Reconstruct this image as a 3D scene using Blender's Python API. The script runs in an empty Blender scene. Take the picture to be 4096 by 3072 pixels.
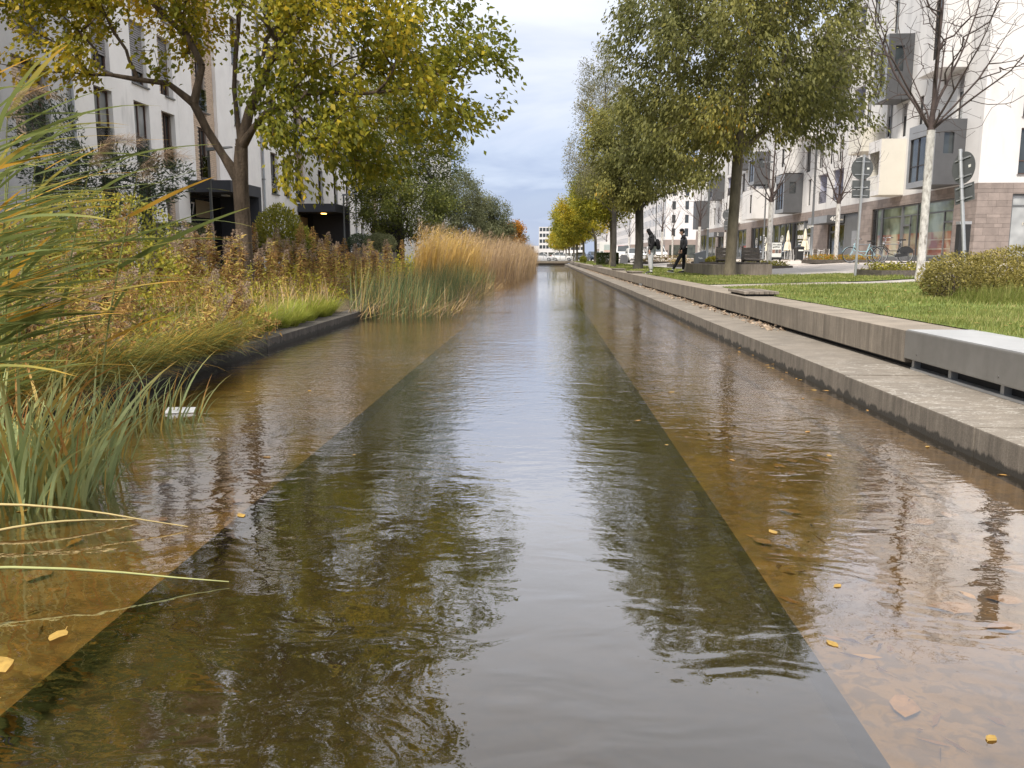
import bpy, bmesh, math, random
import numpy as np
from mathutils import Vector, Matrix
R = math.radians
sc = bpy.context.scene
COL = sc.collection
random.seed(7)

# ------------------------------------------------------------------ camera
cam_d = bpy.data.cameras.new('camera')
cam_d.sensor_width = 36.0
cam_d.lens = 29.0
cam_d.clip_start = 0.05
cam_d.clip_end = 3000.0
cam = bpy.data.objects.new('camera', cam_d)
COL.objects.link(cam)
cam.location = (0.0, 0.0, 1.25)
cam.rotation_euler = (R(90 - 8.75), 0.0, R(2.44))
sc.camera = cam

# ------------------------------------------------------------------ sky
SUN_EL, SUN_AZ = 50.0, 210.0     # azimuth of the sun, degrees clockwise from +Y
world = bpy.data.worlds.new('World')
sc.world = world
world.use_nodes = True
nt = world.node_tree
for n in list(nt.nodes):
    nt.nodes.remove(n)

def N(t, typ, **kw):
    n = t.nodes.new(typ)
    for k, v in kw.items():
        setattr(n, k, v)
    return n

def mth(t, op, a, b=None, clamp=False):
    n = t.nodes.new('ShaderNodeMath')
    n.operation = op
    n.use_clamp = clamp
    for i, v in enumerate((a, b)):
        if v is None:
            continue
        if isinstance(v, (int, float)):
            n.inputs[i].default_value = v
        else:
            t.links.new(v, n.inputs[i])
    return n.outputs[0]

def ramp(t, fac, stops):
    n = t.nodes.new('ShaderNodeValToRGB')
    e = n.color_ramp.elements
    while len(e) < len(stops):
        e.new(0.5)
    for el, (p, c) in zip(e, stops):
        el.position = p
        el.color = (c[0], c[1], c[2], 1)
    t.links.new(fac, n.inputs[0])
    return n.outputs[0]

def mixc(t, fac, a, b, typ='MIX'):
    n = t.nodes.new('ShaderNodeMix')
    n.data_type = 'RGBA'
    n.blend_type = typ
    for idx, v in ((0, fac), (6, a), (7, b)):
        if isinstance(v, (int, float)):
            n.inputs[idx].default_value = v
        elif isinstance(v, (tuple, list)):
            n.inputs[idx].default_value = (v[0], v[1], v[2], 1)
        else:
            t.links.new(v, n.inputs[idx])
    return n.outputs[2]

sky = N(nt, 'ShaderNodeTexSky', sky_type='NISHITA')
sky.sun_disc = False
sky.sun_elevation = R(SUN_EL)
sky.sun_rotation = R(SUN_AZ)
tc = N(nt, 'ShaderNodeTexCoord')
sp = N(nt, 'ShaderNodeSeparateXYZ')
nt.links.new(tc.outputs['Generated'], sp.inputs[0])
zc = mth(nt, 'MAXIMUM', sp.outputs[2], 0.0)
den = mth(nt, 'ADD', zc, 0.16)
cx = mth(nt, 'DIVIDE', sp.outputs[0], den)
cy = mth(nt, 'DIVIDE', sp.outputs[1], den)
cb = N(nt, 'ShaderNodeCombineXYZ')
nt.links.new(cx, cb.inputs[0])
nt.links.new(cy, cb.inputs[1])
nz = N(nt, 'ShaderNodeTexNoise')
nz.inputs['Scale'].default_value = 0.95
nz.inputs['Detail'].default_value = 7
nz.inputs['Roughness'].default_value = 0.55
nz.inputs['Distortion'].default_value = 0.4
nt.links.new(cb.outputs[0], nz.inputs['Vector'])
# an overcast deck: pale lavender-white overhead, slate blue towards the horizon
el = mth(nt, 'ADD', zc, mth(nt, 'MULTIPLY', mth(nt, 'SUBTRACT', nz.outputs[0], 0.5), 0.46))
deck = ramp(nt, el, [(0.0, (2.7, 3.15, 4.3)), (0.07, (2.5, 2.95, 4.2)), (0.14, (3.5, 3.95, 5.0)), (0.22, (4.9, 5.1, 5.8)), (0.32, (6.6, 6.7, 7.0)), (0.5, (7.8, 7.8, 8.0)), (1.0, (8.2, 8.2, 8.3))])
tot = mixc(nt, 0.88, sky.outputs[0], deck)
bg = N(nt, 'ShaderNodeBackground')
bg.inputs[1].default_value = 0.10
nt.links.new(tot, bg.inputs[0])
wo = N(nt, 'ShaderNodeOutputWorld')
nt.links.new(bg.outputs[0], wo.inputs[0])

# ------------------------------------------------------------------ sun
sd = bpy.data.lights.new('sun', 'SUN')
sd.energy = 3.0
sd.angle = R(12)
sd.color = (1.0, 0.92, 0.81)
so = bpy.data.objects.new('sun', sd)
COL.objects.link(so)
so.location = (-30, -40, 40)
sdir = Vector((math.sin(R(SUN_AZ)) * math.cos(R(SUN_EL)), math.cos(R(SUN_AZ)) * math.cos(R(SUN_EL)), math.sin(R(SUN_EL))))
so.rotation_euler = sdir.to_track_quat('Z', 'Y').to_euler()

vs = sc.view_settings
vs.view_transform = 'Standard'
vs.look = 'None'
vs.exposure = 0.90
vs.gamma = 1.0
vs.use_curve_mapping = False
sc.render.engine = 'CYCLES'
sc.cycles.use_denoising = True
sc.cycles.max_bounces = 8
sc.cycles.transparent_max_bounces = 12
sc.cycles.caustics_reflective = False
sc.cycles.caustics_refractive = False

# ------------------------------------------------------------------ helpers
ORG = {}          # world origin of each object that may be a parent

def tag(o, label=None, cat=None, group=None, kind=None):
    if label: o['label'] = label
    if cat: o['category'] = cat
    if group: o['group'] = group
    if kind: o['kind'] = kind
    return o

def thing(name, label, cat, loc=(0, 0, 0), group=None):
    o = bpy.data.objects.new(name, None)
    o.empty_display_size = 0.2
    COL.objects.link(o)
    o.location = loc
    ORG[o.name] = Vector(loc)
    return tag(o, label, cat, group)

def link(name, me, mat=None, parent=None, kind=None):
    o = bpy.data.objects.new(name, me)
    COL.objects.link(o)
    if mat is not None and len(me.materials) == 0:
        me.materials.append(mat)
    if parent is not None:
        o.parent = parent
        ORG[o.name] = ORG.get(parent.name, Vector((0, 0, 0)))
    else:
        ORG[o.name] = Vector((0, 0, 0))
    if kind: o['kind'] = kind
    return o

def copy_tree(o, parent=None):
    c = o.copy()
    COL.objects.link(c)
    c.parent = parent
    for ch in o.children:
        copy_tree(ch, c)
    return c

class MB:
    """collects boxes, quads and tubes; build() makes ONE mesh object, in world coordinates minus the parent's origin"""
    def __init__(s):
        s.v, s.f, s.m = [], [], []
        s.cur = 0
    def quad(s, a, b, c, d):
        i = len(s.v)
        s.v += [tuple(a), tuple(b), tuple(c), tuple(d)]
        s.f.append((i, i + 1, i + 2, i + 3)); s.m.append(s.cur)
        return s
    def poly(s, pts):
        i = len(s.v)
        s.v += [tuple(p) for p in pts]
        s.f.append(tuple(range(i, i + len(pts)))); s.m.append(s.cur)
        return s
    def box(s, x0, y0, z0, x1, y1, z1):
        i = len(s.v)
        s.v += [(x, y, z) for z in (z0, z1) for x, y in ((x0, y0), (x1, y0), (x1, y1), (x0, y1))]
        for q in ((0, 3, 2, 1), (4, 5, 6, 7), (0, 1, 5, 4), (1, 2, 6, 5), (2, 3, 7, 6), (3, 0, 4, 7)):
            s.f.append(tuple(i + k for k in q)); s.m.append(s.cur)
        return s
    def hexa(s, p):      # 8 points, bottom ring then top ring
        i = len(s.v)
        s.v += [tuple(q) for q in p]
        for q in ((0, 3, 2, 1), (4, 5, 6, 7), (0, 1, 5, 4), (1, 2, 6, 5), (2, 3, 7, 6), (3, 0, 4, 7)):
            s.f.append(tuple(i + k for k in q)); s.m.append(s.cur)
        return s
    def tube(s, pts, rad, n=8, cap=True):
        pts = [Vector(p) for p in pts]
        if isinstance(rad, (int, float)):
            rad = [rad] * len(pts)
        rings = []
        for k, p in enumerate(pts):
            d = (pts[min(k + 1, len(pts) - 1)] - pts[max(k - 1, 0)])
            d = d.normalized() if d.length > 1e-9 else Vector((0, 0, 1))
            up = Vector((0, 0, 1)) if abs(d.z) < 0.95 else Vector((0, 1, 0))
            a = d.cross(up).normalized(); b = d.cross(a)
            i = len(s.v)
            for j in range(n):
                t = 2 * math.pi * j / n
                q = p + (a * math.cos(t) + b * math.sin(t)) * rad[k]
                s.v.append(tuple(q))
            rings.append(i)
        for r0, r1 in zip(rings, rings[1:]):
            for j in range(n):
                s.f.append((r0 + j, r0 + (j + 1) % n, r1 + (j + 1) % n, r1 + j)); s.m.append(s.cur)
        if cap:
            s.f.append(tuple(rings[0] + j for j in range(n))); s.m.append(s.cur)
            s.f.append(tuple(rings[-1] + n - 1 - j for j in range(n))); s.m.append(s.cur)
        return s
    def ring(s, c, axis, r, t, n=28, m=6):     # torus
        axis = Vector(axis).normalized()
        up = Vector((0, 0, 1)) if abs(axis.z) < 0.9 else Vector((1, 0, 0))
        a = axis.cross(up).normalized(); b = axis.cross(a)
        i = len(s.v)
        c = Vector(c)
        for k in range(n):
            u = 2 * math.pi * k / n
            e = a * math.cos(u) + b * math.sin(u)
            for j in range(m):
                w = 2 * math.pi * j / m
                s.v.append(tuple(c + e * (r + t * math.cos(w)) + axis * t * math.sin(w)))
        for k in range(n):
            for j in range(m):
                s.f.append((i + k * m + j, i + ((k + 1) % n) * m + j, i + ((k + 1) % n) * m + (j + 1) % m, i + k * m + (j + 1) % m)); s.m.append(s.cur)
        return s
    def lathe(s, c, prof, n=16):
        i = len(s.v)
        for r, z in prof:
            for j in range(n):
                t = 2 * math.pi * j / n
                s.v.append((c[0] + r * math.cos(t), c[1] + r * math.sin(t), c[2] + z))
        for k in range(len(prof) - 1):
            for j in range(n):
                s.f.append((i + k * n + j, i + k * n + (j + 1) % n, i + (k + 1) * n + (j + 1) % n, i + (k + 1) * n + j)); s.m.append(s.cur)
        s.f.append(tuple(i + n - 1 - j for j in range(n))); s.m.append(s.cur)
        s.f.append(tuple(i + (len(prof) - 1) * n + j for j in range(n))); s.m.append(s.cur)
        return s
    def mesh(s, name, mats=None, off=(0, 0, 0)):
        me = bpy.data.meshes.new(name)
        ox, oy, oz = off
        me.from_pydata([(x - ox, y - oy, z - oz) for x, y, z in s.v], [], s.f)
        for m in (mats if isinstance(mats, (list, tuple)) else [mats]):
            if m is not None:
                me.materials.append(m)
        if max(s.m, default=0) > 0:
            me.polygons.foreach_set('material_index', s.m)
        return me
    def build(s, name, mat, parent=None, kind=None, smooth=False, bevel=0):
        off = ORG.get(parent.name, Vector((0, 0, 0))) if parent is not None else (0, 0, 0)
        me = s.mesh(name, mat, off)
        if bevel:
            bm = bmesh.new(); bm.from_mesh(me)
            bmesh.ops.bevel(bm, geom=bm.edges[:], offset=bevel, segments=2, affect='EDGES', profile=0.7)
            bm.to_mesh(me); bm.free()
        if smooth:
            me.polygons.foreach_set('use_smooth', [True] * len(me.polygons))
        return link(name, me, None, parent, kind)

def np_mesh(name, verts, quads, mat, tint=None, smooth=False):
    """verts (n,3), quads (m,k) numpy, optional per-vertex tint"""
    me = bpy.data.meshes.new(name)
    n, (m, k) = len(verts), quads.shape
    me.vertices.add(n)
    me.vertices.foreach_set('co', np.ascontiguousarray(verts, dtype=np.float32).ravel())
    me.loops.add(m * k)
    me.loops.foreach_set('vertex_index', np.ascontiguousarray(quads, dtype=np.int32).ravel())
    me.polygons.add(m)
    me.polygons.foreach_set('loop_start', np.arange(0, m * k, k, dtype=np.int32))
    me.polygons.foreach_set('loop_total', np.full(m, k, dtype=np.int32))
    if smooth:
        me.polygons.foreach_set('use_smooth', np.ones(m, dtype=bool))
    if tint is not None:
        at = me.attributes.new('tint', 'FLOAT', 'POINT')
        at.data.foreach_set('value', np.ascontiguousarray(tint, dtype=np.float32))
    me.materials.append(mat)
    me.update(calc_edges=True)
    return me

# ------------------------------------------------------------------ materials
MATS = {}
def base_mat(name):
    m = bpy.data.materials.new(name)
    m.use_nodes = True
    MATS[name] = m
    t = m.node_tree
    b = t.nodes['Principled BSDF']
    return m, t, b

def pm(name, col, rough=0.7, var=0.12, scale=3.0, bump=0.0, bscale=40.0, metal=0.0, spec=0.4, rnd=0.0, stretch=(1, 1, 1), dirt=None):
    """procedural principled: two octaves of world-space noise on the colour, optional per-object variation, bump and dirt"""
    m, t, b = base_mat(name)
    g = N(t, 'ShaderNodeNewGeometry')
    mp = N(t, 'ShaderNodeMapping')
    mp.inputs['Scale'].default_value = stretch
    t.links.new(g.outputs['Position'], mp.inputs[0])
    n1 = N(t, 'ShaderNodeTexNoise')
    n1.inputs['Scale'].default_value = scale
    n1.inputs['Detail'].default_value = 8
    n1.inputs['Roughness'].default_value = 0.65
    t.links.new(mp.outputs[0], n1.inputs['Vector'])
    lo = tuple(c * (1 - 1.6 * var) for c in col); hi = tuple(min(1, c * (1 + 1.6 * var)) for c in col)
    c = ramp(t, n1.outputs[0], [(0.28, lo), (0.72, hi)])
    if rnd:
        oi = N(t, 'ShaderNodeObjectInfo')
        k = mth(t, 'ADD', mth(t, 'MULTIPLY', oi.outputs['Random'], 2 * rnd), 1 - rnd)
        cc = N(t, 'ShaderNodeCombineColor')
        for i in range(3):
            t.links.new(k, cc.inputs[i])
        c = mixc(t, 1.0, c, cc.outputs[0], 'MULTIPLY')
    if dirt:
        n3 = N(t, 'ShaderNodeTexNoise')
        n3.inputs['Scale'].default_value = dirt[1]
        n3.inputs['Detail'].default_value = 6
        mp3 = N(t, 'ShaderNodeMapping')
        mp3.inputs['Scale'].default_value = dirt[2]
        t.links.new(g.outputs['Position'], mp3.inputs[0])
        t.links.new(mp3.outputs[0], n3.inputs['Vector'])
        f = ramp(t, n3.outputs[0], [(dirt[3], (0, 0, 0)), (dirt[4], (1, 1, 1))])
        c = mixc(t, f, c, dirt[0])
    t.links.new(c, b.inputs['Base Color'])
    b.inputs['Roughness'].default_value = rough
    b.inputs['Metallic'].default_value = metal
    b.inputs['Specular IOR Level'].default_value = spec
    if bump:
        n2 = N(t, 'ShaderNodeTexNoise')
        n2.inputs['Scale'].default_value = bscale
        n2.inputs['Detail'].default_value = 6
        t.links.new(g.outputs['Position'], n2.inputs['Vector'])
        bp = N(t, 'ShaderNodeBump')
        bp.inputs['Strength'].default_value = 1.0
        bp.inputs['Distance'].default_value = bump
        t.links.new(n2.outputs[0], bp.inputs['Height'])
        t.links.new(bp.outputs[0], b.inputs['Normal'])
    return m

def leaf_mat(name, stops, trans=0.35, rough=0.55):
    """foliage: colour by the per-leaf tint attribute, part diffuse, part translucent"""
    m, t, b = base_mat(name)
    at = N(t, 'ShaderNodeAttribute')
    at.attribute_name = 'tint'
    c = ramp(t, at.outputs['Fac'], stops)
    t.links.new(c, b.inputs['Base Color'])
    b.inputs['Roughness'].default_value = rough
    b.inputs['Specular IOR Level'].default_value = 0.3
    tr = N(t, 'ShaderNodeBsdfTranslucent')
    t.links.new(c, tr.inputs[0])
    mx = N(t, 'ShaderNodeMixShader')
    mx.inputs[0].default_value = trans
    t.links.new(b.outputs[0], mx.inputs[1])
    t.links.new(tr.outputs[0], mx.inputs[2])
    t.links.new(mx.outputs[0], t.nodes['Material Output'].inputs[0])
    return m

def glass_mat(name, tint, rough=0.03, spec=0.8, ior=1.5):
    m, t, b = base_mat(name)
    g = N(t, 'ShaderNodeNewGeometry')
    n1 = N(t, 'ShaderNodeTexNoise')
    n1.inputs['Scale'].default_value = 0.9
    t.links.new(g.outputs['Position'], n1.inputs['Vector'])
    c = ramp(t, n1.outputs[0], [(0.3, tuple(x * 0.5 for x in tint)), (0.75, tuple(x * 1.6 for x in tint))])
    t.links.new(c, b.inputs['Base Color'])
    b.inputs['Roughness'].default_value = rough
    b.inputs['IOR'].default_value = ior
    b.inputs['Specular IOR Level'].default_value = spec
    n2 = N(t, 'ShaderNodeTexNoise')
    n2.inputs['Scale'].default_value = 1.7
    t.links.new(g.outputs['Position'], n2.inputs['Vector'])
    bp = N(t, 'ShaderNodeBump')
    bp.inputs['Distance'].default_value = 0.006
    t.links.new(n2.outputs[0], bp.inputs['Height'])
    t.links.new(bp.outputs[0], b.inputs['Normal'])
    return m

M = {}
M['plaster'] = pm('pale grey plaster', (0.84, 0.82, 0.80), 0.9, 0.04, 1.2, 0.002, 60, dirt=((0.42, 0.42, 0.41), 1.3, (1, 1.6, 0.35), 0.60, 0.95))
M['plaster2'] = pm('grey plaster', (0.55, 0.55, 0.56), 0.9, 0.05, 1.2, 0.002, 60, dirt=((0.33, 0.33, 0.33), 1.3, (1, 1.6, 0.3), 0.58, 0.95))
M['white'] = pm('white render', (0.58, 0.57, 0.56), 0.9, 0.03, 1.0, 0.0015, 60, dirt=((0.36, 0.36, 0.36), 0.9, (1.2, 1.2, 0.3), 0.52, 0.95))
M['cream'] = pm('cream panel', (0.58, 0.555, 0.49), 0.7, 0.03, 1.0)
M['bay_dark'] = pm('charcoal metal panel', (0.075, 0.077, 0.082), 0.5, 0.08, 1.3)
M['bay_grey'] = pm('mid grey metal panel', (0.22, 0.23, 0.245), 0.5, 0.08, 1.3)
M['lav'] = pm('lavender loggia wall', (0.40, 0.41, 0.50), 0.8, 0.05, 1.0)
M['stone'] = pm('brown stone panel', (0.225, 0.188, 0.170), 0.75, 0.12, 2.2, 0.001, 80, rnd=0.16)
M['joint'] = pm('dark joint', (0.13, 0.105, 0.092), 0.9, 0.1, 2.0)
M['brick'] = pm('pale clinker brick', (0.64, 0.50, 0.38), 0.85, 0.12, 9.0, 0.002, 120, rnd=0.18)
M['mortar'] = pm('grey mortar', (0.30, 0.26, 0.23), 0.95, 0.1, 6.0)
M['frame'] = pm('dark window frame', (0.035, 0.03, 0.03), 0.45, 0.1, 2.0)
M['frame_br'] = pm('brown window frame', (0.075, 0.042, 0.03), 0.5, 0.12, 4.0)
M['frame_gr'] = pm('grey aluminium frame', (0.11, 0.115, 0.12), 0.45, 0.06, 2.0)
M['glass'] = glass_mat('window glass', (0.035, 0.042, 0.045))
M['glass_lt'] = glass_mat('curtained window glass', (0.28, 0.29, 0.29), 0.05)
M['shop'] = glass_mat('shop window glass', (0.045, 0.05, 0.04))
M['blind'] = pm('slatted blind', (0.26, 0.25, 0.25), 0.6, 0.05, 2.0)
M['sill'] = pm('metal sill', (0.13, 0.125, 0.12), 0.4, 0.05, 2.0)
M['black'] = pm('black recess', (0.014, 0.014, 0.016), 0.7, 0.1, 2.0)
M['portal'] = pm('dark grey render', (0.045, 0.047, 0.055), 0.85, 0.1, 1.0, 0.002, 50)
M['pipe'] = pm('zinc downpipe', (0.24, 0.25, 0.26), 0.45, 0.1, 3.0, metal=0.3)
M['post'] = pm('grey painted steel', (0.16, 0.17, 0.18), 0.45, 0.08, 3.0, metal=0.2)
M['galv'] = pm('galvanised steel', (0.36, 0.37, 0.38), 0.42, 0.10, 5.0, metal=0.5)
M['sign_back'] = pm('dark grey sign back', (0.085, 0.09, 0.092), 0.5, 0.1, 4.0)
M['sticker'] = pm('white sticker', (0.7, 0.7, 0.66), 0.6, 0.1, 20.0)
M['pave'] = None
M['wood'] = pm('weathered grey timber', (0.17, 0.145, 0.12), 0.85, 0.28, 3.0, 0.003, 50, rnd=0.2, stretch=(6, 1, 6))
M['wood_dk'] = pm('dark weathered timber', (0.085, 0.073, 0.062), 0.85, 0.28, 3.0, 0.003, 50, rnd=0.2, stretch=(6, 1, 6))
M['bark'] = pm('brown furrowed bark', (0.105, 0.078, 0.055), 0.95, 0.35, 9.0, 0.02, 26, stretch=(1, 1, 0.22))
M['bark2'] = pm('olive grey bark', (0.115, 0.098, 0.07), 0.95, 0.25, 7.0, 0.012, 22, stretch=(1, 1, 0.35))
M['bark_dk'] = pm('dark bark', (0.055, 0.05, 0.043), 0.95, 0.3, 8.0, 0.015, 25, stretch=(1, 1, 0.3))
M['twig'] = pm('dark twig bark', (0.062, 0.046, 0.042), 0.9, 0.25, 6.0)
M['limewash'] = pm('limewashed bark', (0.48, 0.465, 0.44), 0.95, 0.22, 14.0, 0.014, 40, stretch=(1, 1, 0.5), dirt=((0.22, 0.2, 0.18), 14.0, (1, 1, 0.4), 0.54, 0.68))
M['soil'] = pm('dark soil', (0.06, 0.047, 0.033), 0.98, 0.3, 6.0, 0.02, 30)
M['rubber'] = pm('black rubber', (0.018, 0.018, 0.018), 0.75, 0.1, 5.0)
M['chrome'] = pm('bright steel', (0.55, 0.56, 0.58), 0.25, 0.05, 5.0, metal=0.9)
M['w_paint'] = pm('white paint', (0.62, 0.62, 0.62), 0.35, 0.02, 2.0, spec=0.5)
M['blk_plastic'] = pm('black plastic', (0.02, 0.021, 0.022), 0.5, 0.1, 5.0)
# ------------------------------------------------------------------ ground, canal and water
def gz(x):
    """height of the right bank's ground at lateral distance x"""
    if x < 4.0: return 0.56
    if x < 8.0: return 0.56 + (x - 4.0) * 0.025
    if x < 14.0: return 0.66 + (x - 8.0) * 0.34 / 6.0
    return 1.0

def paving_mat(name, col, bw, bh, gap, var=0.07, jd=0.5, rot=0.0, offset=0.5):
    """slab paving: brick texture in world xy for the joints, noise for wear"""
    m, t, b = base_mat(name)
    g = N(t, 'ShaderNodeNewGeometry')
    mp = N(t, 'ShaderNodeMapping')
    mp.inputs['Rotation'].default_value = (0, 0, rot)
    t.links.new(g.outputs['Position'], mp.inputs[0])
    br = N(t, 'ShaderNodeTexBrick')
    br.inputs['Scale'].default_value = 1.0
    br.inputs['Brick Width'].default_value = bw
    br.inputs['Row Height'].default_value = bh
    br.inputs['Mortar Size'].default_value = gap
    br.inputs['Mortar Smooth'].default_value = 0.3
    br.offset = offset
    br.inputs['Color1'].default_value = (*[c * (1 - var) for c in col], 1)
    br.inputs['Color2'].default_value = (*[c * (1 + var) for c in col], 1)
    br.inputs['Mortar'].default_value = (*[c * jd for c in col], 1)
    t.links.new(mp.outputs[0], br.inputs['Vector'])
    n1 = N(t, 'ShaderNodeTexNoise')
    n1.inputs['Scale'].default_value = 1.3
    n1.inputs['Detail'].default_value = 8
    t.links.new(g.outputs['Position'], n1.inputs['Vector'])
    w = ramp(t, n1.outputs[0], [(0.3, (0.72, 0.71, 0.70)), (0.7, (1.12, 1.12, 1.12))])
    c = mixc(t, 1.0, br.outputs['Color'], w, 'MULTIPLY')
    t.links.new(c, b.inputs['Base Color'])
    b.inputs['Roughness'].default_value = 0.85
    bp = N(t, 'ShaderNodeBump')
    bp.inputs['Distance'].default_value = 0.004
    t.links.new(mth(t, 'SUBTRACT', 1.0, br.outputs['Fac']), bp.inputs['Height'])
    t.links.new(bp.outputs[0], b.inputs['Normal'])
    return m

def concrete_mat(name, col, streak, wet=None, lines=False):
    """board-marked concrete: speckle, run-off streaks down the face, algae line where water has stood"""
    m, t, b = base_mat(name)
    g = N(t, 'ShaderNodeNewGeometry')
    def nz_(scale, stretch, det=8, ro=0.65):
        mp = N(t, 'ShaderNodeMapping'); mp.inputs['Scale'].default_value = stretch
        t.links.new(g.outputs['Position'], mp.inputs[0])
        n = N(t, 'ShaderNodeTexNoise'); n.inputs['Scale'].default_value = scale
        n.inputs['Detail'].default_value = det; n.inputs['Roughness'].default_value = ro
        t.links.new(mp.outputs[0], n.inputs['Vector'])
        return n.outputs[0]
    c = ramp(t, nz_(2.2, (1, 1, 1)), [(0.3, tuple(x * 0.72 for x in col)), (0.7, tuple(x * 1.22 for x in col))])
    sp_ = ramp(t, nz_(95, (1, 1, 1), 3), [(0.35, (0.80, 0.80, 0.80)), (0.65, (1.15, 1.15, 1.15))])
    c = mixc(t, 1.0, c, sp_, 'MULTIPLY')
    nrm = N(t, 'ShaderNodeSeparateXYZ'); t.links.new(g.outputs['Normal'], nrm.inputs[0])
    side = mth(t, 'SUBTRACT', 1.0, mth(t, 'ABSOLUTE', nrm.outputs[2]), clamp=True)
    s1 = ramp(t, nz_(5.0, (2.2, 2.2, 0.12), 7, 0.7), [(0.38, (0, 0, 0)), (0.62, (1, 1, 1))])
    f = mth(t, 'MULTIPLY', s1, mth(t, 'MULTIPLY', side, streak))
    c = mixc(t, f, c, tuple(x * 0.30 for x in col))
    s2 = ramp(t, nz_(9.0, (2.5, 2.5, 0.10), 6, 0.7), [(0.60, (0, 0, 0)), (0.72, (1, 1, 1))])
    c = mixc(t, mth(t, 'MULTIPLY', s2, mth(t, 'MULTIPLY', side, streak * 0.7)), c, tuple(min(1, x * 1.7) for x in col))
    if wet is not None:
        z = N(t, 'ShaderNodeSeparateXYZ'); t.links.new(g.outputs['Position'], z.inputs[0])
        h = mth(t, 'ADD', z.outputs[2], mth(t, 'MULTIPLY', mth(t, 'SUBTRACT', nz_(6.0, (1, 1, 0.25)), 0.5), 0.22))
        k = N(t, 'ShaderNodeMapRange'); k.inputs[1].default_value = wet; k.inputs[2].default_value = wet + 0.02
        k.inputs[3].default_value = 0.93; k.inputs[4].default_value = 0.0
        t.links.new(h, k.inputs[0])
        c = mixc(t, k.outputs[0], c, (0.022, 0.02, 0.016))
    if lines:       # pale chalky splash marks
        wv = ramp(t, nz_(3.0, (0.9, 2.6, 1), 5, 0.6), [(0.49, (0, 0, 0)), (0.5, (1, 1, 1)), (0.515, (0, 0, 0))])
        msk = ramp(t, nz_(0.5, (1, 1, 1), 2), [(0.45, (0, 0, 0)), (0.62, (0.7, 0.7, 0.7))])
        c = mixc(t, mth(t, 'MULTIPLY', mth(t, 'MULTIPLY', wv, msk), mth(t, 'SUBTRACT', 1.0, side)), c, (0.6, 0.58, 0.53))
    t.links.new(c, b.inputs['Base Color'])
    b.inputs['Roughness'].default_value = 0.9
    bp = N(t, 'ShaderNodeBump'); bp.inputs['Distance'].default_value = 0.003
    t.links.new(nz_(60, (1, 1, 1), 5), bp.inputs['Height'])
    t.links.new(bp.outputs[0], b.inputs['Normal'])
    return m

M['conc'] = concrete_mat('streaked concrete', (0.235, 0.20, 0.16), 0.6)
M['conc_step'] = concrete_mat('stained step concrete', (0.195, 0.17, 0.14), 0.6, wet=0.035, lines=True)
M['conc_kerb'] = concrete_mat('dark kerb concrete', (0.085, 0.075, 0.065), 0.7, wet=0.05)
M['pave'] = paving_mat('grey slab paving', (0.36, 0.335, 0.315), 0.9, 0.6, 0.012, 0.05, 0.62)
M['pave_lt'] = paving_mat('pale small paving', (0.53, 0.475, 0.43), 0.22, 0.22, 0.012, 0.05, 0.75)
M['cobble'] = paving_mat('small cobbles', (0.42, 0.375, 0.33), 0.11, 0.09, 0.012, 0.14, 0.5)
M['turf'] = pm('turf ground', (0.11, 0.15, 0.025), 0.95, 0.3, 2.0, 0.02, 40)
M['earth'] = pm('leafy planting soil', (0.10, 0.078, 0.04), 0.98, 0.35, 5.0, 0.03, 25)

# canal bed with a deeper channel along the middle
def bed_mat(name, col, dk, leafy=0.0):
    m, t, b = base_mat(name)
    g = N(t, 'ShaderNodeNewGeometry')
    n1 = N(t, 'ShaderNodeTexNoise'); n1.inputs['Scale'].default_value = 1.6; n1.inputs['Detail'].default_value = 9
    n1.inputs['Roughness'].default_value = 0.75
    t.links.new(g.outputs['Position'], n1.inputs['Vector'])
    c = ramp(t, n1.outputs[0], [(0.36, dk), (0.52, col), (0.70, tuple(min(1, x * 1.45) for x in col))])
    n5 = N(t, 'ShaderNodeTexNoise'); n5.inputs['Scale'].default_value = 13.0; n5.inputs['Detail'].default_value = 6; n5.inputs['Distortion'].default_value = 1.5
    t.links.new(g.outputs['Position'], n5.inputs['Vector'])
    c = mixc(t, ramp(t, n5.outputs[0], [(0.50, (0, 0, 0)), (0.60, (0.75, 0.75, 0.75))]), c, dk)
    if leafy:
        vo = N(t, 'ShaderNodeTexVoronoi'); vo.inputs['Scale'].default_value = 9.0
        vo.inputs['Randomness'].default_value = 1.0
        mp = N(t, 'ShaderNodeMapping'); mp.inputs['Scale'].default_value = (1.0, 0.6, 1.0); mp.inputs['Rotation'].default_value = (0, 0, 0.6)
        t.links.new(g.outputs['Position'], mp.inputs[0]); t.links.new(mp.outputs[0], vo.inputs['Vector'])
        f = ramp(t, vo.outputs['Distance'], [(0.22, (leafy, leafy, leafy)), (0.34, (0, 0, 0))])
        c = mixc(t, f, c, dk)
    t.links.new(c, b.inputs['Base Color'])
    b.inputs['Roughness'].default_value = 0.95
    return m
M['shelf'] = bed_mat('ochre silt', (0.175, 0.108, 0.036), (0.085, 0.052, 0.018), 0.7)
M['chan'] = bed_mat('channel bed darkened for depth', (0.019, 0.0135, 0.005), (0.009, 0.007, 0.003))  # near-black floor colour stands in for light absorbed by deeper water

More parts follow.
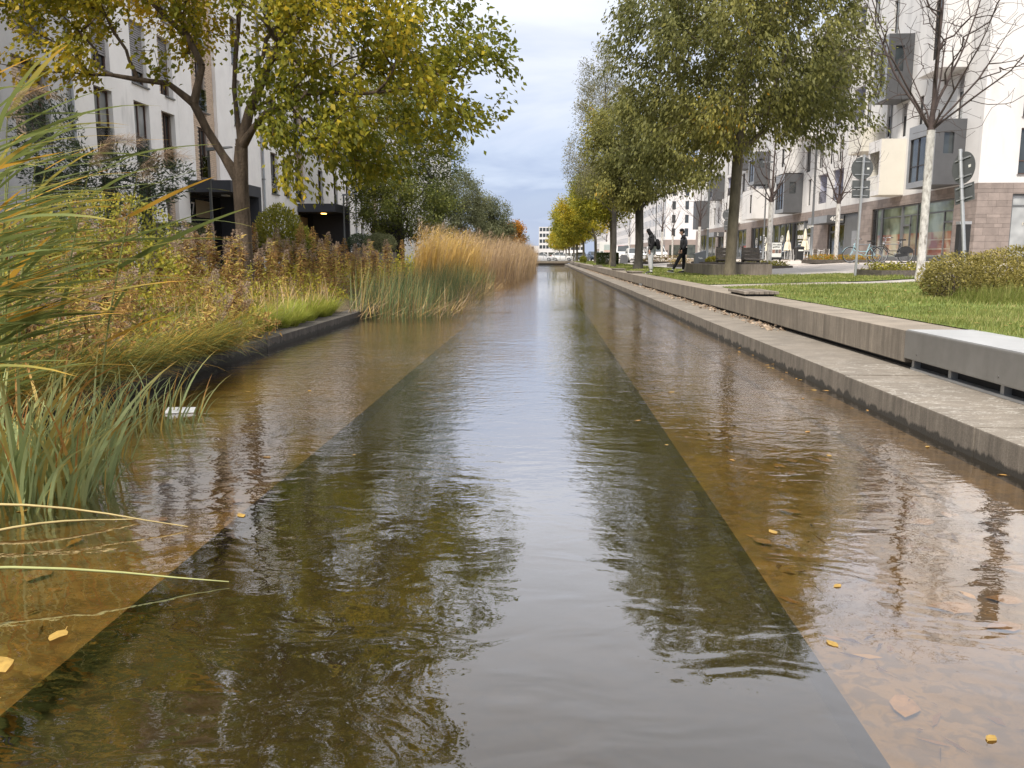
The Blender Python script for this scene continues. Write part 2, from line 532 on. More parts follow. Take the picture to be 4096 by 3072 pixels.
YA, YB = -9.0, 300.0
prof = [(-3.85, -0.09), (-1.62, -0.10), (-1.60, -0.20), (0.92, -0.20), (0.94, -0.12), (2.20, -0.11), (2.21, -0.07), (2.75, -0.05)]
mb = MB()
for (xa, za), (xb, zb) in zip(prof, prof[1:]):
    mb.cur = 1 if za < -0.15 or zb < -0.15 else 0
    ys = [YA, 0, 10, 30, 80, YB]
    for y0, y1 in zip(ys, ys[1:]):
        mb.quad((xa, y0, za), (xb, y0, zb), (xb, y1, zb), (xa, y1, za))
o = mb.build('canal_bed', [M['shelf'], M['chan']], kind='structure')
tag(o, 'brown silty canal bed with darker channel under water', kind='structure')

# water: fresnel mix of a mirror and a brown-tinted see-through surface, rippled by noise
def water_mat():
    m, t, b = base_mat('rippled canal water')
    t.nodes.remove(b)
    g = N(t, 'ShaderNodeNewGeometry')
    s = N(t, 'ShaderNodeSeparateXYZ'); t.links.new(g.outputs['Position'], s.inputs[0])
    def nz_(scale, stretch, det, dist=0.0):
        mp = N(t, 'ShaderNodeMapping'); mp.inputs['Scale'].default_value = stretch
        mp.inputs['Rotation'].default_value = (0, 0, 0.12)
        t.links.new(g.outputs['Position'], mp.inputs[0])
        n = N(t, 'ShaderNodeTexNoise'); n.inputs['Scale'].default_value = scale
        n.inputs['Detail'].default_value = det; n.inputs['Distortion'].default_value = dist
        t.links.new(mp.outputs[0], n.inputs['Vector'])
        return n.outputs[0]
    # wind lee: calm under the near bridge, ripples grow away from it
    mr = N(t, 'ShaderNodeMapRange'); mr.inputs[1].default_value = 2.6; mr.inputs[2].default_value = 10.0
    mr.inputs[3].default_value = 0.05; mr.inputs[4].default_value = 1.0
    t.links.new(s.outputs[1], mr.inputs[0])
    patch = ramp(t, nz_(0.55, (1, 0.7, 1), 3), [(0.3, (0.45, 0.45, 0.45)), (0.7, (1.2, 1.2, 1.2))])
    st = mth(t, 'MULTIPLY', mr.outputs[0], patch)
    a = mth(t, 'MULTIPLY', nz_(13.0, (0.85, 1.15, 1), 2, 0.4), 0.34)
    bb = mth(t, 'MULTIPLY', nz_(34.0, (0.9, 1.1, 1), 2, 0.3), 0.15)
    h = mth(t, 'MULTIPLY', mth(t, 'ADD', a, bb), st)
    h2 = mth(t, 'ADD', h, mth(t, 'MULTIPLY', nz_(3.2, (0.7, 1.1, 1), 2, 0.8), mth(t, 'ADD', mth(t, 'MULTIPLY', mr.outputs[0], 0.12), 0.30)))
    bp = N(t, 'ShaderNodeBump'); bp.inputs['Distance'].default_value = 0.018
    bp.inputs['Strength'].default_value = 1.0
    t.links.new(h2, bp.inputs['Height'])
    gl = N(t, 'ShaderNodeBsdfGlossy'); gl.inputs['Roughness'].default_value = 0.015
    gl.inputs['Color'].default_value = (0.98, 0.98, 1.0, 1)
    t.links.new(bp.outputs[0], gl.inputs['Normal'])
    tr = N(t, 'ShaderNodeBsdfTransparent'); tr.inputs['Color'].default_value = (0.95, 0.86, 0.62, 1)
    fr = N(t, 'ShaderNodeFresnel'); fr.inputs['IOR'].default_value = 1.36
    t.links.new(bp.outputs[0], fr.inputs['Normal'])
    mx = N(t, 'ShaderNodeMixShader')
    t.links.new(mth(t, 'MINIMUM', mth(t, 'MULTIPLY', fr.outputs[0], 2.9), mth(t, 'ADD', mth(t, 'MULTIPLY', fr.outputs[0], 0.52), 0.44)), mx.inputs[0])
    t.links.new(tr.outputs[0], mx.inputs[1]); t.links.new(gl.outputs[0], mx.inputs[2])
    t.links.new(mx.outputs[0], t.nodes['Material Output'].inputs[0])
    return m
M['water'] = water_mat()
mb = MB()
mb.quad((-3.85, YA, 0), (2.75, YA, 0), (2.75, YB, 0), (-3.85, YB, 0))
o = mb.build('water', M['water'])
tag(o, 'rippled brown canal water reflecting sky and trees', kind='structure')

# ground sheets either side of the canal, out to the horizon
mb = MB()
mb.quad((-1500, -60, 0.58), (-7.5, -60, 0.58), (-7.5, 1500, 0.58), (-1500, 1500, 0.58))
mb.quad((-7.5, -60, 0.58), (-4.15, -60, 0.16), (-4.15, 1500, 0.16), (-7.5, 1500, 0.58))
o = mb.build('ground_left_bank', M['earth'])
tag(o, 'dark planted soil of the left bank', kind='structure')
mb = MB()
xs = [3.95, 8.0, 10.6]
for a, b in zip(xs, xs[1:]):
    mb.quad((a, -60, gz(a) - 0.012), (b, -60, gz(b) - 0.012), (b, 1500, gz(b) - 0.012), (a, 1500, gz(a) - 0.012))
o = mb.build('pavement_grey', M['pave'])
tag(o, 'grey slab path along the lawn', kind='structure')
mb = MB()
xs = [10.6, 14.0, 1500.0]
for a, b in zip(xs, xs[1:]):
    mb.quad((a, -60, gz(a) - 0.012), (b, -60, gz(b) - 0.012), (b, 1500, gz(b) - 0.012), (a, 1500, gz(a) - 0.012))
o = mb.build('pavement_pale', M['pave_lt'])
tag(o, 'pale beige plaza paving before the shops', kind='structure')
# far street beyond the footbridge closes the canal
mb = MB()
mb.quad((-4.2, 134.6, 0.57), (4.0, 134.6, 0.57), (4.0, 1500, 0.57), (-4.2, 1500, 0.57))
tag(mb.build('street', pm('grey asphalt', (0.16, 0.155, 0.15), 0.9, 0.1, 2.0)), 'grey street beyond the footbridge', kind='structure')
LAWNS = [(4.02, 1.5, 16.0, 19.4), (4.02, 21.0, 9.3, 27.0), (4.02, 27.0, 6.7, 131.0)]
for k, (x0, y0, x1, y1) in enumerate(LAWNS):
    mb = MB()
    bk = [x0] + [x for x in (8.0, 14.0) if x0 < x < x1] + [x1]
    for a, b in zip(bk, bk[1:]):
        mb.quad((a, y0, gz(a) + 0.008), (b, y0, gz(b) + 0.008), (b, y1, gz(b) + 0.008), (a, y1, gz(a) + 0.008))
    o = mb.build('lawn', M['turf'])
    tag(o, 'mown green lawn behind the canal wall', kind='structure')
mb = MB()
mb.quad((4.02, 19.4, gz(4.02) - 0.004), (7.4, 19.4, gz(7.4) - 0.004), (7.4, 21.0, gz(7.4) - 0.004), (4.02, 21.0, gz(4.02) - 0.004))
o = mb.build('cobbled_path', M['cobble'])
tag(o, 'small cobbled strip crossing the lawn', kind='structure')

# ------------------------------------------------------------------ right bank: water-side step and seat wall
def jitter_block(mb, x0, y0, z0, x1, y1, z1, j=0.003):
    mb.box(x0, y0, z0, x1, y1, z1)

step = thing('canal_step', 'low stained concrete step running along the water', 'step', (2.7, 0, 0))
y = -4.0
SX0, SX1, SZ = 2.69, 3.62, 0.195
k = 0
rs = random.Random(3)
while y < 131:
    ln = 2.3 if y < 60 else 4.6
    dz = rs.uniform(-0.004, 0.004); dx = rs.uniform(-0.004, 0.004)
    MB().box(SX0 + dx, y + 0.004, -0.5, SX1, y + ln - 0.004, SZ + dz).build('block', M['conc_step'], step, bevel=0.008)
    y += ln
wall = thing('retaining_wall', 'long streaked concrete seat wall between step and lawn', 'wall', (3.5, 8, 0))
WX0, WX1, WZ0, WZ1 = 3.42, 4.03, 0.255, 0.56
y = 7.98
while y < 131:
    ln = 2.4 if y < 60 else 4.8
    dz = rs.uniform(-0.003, 0.003); dx = rs.uniform(-0.005, 0.005)
    MB().box(WX0 + dx, y + 0.004, WZ0, WX1, y + ln - 0.004, WZ1 + dz).build('block', M['conc'], wall, bevel=0.008)
    y += ln
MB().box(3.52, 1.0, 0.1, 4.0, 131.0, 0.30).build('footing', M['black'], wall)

# steel bench cover at the near end of the wall
bn = thing('steel_bench', 'grey sheet steel bench box on short supports ending the seat wall', 'bench', (3.4, 5, SZ))
MB().box(3.40, 1.2, 0.30, 4.035, 7.97, 0.565).build('cover', pm('brushed sheet steel', (0.21, 0.205, 0.195), 0.42, 0.12, 2.5, metal=0.35, dirt=((0.17, 0.16, 0.15), 3.0, (1, 2, 0.3), 0.55, 0.8)), bn, bevel=0.012)
MB().box(3.412, 1.22, 0.566, 4.02, 7.955, 0.572).build('top_plate', pm('pale worn steel plate', (0.40, 0.41, 0.42), 0.4, 0.08, 3.0, metal=0.25), bn)
yy = 7.92
while yy > 1.3:
    MB().box(3.46, yy - 0.05, SZ, 3.58, yy, 0.302).build('support', M['galv'], bn)
    yy -= 0.72 if yy > 7.7 else 0.83
MB().box(3.44, 1.2, SZ + 0.001, 3.53, 7.9, SZ + 0.022).build('rail', M['galv'], bn)
for yy in (7.7, 6.3, 5.45, 4.7, 3.9):
    MB().tube([(3.404, yy, 0.36), (3.394, yy, 0.36)], 0.009, 8).build('bolt', M['sill'], bn)
for yy in (5.2, 6.9):
    MB().box(3.44, yy, 0.19, 3.6, yy + 0.3, 0.2)
pl = MB().quad((3.50, 4.62, SZ + 0.024), (3.70, 4.6, SZ + 0.024), (3.72, 4.95, SZ + 0.05), (3.52, 4.97, SZ + 0.03))
pl.quad((3.52, 4.97, SZ + 0.03), (3.72, 4.95, SZ + 0.05), (3.74, 5.1, SZ + 0.03), (3.56, 5.12, SZ + 0.024))
tag(pl.build('crumpled_paper', M['sticker']), 'crumpled white paper stuffed under the steel bench', 'litter')

# wooden seat pads on the wall
def seat(y0, ln, label):
    t = thing('wooden_seat', label, 'seat', (3.75, y0, WZ1), 'timber seat pads on the canal wall')
    n = 7
    for i in range(n):
        a = 3.50 + i * 0.62 / n
        MB().box(a, y0, WZ1 + 0.035, a + 0.62 / n - 0.008, y0 + ln, WZ1 + 0.085 + rs.uniform(-.003, .003)).build('slat', M['wood'], t, bevel=0.006)
    for yy in (y0 + 0.08, y0 + ln - 0.16):
        MB().box(3.54, yy, WZ1 - 0.004, 4.08, yy + 0.07, WZ1 + 0.036).build('bearer', M['blk_plastic'], t)
seat(14.9, 1.35, 'weathered timber seat pad on the wall beside the cobbled strip')
seat(35.5, 1.9, 'dark timber seat pad on the wall in front of the hooded person')
seat(43.8, 2.2, 'timber seat pad on the wall level with the thick forked trunk')
seat(62.0, 2.6, 'timber seat pad on the wall near the clipped hedge')
# drain grille in the wall
gr = thing('drain_grille', 'small black drain grille at the foot of the seat wall', 'grille', (3.4, 30.4, .2))
MB().box(3.405, 30.1, SZ + 0.002, 3.43, 31.1, 0.30).build('opening', M['black'], gr)
for i in range(6):
    MB().box(3.395, 30.16 + i * 0.16, SZ + 0.002, 3.412, 30.20 + i * 0.16, 0.30).build('bar', M['galv'], gr)

# ------------------------------------------------------------------ left bank kerb
kerb = thing('canal_kerb', 'dark concrete kerb holding the planted left bank', 'kerb', (-3.9, 10, 0))
y = -4.0
while y < 131:
    ln = 2.5 if y < 50 else 5.0
    MB().box(-4.2, y + 0.004, -0.5, -3.80 + rs.uniform(-.006, .006), y + ln - 0.004, 0.155 + rs.uniform(-.004, .004)).build('block', M['conc_kerb'], kerb, bevel=0.008)
    y += ln

# ------------------------------------------------------------------ footbridge at the far end
br = thing('footbridge', 'low concrete footbridge with thin steel railings across the canal', 'bridge', (0, 132, 0))
MB().box(-6, 131.2, 0.28, 6.5, 134.5, 0.62).build('deck', M['conc'], br)
MB().box(-4.0, 131.6, -0.3, 3.2, 134.2, 0.281).build('abutment', pm('pale concrete', (0.36, 0.34, 0.31), 0.9, 0.15, 2.0), br)
for yy in (131.3, 134.3):
    for i in range(15):
        x = -6 + i * 0.885
        MB().box(x, yy - 0.02, 0.62, x + 0.05, yy + 0.02, 1.68).build('post', M['galv'], br)
    for z in (0.85, 1.12, 1.39, 1.66):
        MB().box(-6, yy - 0.015, z, 6.44, yy + 0.015, z + 0.035).build('rail', M['galv'], br)
# ------------------------------------------------------------------ facades
UNIT = None
def unit_cube():
    global UNIT
    me = MB().box(-0.5, -0.5, -0.5, 0.5, 0.5, 0.5).mesh('unit_piece')
    return me
CUBES = {}
def pieces(parent, name, boxes, mat, limit=300):
    """boxes (x0,y0,z0,x1,y1,z1) in world space: the first `limit` are objects sharing one mesh, the rest one joined part"""
    key = mat.name
    if key not in CUBES:
        me = unit_cube(); me.materials.append(mat); CUBES[key] = me
    org = ORG[parent.name]
    for b in boxes[:limit]:
        o = bpy.data.objects.new(name, CUBES[key])
        COL.objects.link(o)
        o.parent = parent
        o.location = (Vector(((b[0] + b[3]) / 2, (b[1] + b[4]) / 2, (b[2] + b[5]) / 2)) - org)
        o.scale = (b[3] - b[0], b[4] - b[1], b[5] - b[2])
    if len(boxes) > limit:
        mb = MB()
        for b in boxes[limit:]:
            mb.box(*b)
        mb.build(name, mat, parent, kind='stuff')

class Plane:
    """a vertical facade plane: u runs along it, v is height, n points out of the wall"""
    def __init__(s, o, u, n):
        s.o, s.u, s.n = Vector(o), Vector(u), Vector(n)
    def p(s, u, v, d=0.0):
        q = s.o + s.u * u + s.n * d
        return (q.x, q.y, v)
    def box(s, mb, u0, u1, v0, v1, d0, d1):
        a = s.p(u0, v0, d0); b = s.p(u1, v1, d1)
        mb.box(min(a[0], b[0]), min(a[1], b[1]), v0, max(a[0], b[0]), max(a[1], b[1]), v1)
        return mb
    def bx(s, u0, u1, v0, v1, d0, d1):
        a = s.p(u0, v0, d0); b = s.p(u1, v1, d1)
        return (min(a[0], b[0]), min(a[1], b[1]), v0, max(a[0], b[0]), max(a[1], b[1]), v1)

def wall_with_openings(pl, u0, u1, v0, v1, ops, depth=0.22):
    """wall skin split round its openings, with reveals"""
    us = sorted(set([u0, u1] + [min(max(x, u0), u1) for o in ops for x in o[:2]]))
    vs_ = sorted(set([v0, v1] + [min(max(x, v0), v1) for o in ops for x in o[2:4]]))
    mb = MB()
    for a, b in zip(us, us[1:]):
        run = None
        for c, d in zip(vs_, vs_[1:]):
            cu, cv = (a + b) / 2, (c + d) / 2
            hole = any(o[0] < cu < o[1] and o[2] < cv < o[3] for o in ops)
            if not hole:
                run = (run[0], d) if run else (c, d)
            if (hole or d == vs_[-1]) and run:
                mb.quad(pl.p(a, run[0]), pl.p(b, run[0]), pl.p(b, run[1]), pl.p(a, run[1])); run = None
    for o in ops:
        a, b, c, d = o[:4]
        e = -depth
        mb.quad(pl.p(a, c), pl.p(a, c, e), pl.p(a, d, e), pl.p(a, d))
        mb.quad(pl.p(b, c, e), pl.p(b, c), pl.p(b, d), pl.p(b, d, e))
        mb.quad(pl.p(a, d), pl.p(a, d, e), pl.p(b, d, e), pl.p(b, d))
        mb.quad(pl.p(a, c), pl.p(b, c), pl.p(b, c, e), pl.p(a, c, e))
    return mb

def window(pl, parent, a, b, c, d, frame, glass, depth=0.22, sill=True, mull=1, rail=False, bar=None, blind=0.0):
    """window = frame > pane, sill, balustrade; sits at the back of its opening"""
    f = MB(); w = 0.07; e0, e1 = -depth, -depth + 0.07
    pl.box(f, a, a + w, c, d, e0, e1); pl.box(f, b - w, b, c, d, e0, e1)
    pl.box(f, a + w, b - w, c, c + w, e0, e1); pl.box(f, a + w, b - w, d - w, d, e0, e1)
    for i in range(1, mull + 1):
        m = a + (b - a) * i / (mull + 1)
        pl.box(f, m - 0.035, m + 0.035, c + w, d - w, e0, e1 - 0.005)
    if bar:
        pl.box(f, a + w, b - w, bar - 0.03, bar + 0.03, e0, e1 - 0.01)
    fo = f.build('window', frame, parent)
    g = MB(); g.quad(pl.p(a + w / 2, c + w / 2, e0 + 0.03), pl.p(b - w / 2, c + w / 2, e0 + 0.03), pl.p(b - w / 2, d - w / 2, e0 + 0.03), pl.p(a + w / 2, d - w / 2, e0 + 0.03))
    g.build('pane', glass, fo)
    if sill:
        s = MB(); pl.box(s, a - 0.05, b + 0.05, c - 0.05, c + 0.004, -depth, 0.06)
        s.build('sill', M['sill'], fo)
    if rail:
        s = MB(); pl.box(s, a + 0.02, b - 0.02, c + 0.02, c + 0.9, -0.07, -0.055)
        s.build('balustrade', M['rail_glass'], fo)
    if blind:
        s = MB(); v = d - 0.02
        while v > d - blind * (d - c):
            pl.box(s, a + 0.03, b - 0.03, v - 0.055, v, -depth + 0.08, -depth + 0.11); v -= 0.075
        s.build('blind', M['blind'], fo)
    return fo

def rail_glass():
    m, t, b = base_mat('glass balustrade')
    t.nodes.remove(b)
    tr = N(t, 'ShaderNodeBsdfTransparent'); tr.inputs[0].default_value = (0.82, 0.86, 0.85, 1)
    gl = N(t, 'ShaderNodeBsdfGlossy'); gl.inputs['Roughness'].default_value = 0.02
    fr = N(t, 'ShaderNodeFresnel'); fr.inputs[0].default_value = 1.5
    mx = N(t, 'ShaderNodeMixShader')
    t.links.new(fr.outputs[0], mx.inputs[0]); t.links.new(tr.outputs[0], mx.inputs[1]); t.links.new(gl.outputs[0], mx.inputs[2])
    t.links.new(mx.outputs[0], t.nodes['Material Output'].inputs[0])
    return m
M['rail_glass'] = rail_glass()

def text_mesh(txt, size, extrude=0.01):
    cu = bpy.data.curves.new('lettering', 'FONT')
    cu.body = txt; cu.size = size; cu.extrude = extrude; cu.align_x = 'CENTER'; cu.align_y = 'CENTER'
    cu.resolution_u = 3
    ob = bpy.data.objects.new('lettering', cu)
    COL.objects.link(ob)
    bpy.context.view_layer.update()
    me = bpy.data.meshes.new_from_object(ob.evaluated_get(bpy.context.evaluated_depsgraph_get()))
    bpy.data.objects.remove(ob)
    return me

def lettering(txt, size, loc, rotz, mat, parent, name='lettering', sx=1.0):
    """flat letters standing upright; rotz turns their reading side (0 reads from -Y)"""
    me = text_mesh(txt, size)
    o = link(name, me, mat, parent)
    o.location = Vector(loc) - ORG[parent.name]
    o.rotation_euler = (R(90), 0, R(rotz))
    o.scale = (sx, 1, 1)
    return o
M['letter'] = pm('white lettering', (0.78, 0.77, 0.74), 0.6, 0.03, 3.0)
M['letter_gr'] = pm('beige lettering', (0.50, 0.46, 0.38), 0.6, 0.03, 3.0)

# ================================================================== LEFT: apartment row, facade at x = -14, facing +x
LX = -14.0
def left_plane(x=LX):
    return Plane((x, 0, 0), (0, 1, 0), (1, 0, 0))
def left_block(name, label, y0, y1, ops, plast, x=LX, top=16.2, winspec=None):
    pl = left_plane(x)
    t = thing(name, label, 'apartment building', (x, y0, 0.58), 'apartment houses on the left bank')
    allops = [o[:4] for o in ops]
    wall_with_openings(pl, y0, y1, 0.4, top, allops, 0.24).build('wall', plast, t)
    MB().box(x - 11, y0 + 0.01, 0.4, x - 0.35, y1 - 0.01, top).build('core', plast, t)
    mb = MB(); pl.box(mb, y0, y1, top, top + 0.12, -11, 0.08); mb.build('parapet', M['sill'], t)
    return t, pl

BR_C = 0.0775
def brick_field(u0, u1, v0, v1, pl, d0=-0.16, d1=-0.14):
    """running-bond bricks of 24 cm on a facade plane"""
    out = []
    v, row = v0 + 0.006, 0
    while v + 0.06 < v1:
        u = u0 + (-0.125 if row % 2 else 0.0)
        while u < u1 - 0.02:
            a, b = max(u, u0) + 0.006, min(u + 0.25, u1) - 0.006
            if b - a > 0.03:
                j = random.uniform(-0.006, 0.006)
                out.append(pl.bx(a, b, v, v + 0.062, d0, d1 + j))
            u += 0.25
        v += BR_C; row += 1
    return out

def left_unit(name, label, y0, y1, wins, brick_cols, plast, x=LX, portal=None):
    """wins: (y0,y1,z0,z1,kind); brick_cols: (y0,y1,z0,z1) recessed brick strips"""
    ops = [w[:4] for w in wins] + [b[:4] for b in brick_cols]
    # a window inside a brick strip is cut from the strip, not the wall
    def inside(w):
        return any(b[0] <= w[0] and w[1] <= b[1] and b[2] <= w[2] + 0.01 and w[3] <= b[3] + 0.01 for b in brick_cols)
    ops = [w[:4] for w in wins if not inside(w)] + [b[:4] for b in brick_cols]
    if portal:
        ops = [o for o in ops if not (o[0] < portal[1] and o[1] > portal[0] and o[2] < 4.0)] + [(portal[0] + 0.15, portal[1] - 0.15, 0.4, 3.78)]
    t, pl = left_block(name, label, y0, y1, ops, plast, x)
    for k, b in enumerate(brick_cols):
        holes = [w for w in wins if b[0] <= w[0] and w[1] <= b[1] and b[2] <= w[2] + .01 and w[3] <= b[3] + .01]
        back = Plane((x - 0.165, 0, 0), (0, 1, 0), (1, 0, 0))
        wall_with_openings(back, b[0], b[1], b[2], b[3], [h[:4] for h in holes], 0.14).build('brick_backing', M['mortar'], t)
        f = []
        for bb in brick_field(b[0], b[1], b[2], min(b[3], 12.0), pl):
            cy, cz = (bb[1] + bb[4]) / 2, (bb[2] + bb[5]) / 2
            if not any(h[0] - 0.13 < cy < h[1] + 0.13 and h[2] - 0.02 < cz < h[3] + 0.02 and (bb[4] > h[0] and bb[1] < h[1]) for h in holes):
                f.append(bb)
        lim = 140 if y0 > 20 and y0 < 30 and k < 2 else 8
        pieces(t, 'brick', f, M['brick'], lim)
    for w in wins:
        kind = w[4] if len(w) > 4 else ''
        g = M['glass_lt'] if 'c' in kind else M['glass']
        window(pl, t, w[0], w[1], w[2], w[3], M['frame_br'], g, 0.30 if inside(w) else 0.22, True, 1, 'r' in kind, blind=0.75 if 'b' in kind else 0.0)
    return t, pl

ST = [4.45, 7.08, 9.71, 12.34]
# leftmost house, greyer plaster
w = []
for i, z in enumerate(ST):
    w += [(22.6, 23.45, z, z + 2.05, 'cr'), (19.0, 20.1, z, z + 2.05, 'r'), (15.6, 16.7, z, z + 2.05, 'r')]
w += [(22.5, 23.45, 1.3, 3.7, ''), (19.0, 20.1, 1.3, 3.7, '')]
bc = [(21.9, 23.5, z, z + 2.05) for z in ST]
left_unit('apartment_building', 'grey plastered apartment house before the zinc downpipe, partly behind the reeds', 10.5, 24.5, w, bc, M['plaster2'], LX + 0.02)
# house with portal 37
w = []
for i, z in enumerate(ST):
    w += [(25.9, 27.0, z, z + 2.05, 'cr' if i == 0 else 'b'), (28.4, 29.5, z, z + 2.05, 'cr' if i == 0 else 'b'), (30.86, 31.5, z, z + 2.05, 'r' if i == 0 else 'b'),
          (33.98, 34.75, z + 0.0, z + 2.0, 'r'), (37.6, 38.5, z, z + 2.05, 'r')]
w += [(26.0, 27.0, 0.9, 3.75, ''), (28.4, 29.55, 1.0, 3.78, ''), (30.45, 31.02, 1.6, 3.78, '')]
bc = [(30.42, 31.52, z, z + 2.05) for z in ST] + [(33.2, 35.65, 4.28, 15.6)] + [(30.43, 31.42, 1.6, 3.78)]
house37, pl37 = left_unit('apartment_building', 'light plastered house with slatted blinds behind the forked hackberry, numbered 37', 24.55, 40.9, w, bc, M['plaster'], LX, portal=(32.3, 35.75))
w = []
for i, z in enumerate(ST):
    w += [(42.3, 43.4, z, z + 2.05, 'r'), (44.7, 45.45, z, z + 2.05, 'r'), (46.9, 47.8, z + 0.0, z + 2.0, 'r'), (51.0, 52.1, z, z + 2.05, ''), (54.7, 55.7, z, z + 2.05, 'r'), (58, 59, z, z + 2.05, '')]
w += [(42.3, 43.3, 1.4, 3.75, ''), (44.6, 45.4, 1.4, 3.75, ''), (54.2, 55.2, 1.4, 3.75, ''), (58, 59, 1.4, 3.75, '')]
bc = [(44.3, 45.5, z, z + 2.05) for z in ST] + [(46.4, 48.4, 4.28, 15.6)]
house39, pl39 = left_unit('apartment_building', 'light plastered house with the lamp-lit portal, numbered 39', 40.95, 60.6, w, bc, M['plaster'], LX, portal=(46.5, 49.9))
w = []
for i, z in enumerate(ST):
    for yy in (62.5, 65.2, 70.0, 75.0, 79.5, 84.0, 89.0, 94.0, 99.0, 105.0, 111.0, 117.0):
        w.append((yy, yy + 1.0, z, z + 2.15, ''))
w += [(62.5, 63.5, 1.4, 3.75, ''), (75, 76, 1.4, 3.75, '')]
houseC, plC = left_unit('apartment_building', 'pale apartment row behind the dark green hornbeam', 60.65, 122.0, w, [(67.0, 69.0, 4.28, 12.0)], M['plaster'], LX, portal=(66.2, 70.3))

# dark entrance portals jutting from the facades
def portal(y0, y1, out, num, label, lit=False):
    t = thing('entrance_portal', label, 'entrance', (LX + 0.03, y0, 0.58), 'dark rendered entrance portals')
    x1 = LX + out
    MB().box(LX + 0.02, y0, 3.75, x1, y1, 4.2).build('canopy', M['portal'], t, bevel=0.01)
    MB().box(LX + 0.02, y1 - 0.32, 0.5, x1 - 0.002, y1 - 0.002, 3.749).build('side_wall', M['portal'], t)
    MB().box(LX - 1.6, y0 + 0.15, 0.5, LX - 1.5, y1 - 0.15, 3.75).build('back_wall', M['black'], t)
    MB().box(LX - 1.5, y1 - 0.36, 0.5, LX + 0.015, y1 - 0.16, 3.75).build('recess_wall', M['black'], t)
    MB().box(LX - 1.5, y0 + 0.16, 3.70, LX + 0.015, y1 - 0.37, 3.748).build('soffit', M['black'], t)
    # glazed door screen just inside
    dm = MB()
    for yy in (y0 + 0.2, y0 + 1.15, y0 + 2.05, y1 - 0.45):
        dm.box(LX - 0.35, yy, 0.58, LX - 0.28, yy + 0.06, 3.70)
    for zz in (0.58, 2.35, 2.75, 3.62):
        dm.box(LX - 0.345, y0 + 0.2, zz, LX - 0.285, y1 - 0.4, zz + 0.07)
    d = dm.build('door_screen', M['frame'], t)
    MB().quad((LX - 0.32, y0 + 0.2, 0.6), (LX - 0.32, y1 - 0.4, 0.6), (LX - 0.32, y1 - 0.4, 3.68), (LX - 0.32, y0 + 0.2, 3.68)).build('pane', M['glass'], d)
    MB().box(LX - 0.279, y0 + 1.3, 2.86, LX - 0.27, y0 + 2.9, 3.55).build('beige_panel', pm('beige panel' + num, (0.30, 0.235, 0.15), 0.6, 0.06, 2.0), d)
    MB().tube([(LX - 0.24, y0 + 1.08, 1.1), (LX - 0.24, y0 + 1.08, 2.2)], 0.02, 8).build('handle', M['chrome'], d)
    MB().box(LX - 0.275, y0 + 0.5, 1.6, LX - 0.27, y0 + 0.72, 2.05).build('notice', M['sticker'], d)
    if num:
        lettering(num, 0.72, (LX - 0.262, y0 + 0.82, 3.16), 90, M['letter'], t, 'house_number', 0.9)
    lm = MB().box(LX + out * 0.45, (y0 + y1) / 2 - 0.35, 3.70, LX + out * 0.45 + 0.22, (y0 + y1) / 2 + 0.05, 3.752)
    if lit:
        m, tt, b = base_mat('lit warm lamp')
        b.inputs['Emission Color'].default_value = (1.0, 0.52, 0.12, 1); b.inputs['Emission Strength'].default_value = 4.0
        b.inputs['Base Color'].default_value = (0.9, 0.7, 0.4, 1)
        lm.build('ceiling_lamp', m, t)
    else:
        lm.build('ceiling_lamp', M['w_paint'], t)
portal(32.3, 35.75, 1.7, '37', 'dark grey entrance portal behind the forked hackberry trunk, numbered 37')
portal(46.5, 49.9, 2.15, '39', 'dark grey entrance portal with a lit ceiling lamp, numbered 39', True)
portal(66.2, 70.3, 1.9, '', 'dark grey entrance portal beside the dark green hornbeam')
for yy, lab in ((24.53, 'zinc downpipe between the grey house and house 37'), (40.93, 'zinc downpipe between houses 37 and 39'), (60.62, 'zinc downpipe beyond house 39')):
    t = thing('downpipe', lab, 'downpipe', (LX + 0.09, yy, 0.5))
    MB().tube([(LX + 0.09, yy, 0.5), (LX + 0.09, yy, 16.2)], 0.055, 10).build('pipe', M['pipe'], t, smooth=True)
    for z in (2.0, 5.0, 8.0, 11.0, 14.0):
        MB().box(LX - 0.01, yy - 0.065, z, LX + 0.15, yy + 0.065, z + 0.04).build('clamp', M['sill'], t)
# ================================================================== RIGHT: white apartment block with shops, facade at x = 24 facing -x, near end at y = 48
RX, RY0, RY1 = 24.0, 48.3, 137.0
ZB, ZG, ZT = 0.9, 5.35, 21.2
FL = [5.4, 8.5, 11.6, 14.7, 17.8]
plR = Plane((RX, 0, 0), (0, 1, 0), (-1, 0, 0))
plE = Plane((0, RY0, 0), (1, 0, 0), (0, -1, 0))
bld = thing('apartment_block', 'white apartment block over brown stone shops with jutting bay boxes', 'apartment building', (RX, RY0, ZB))
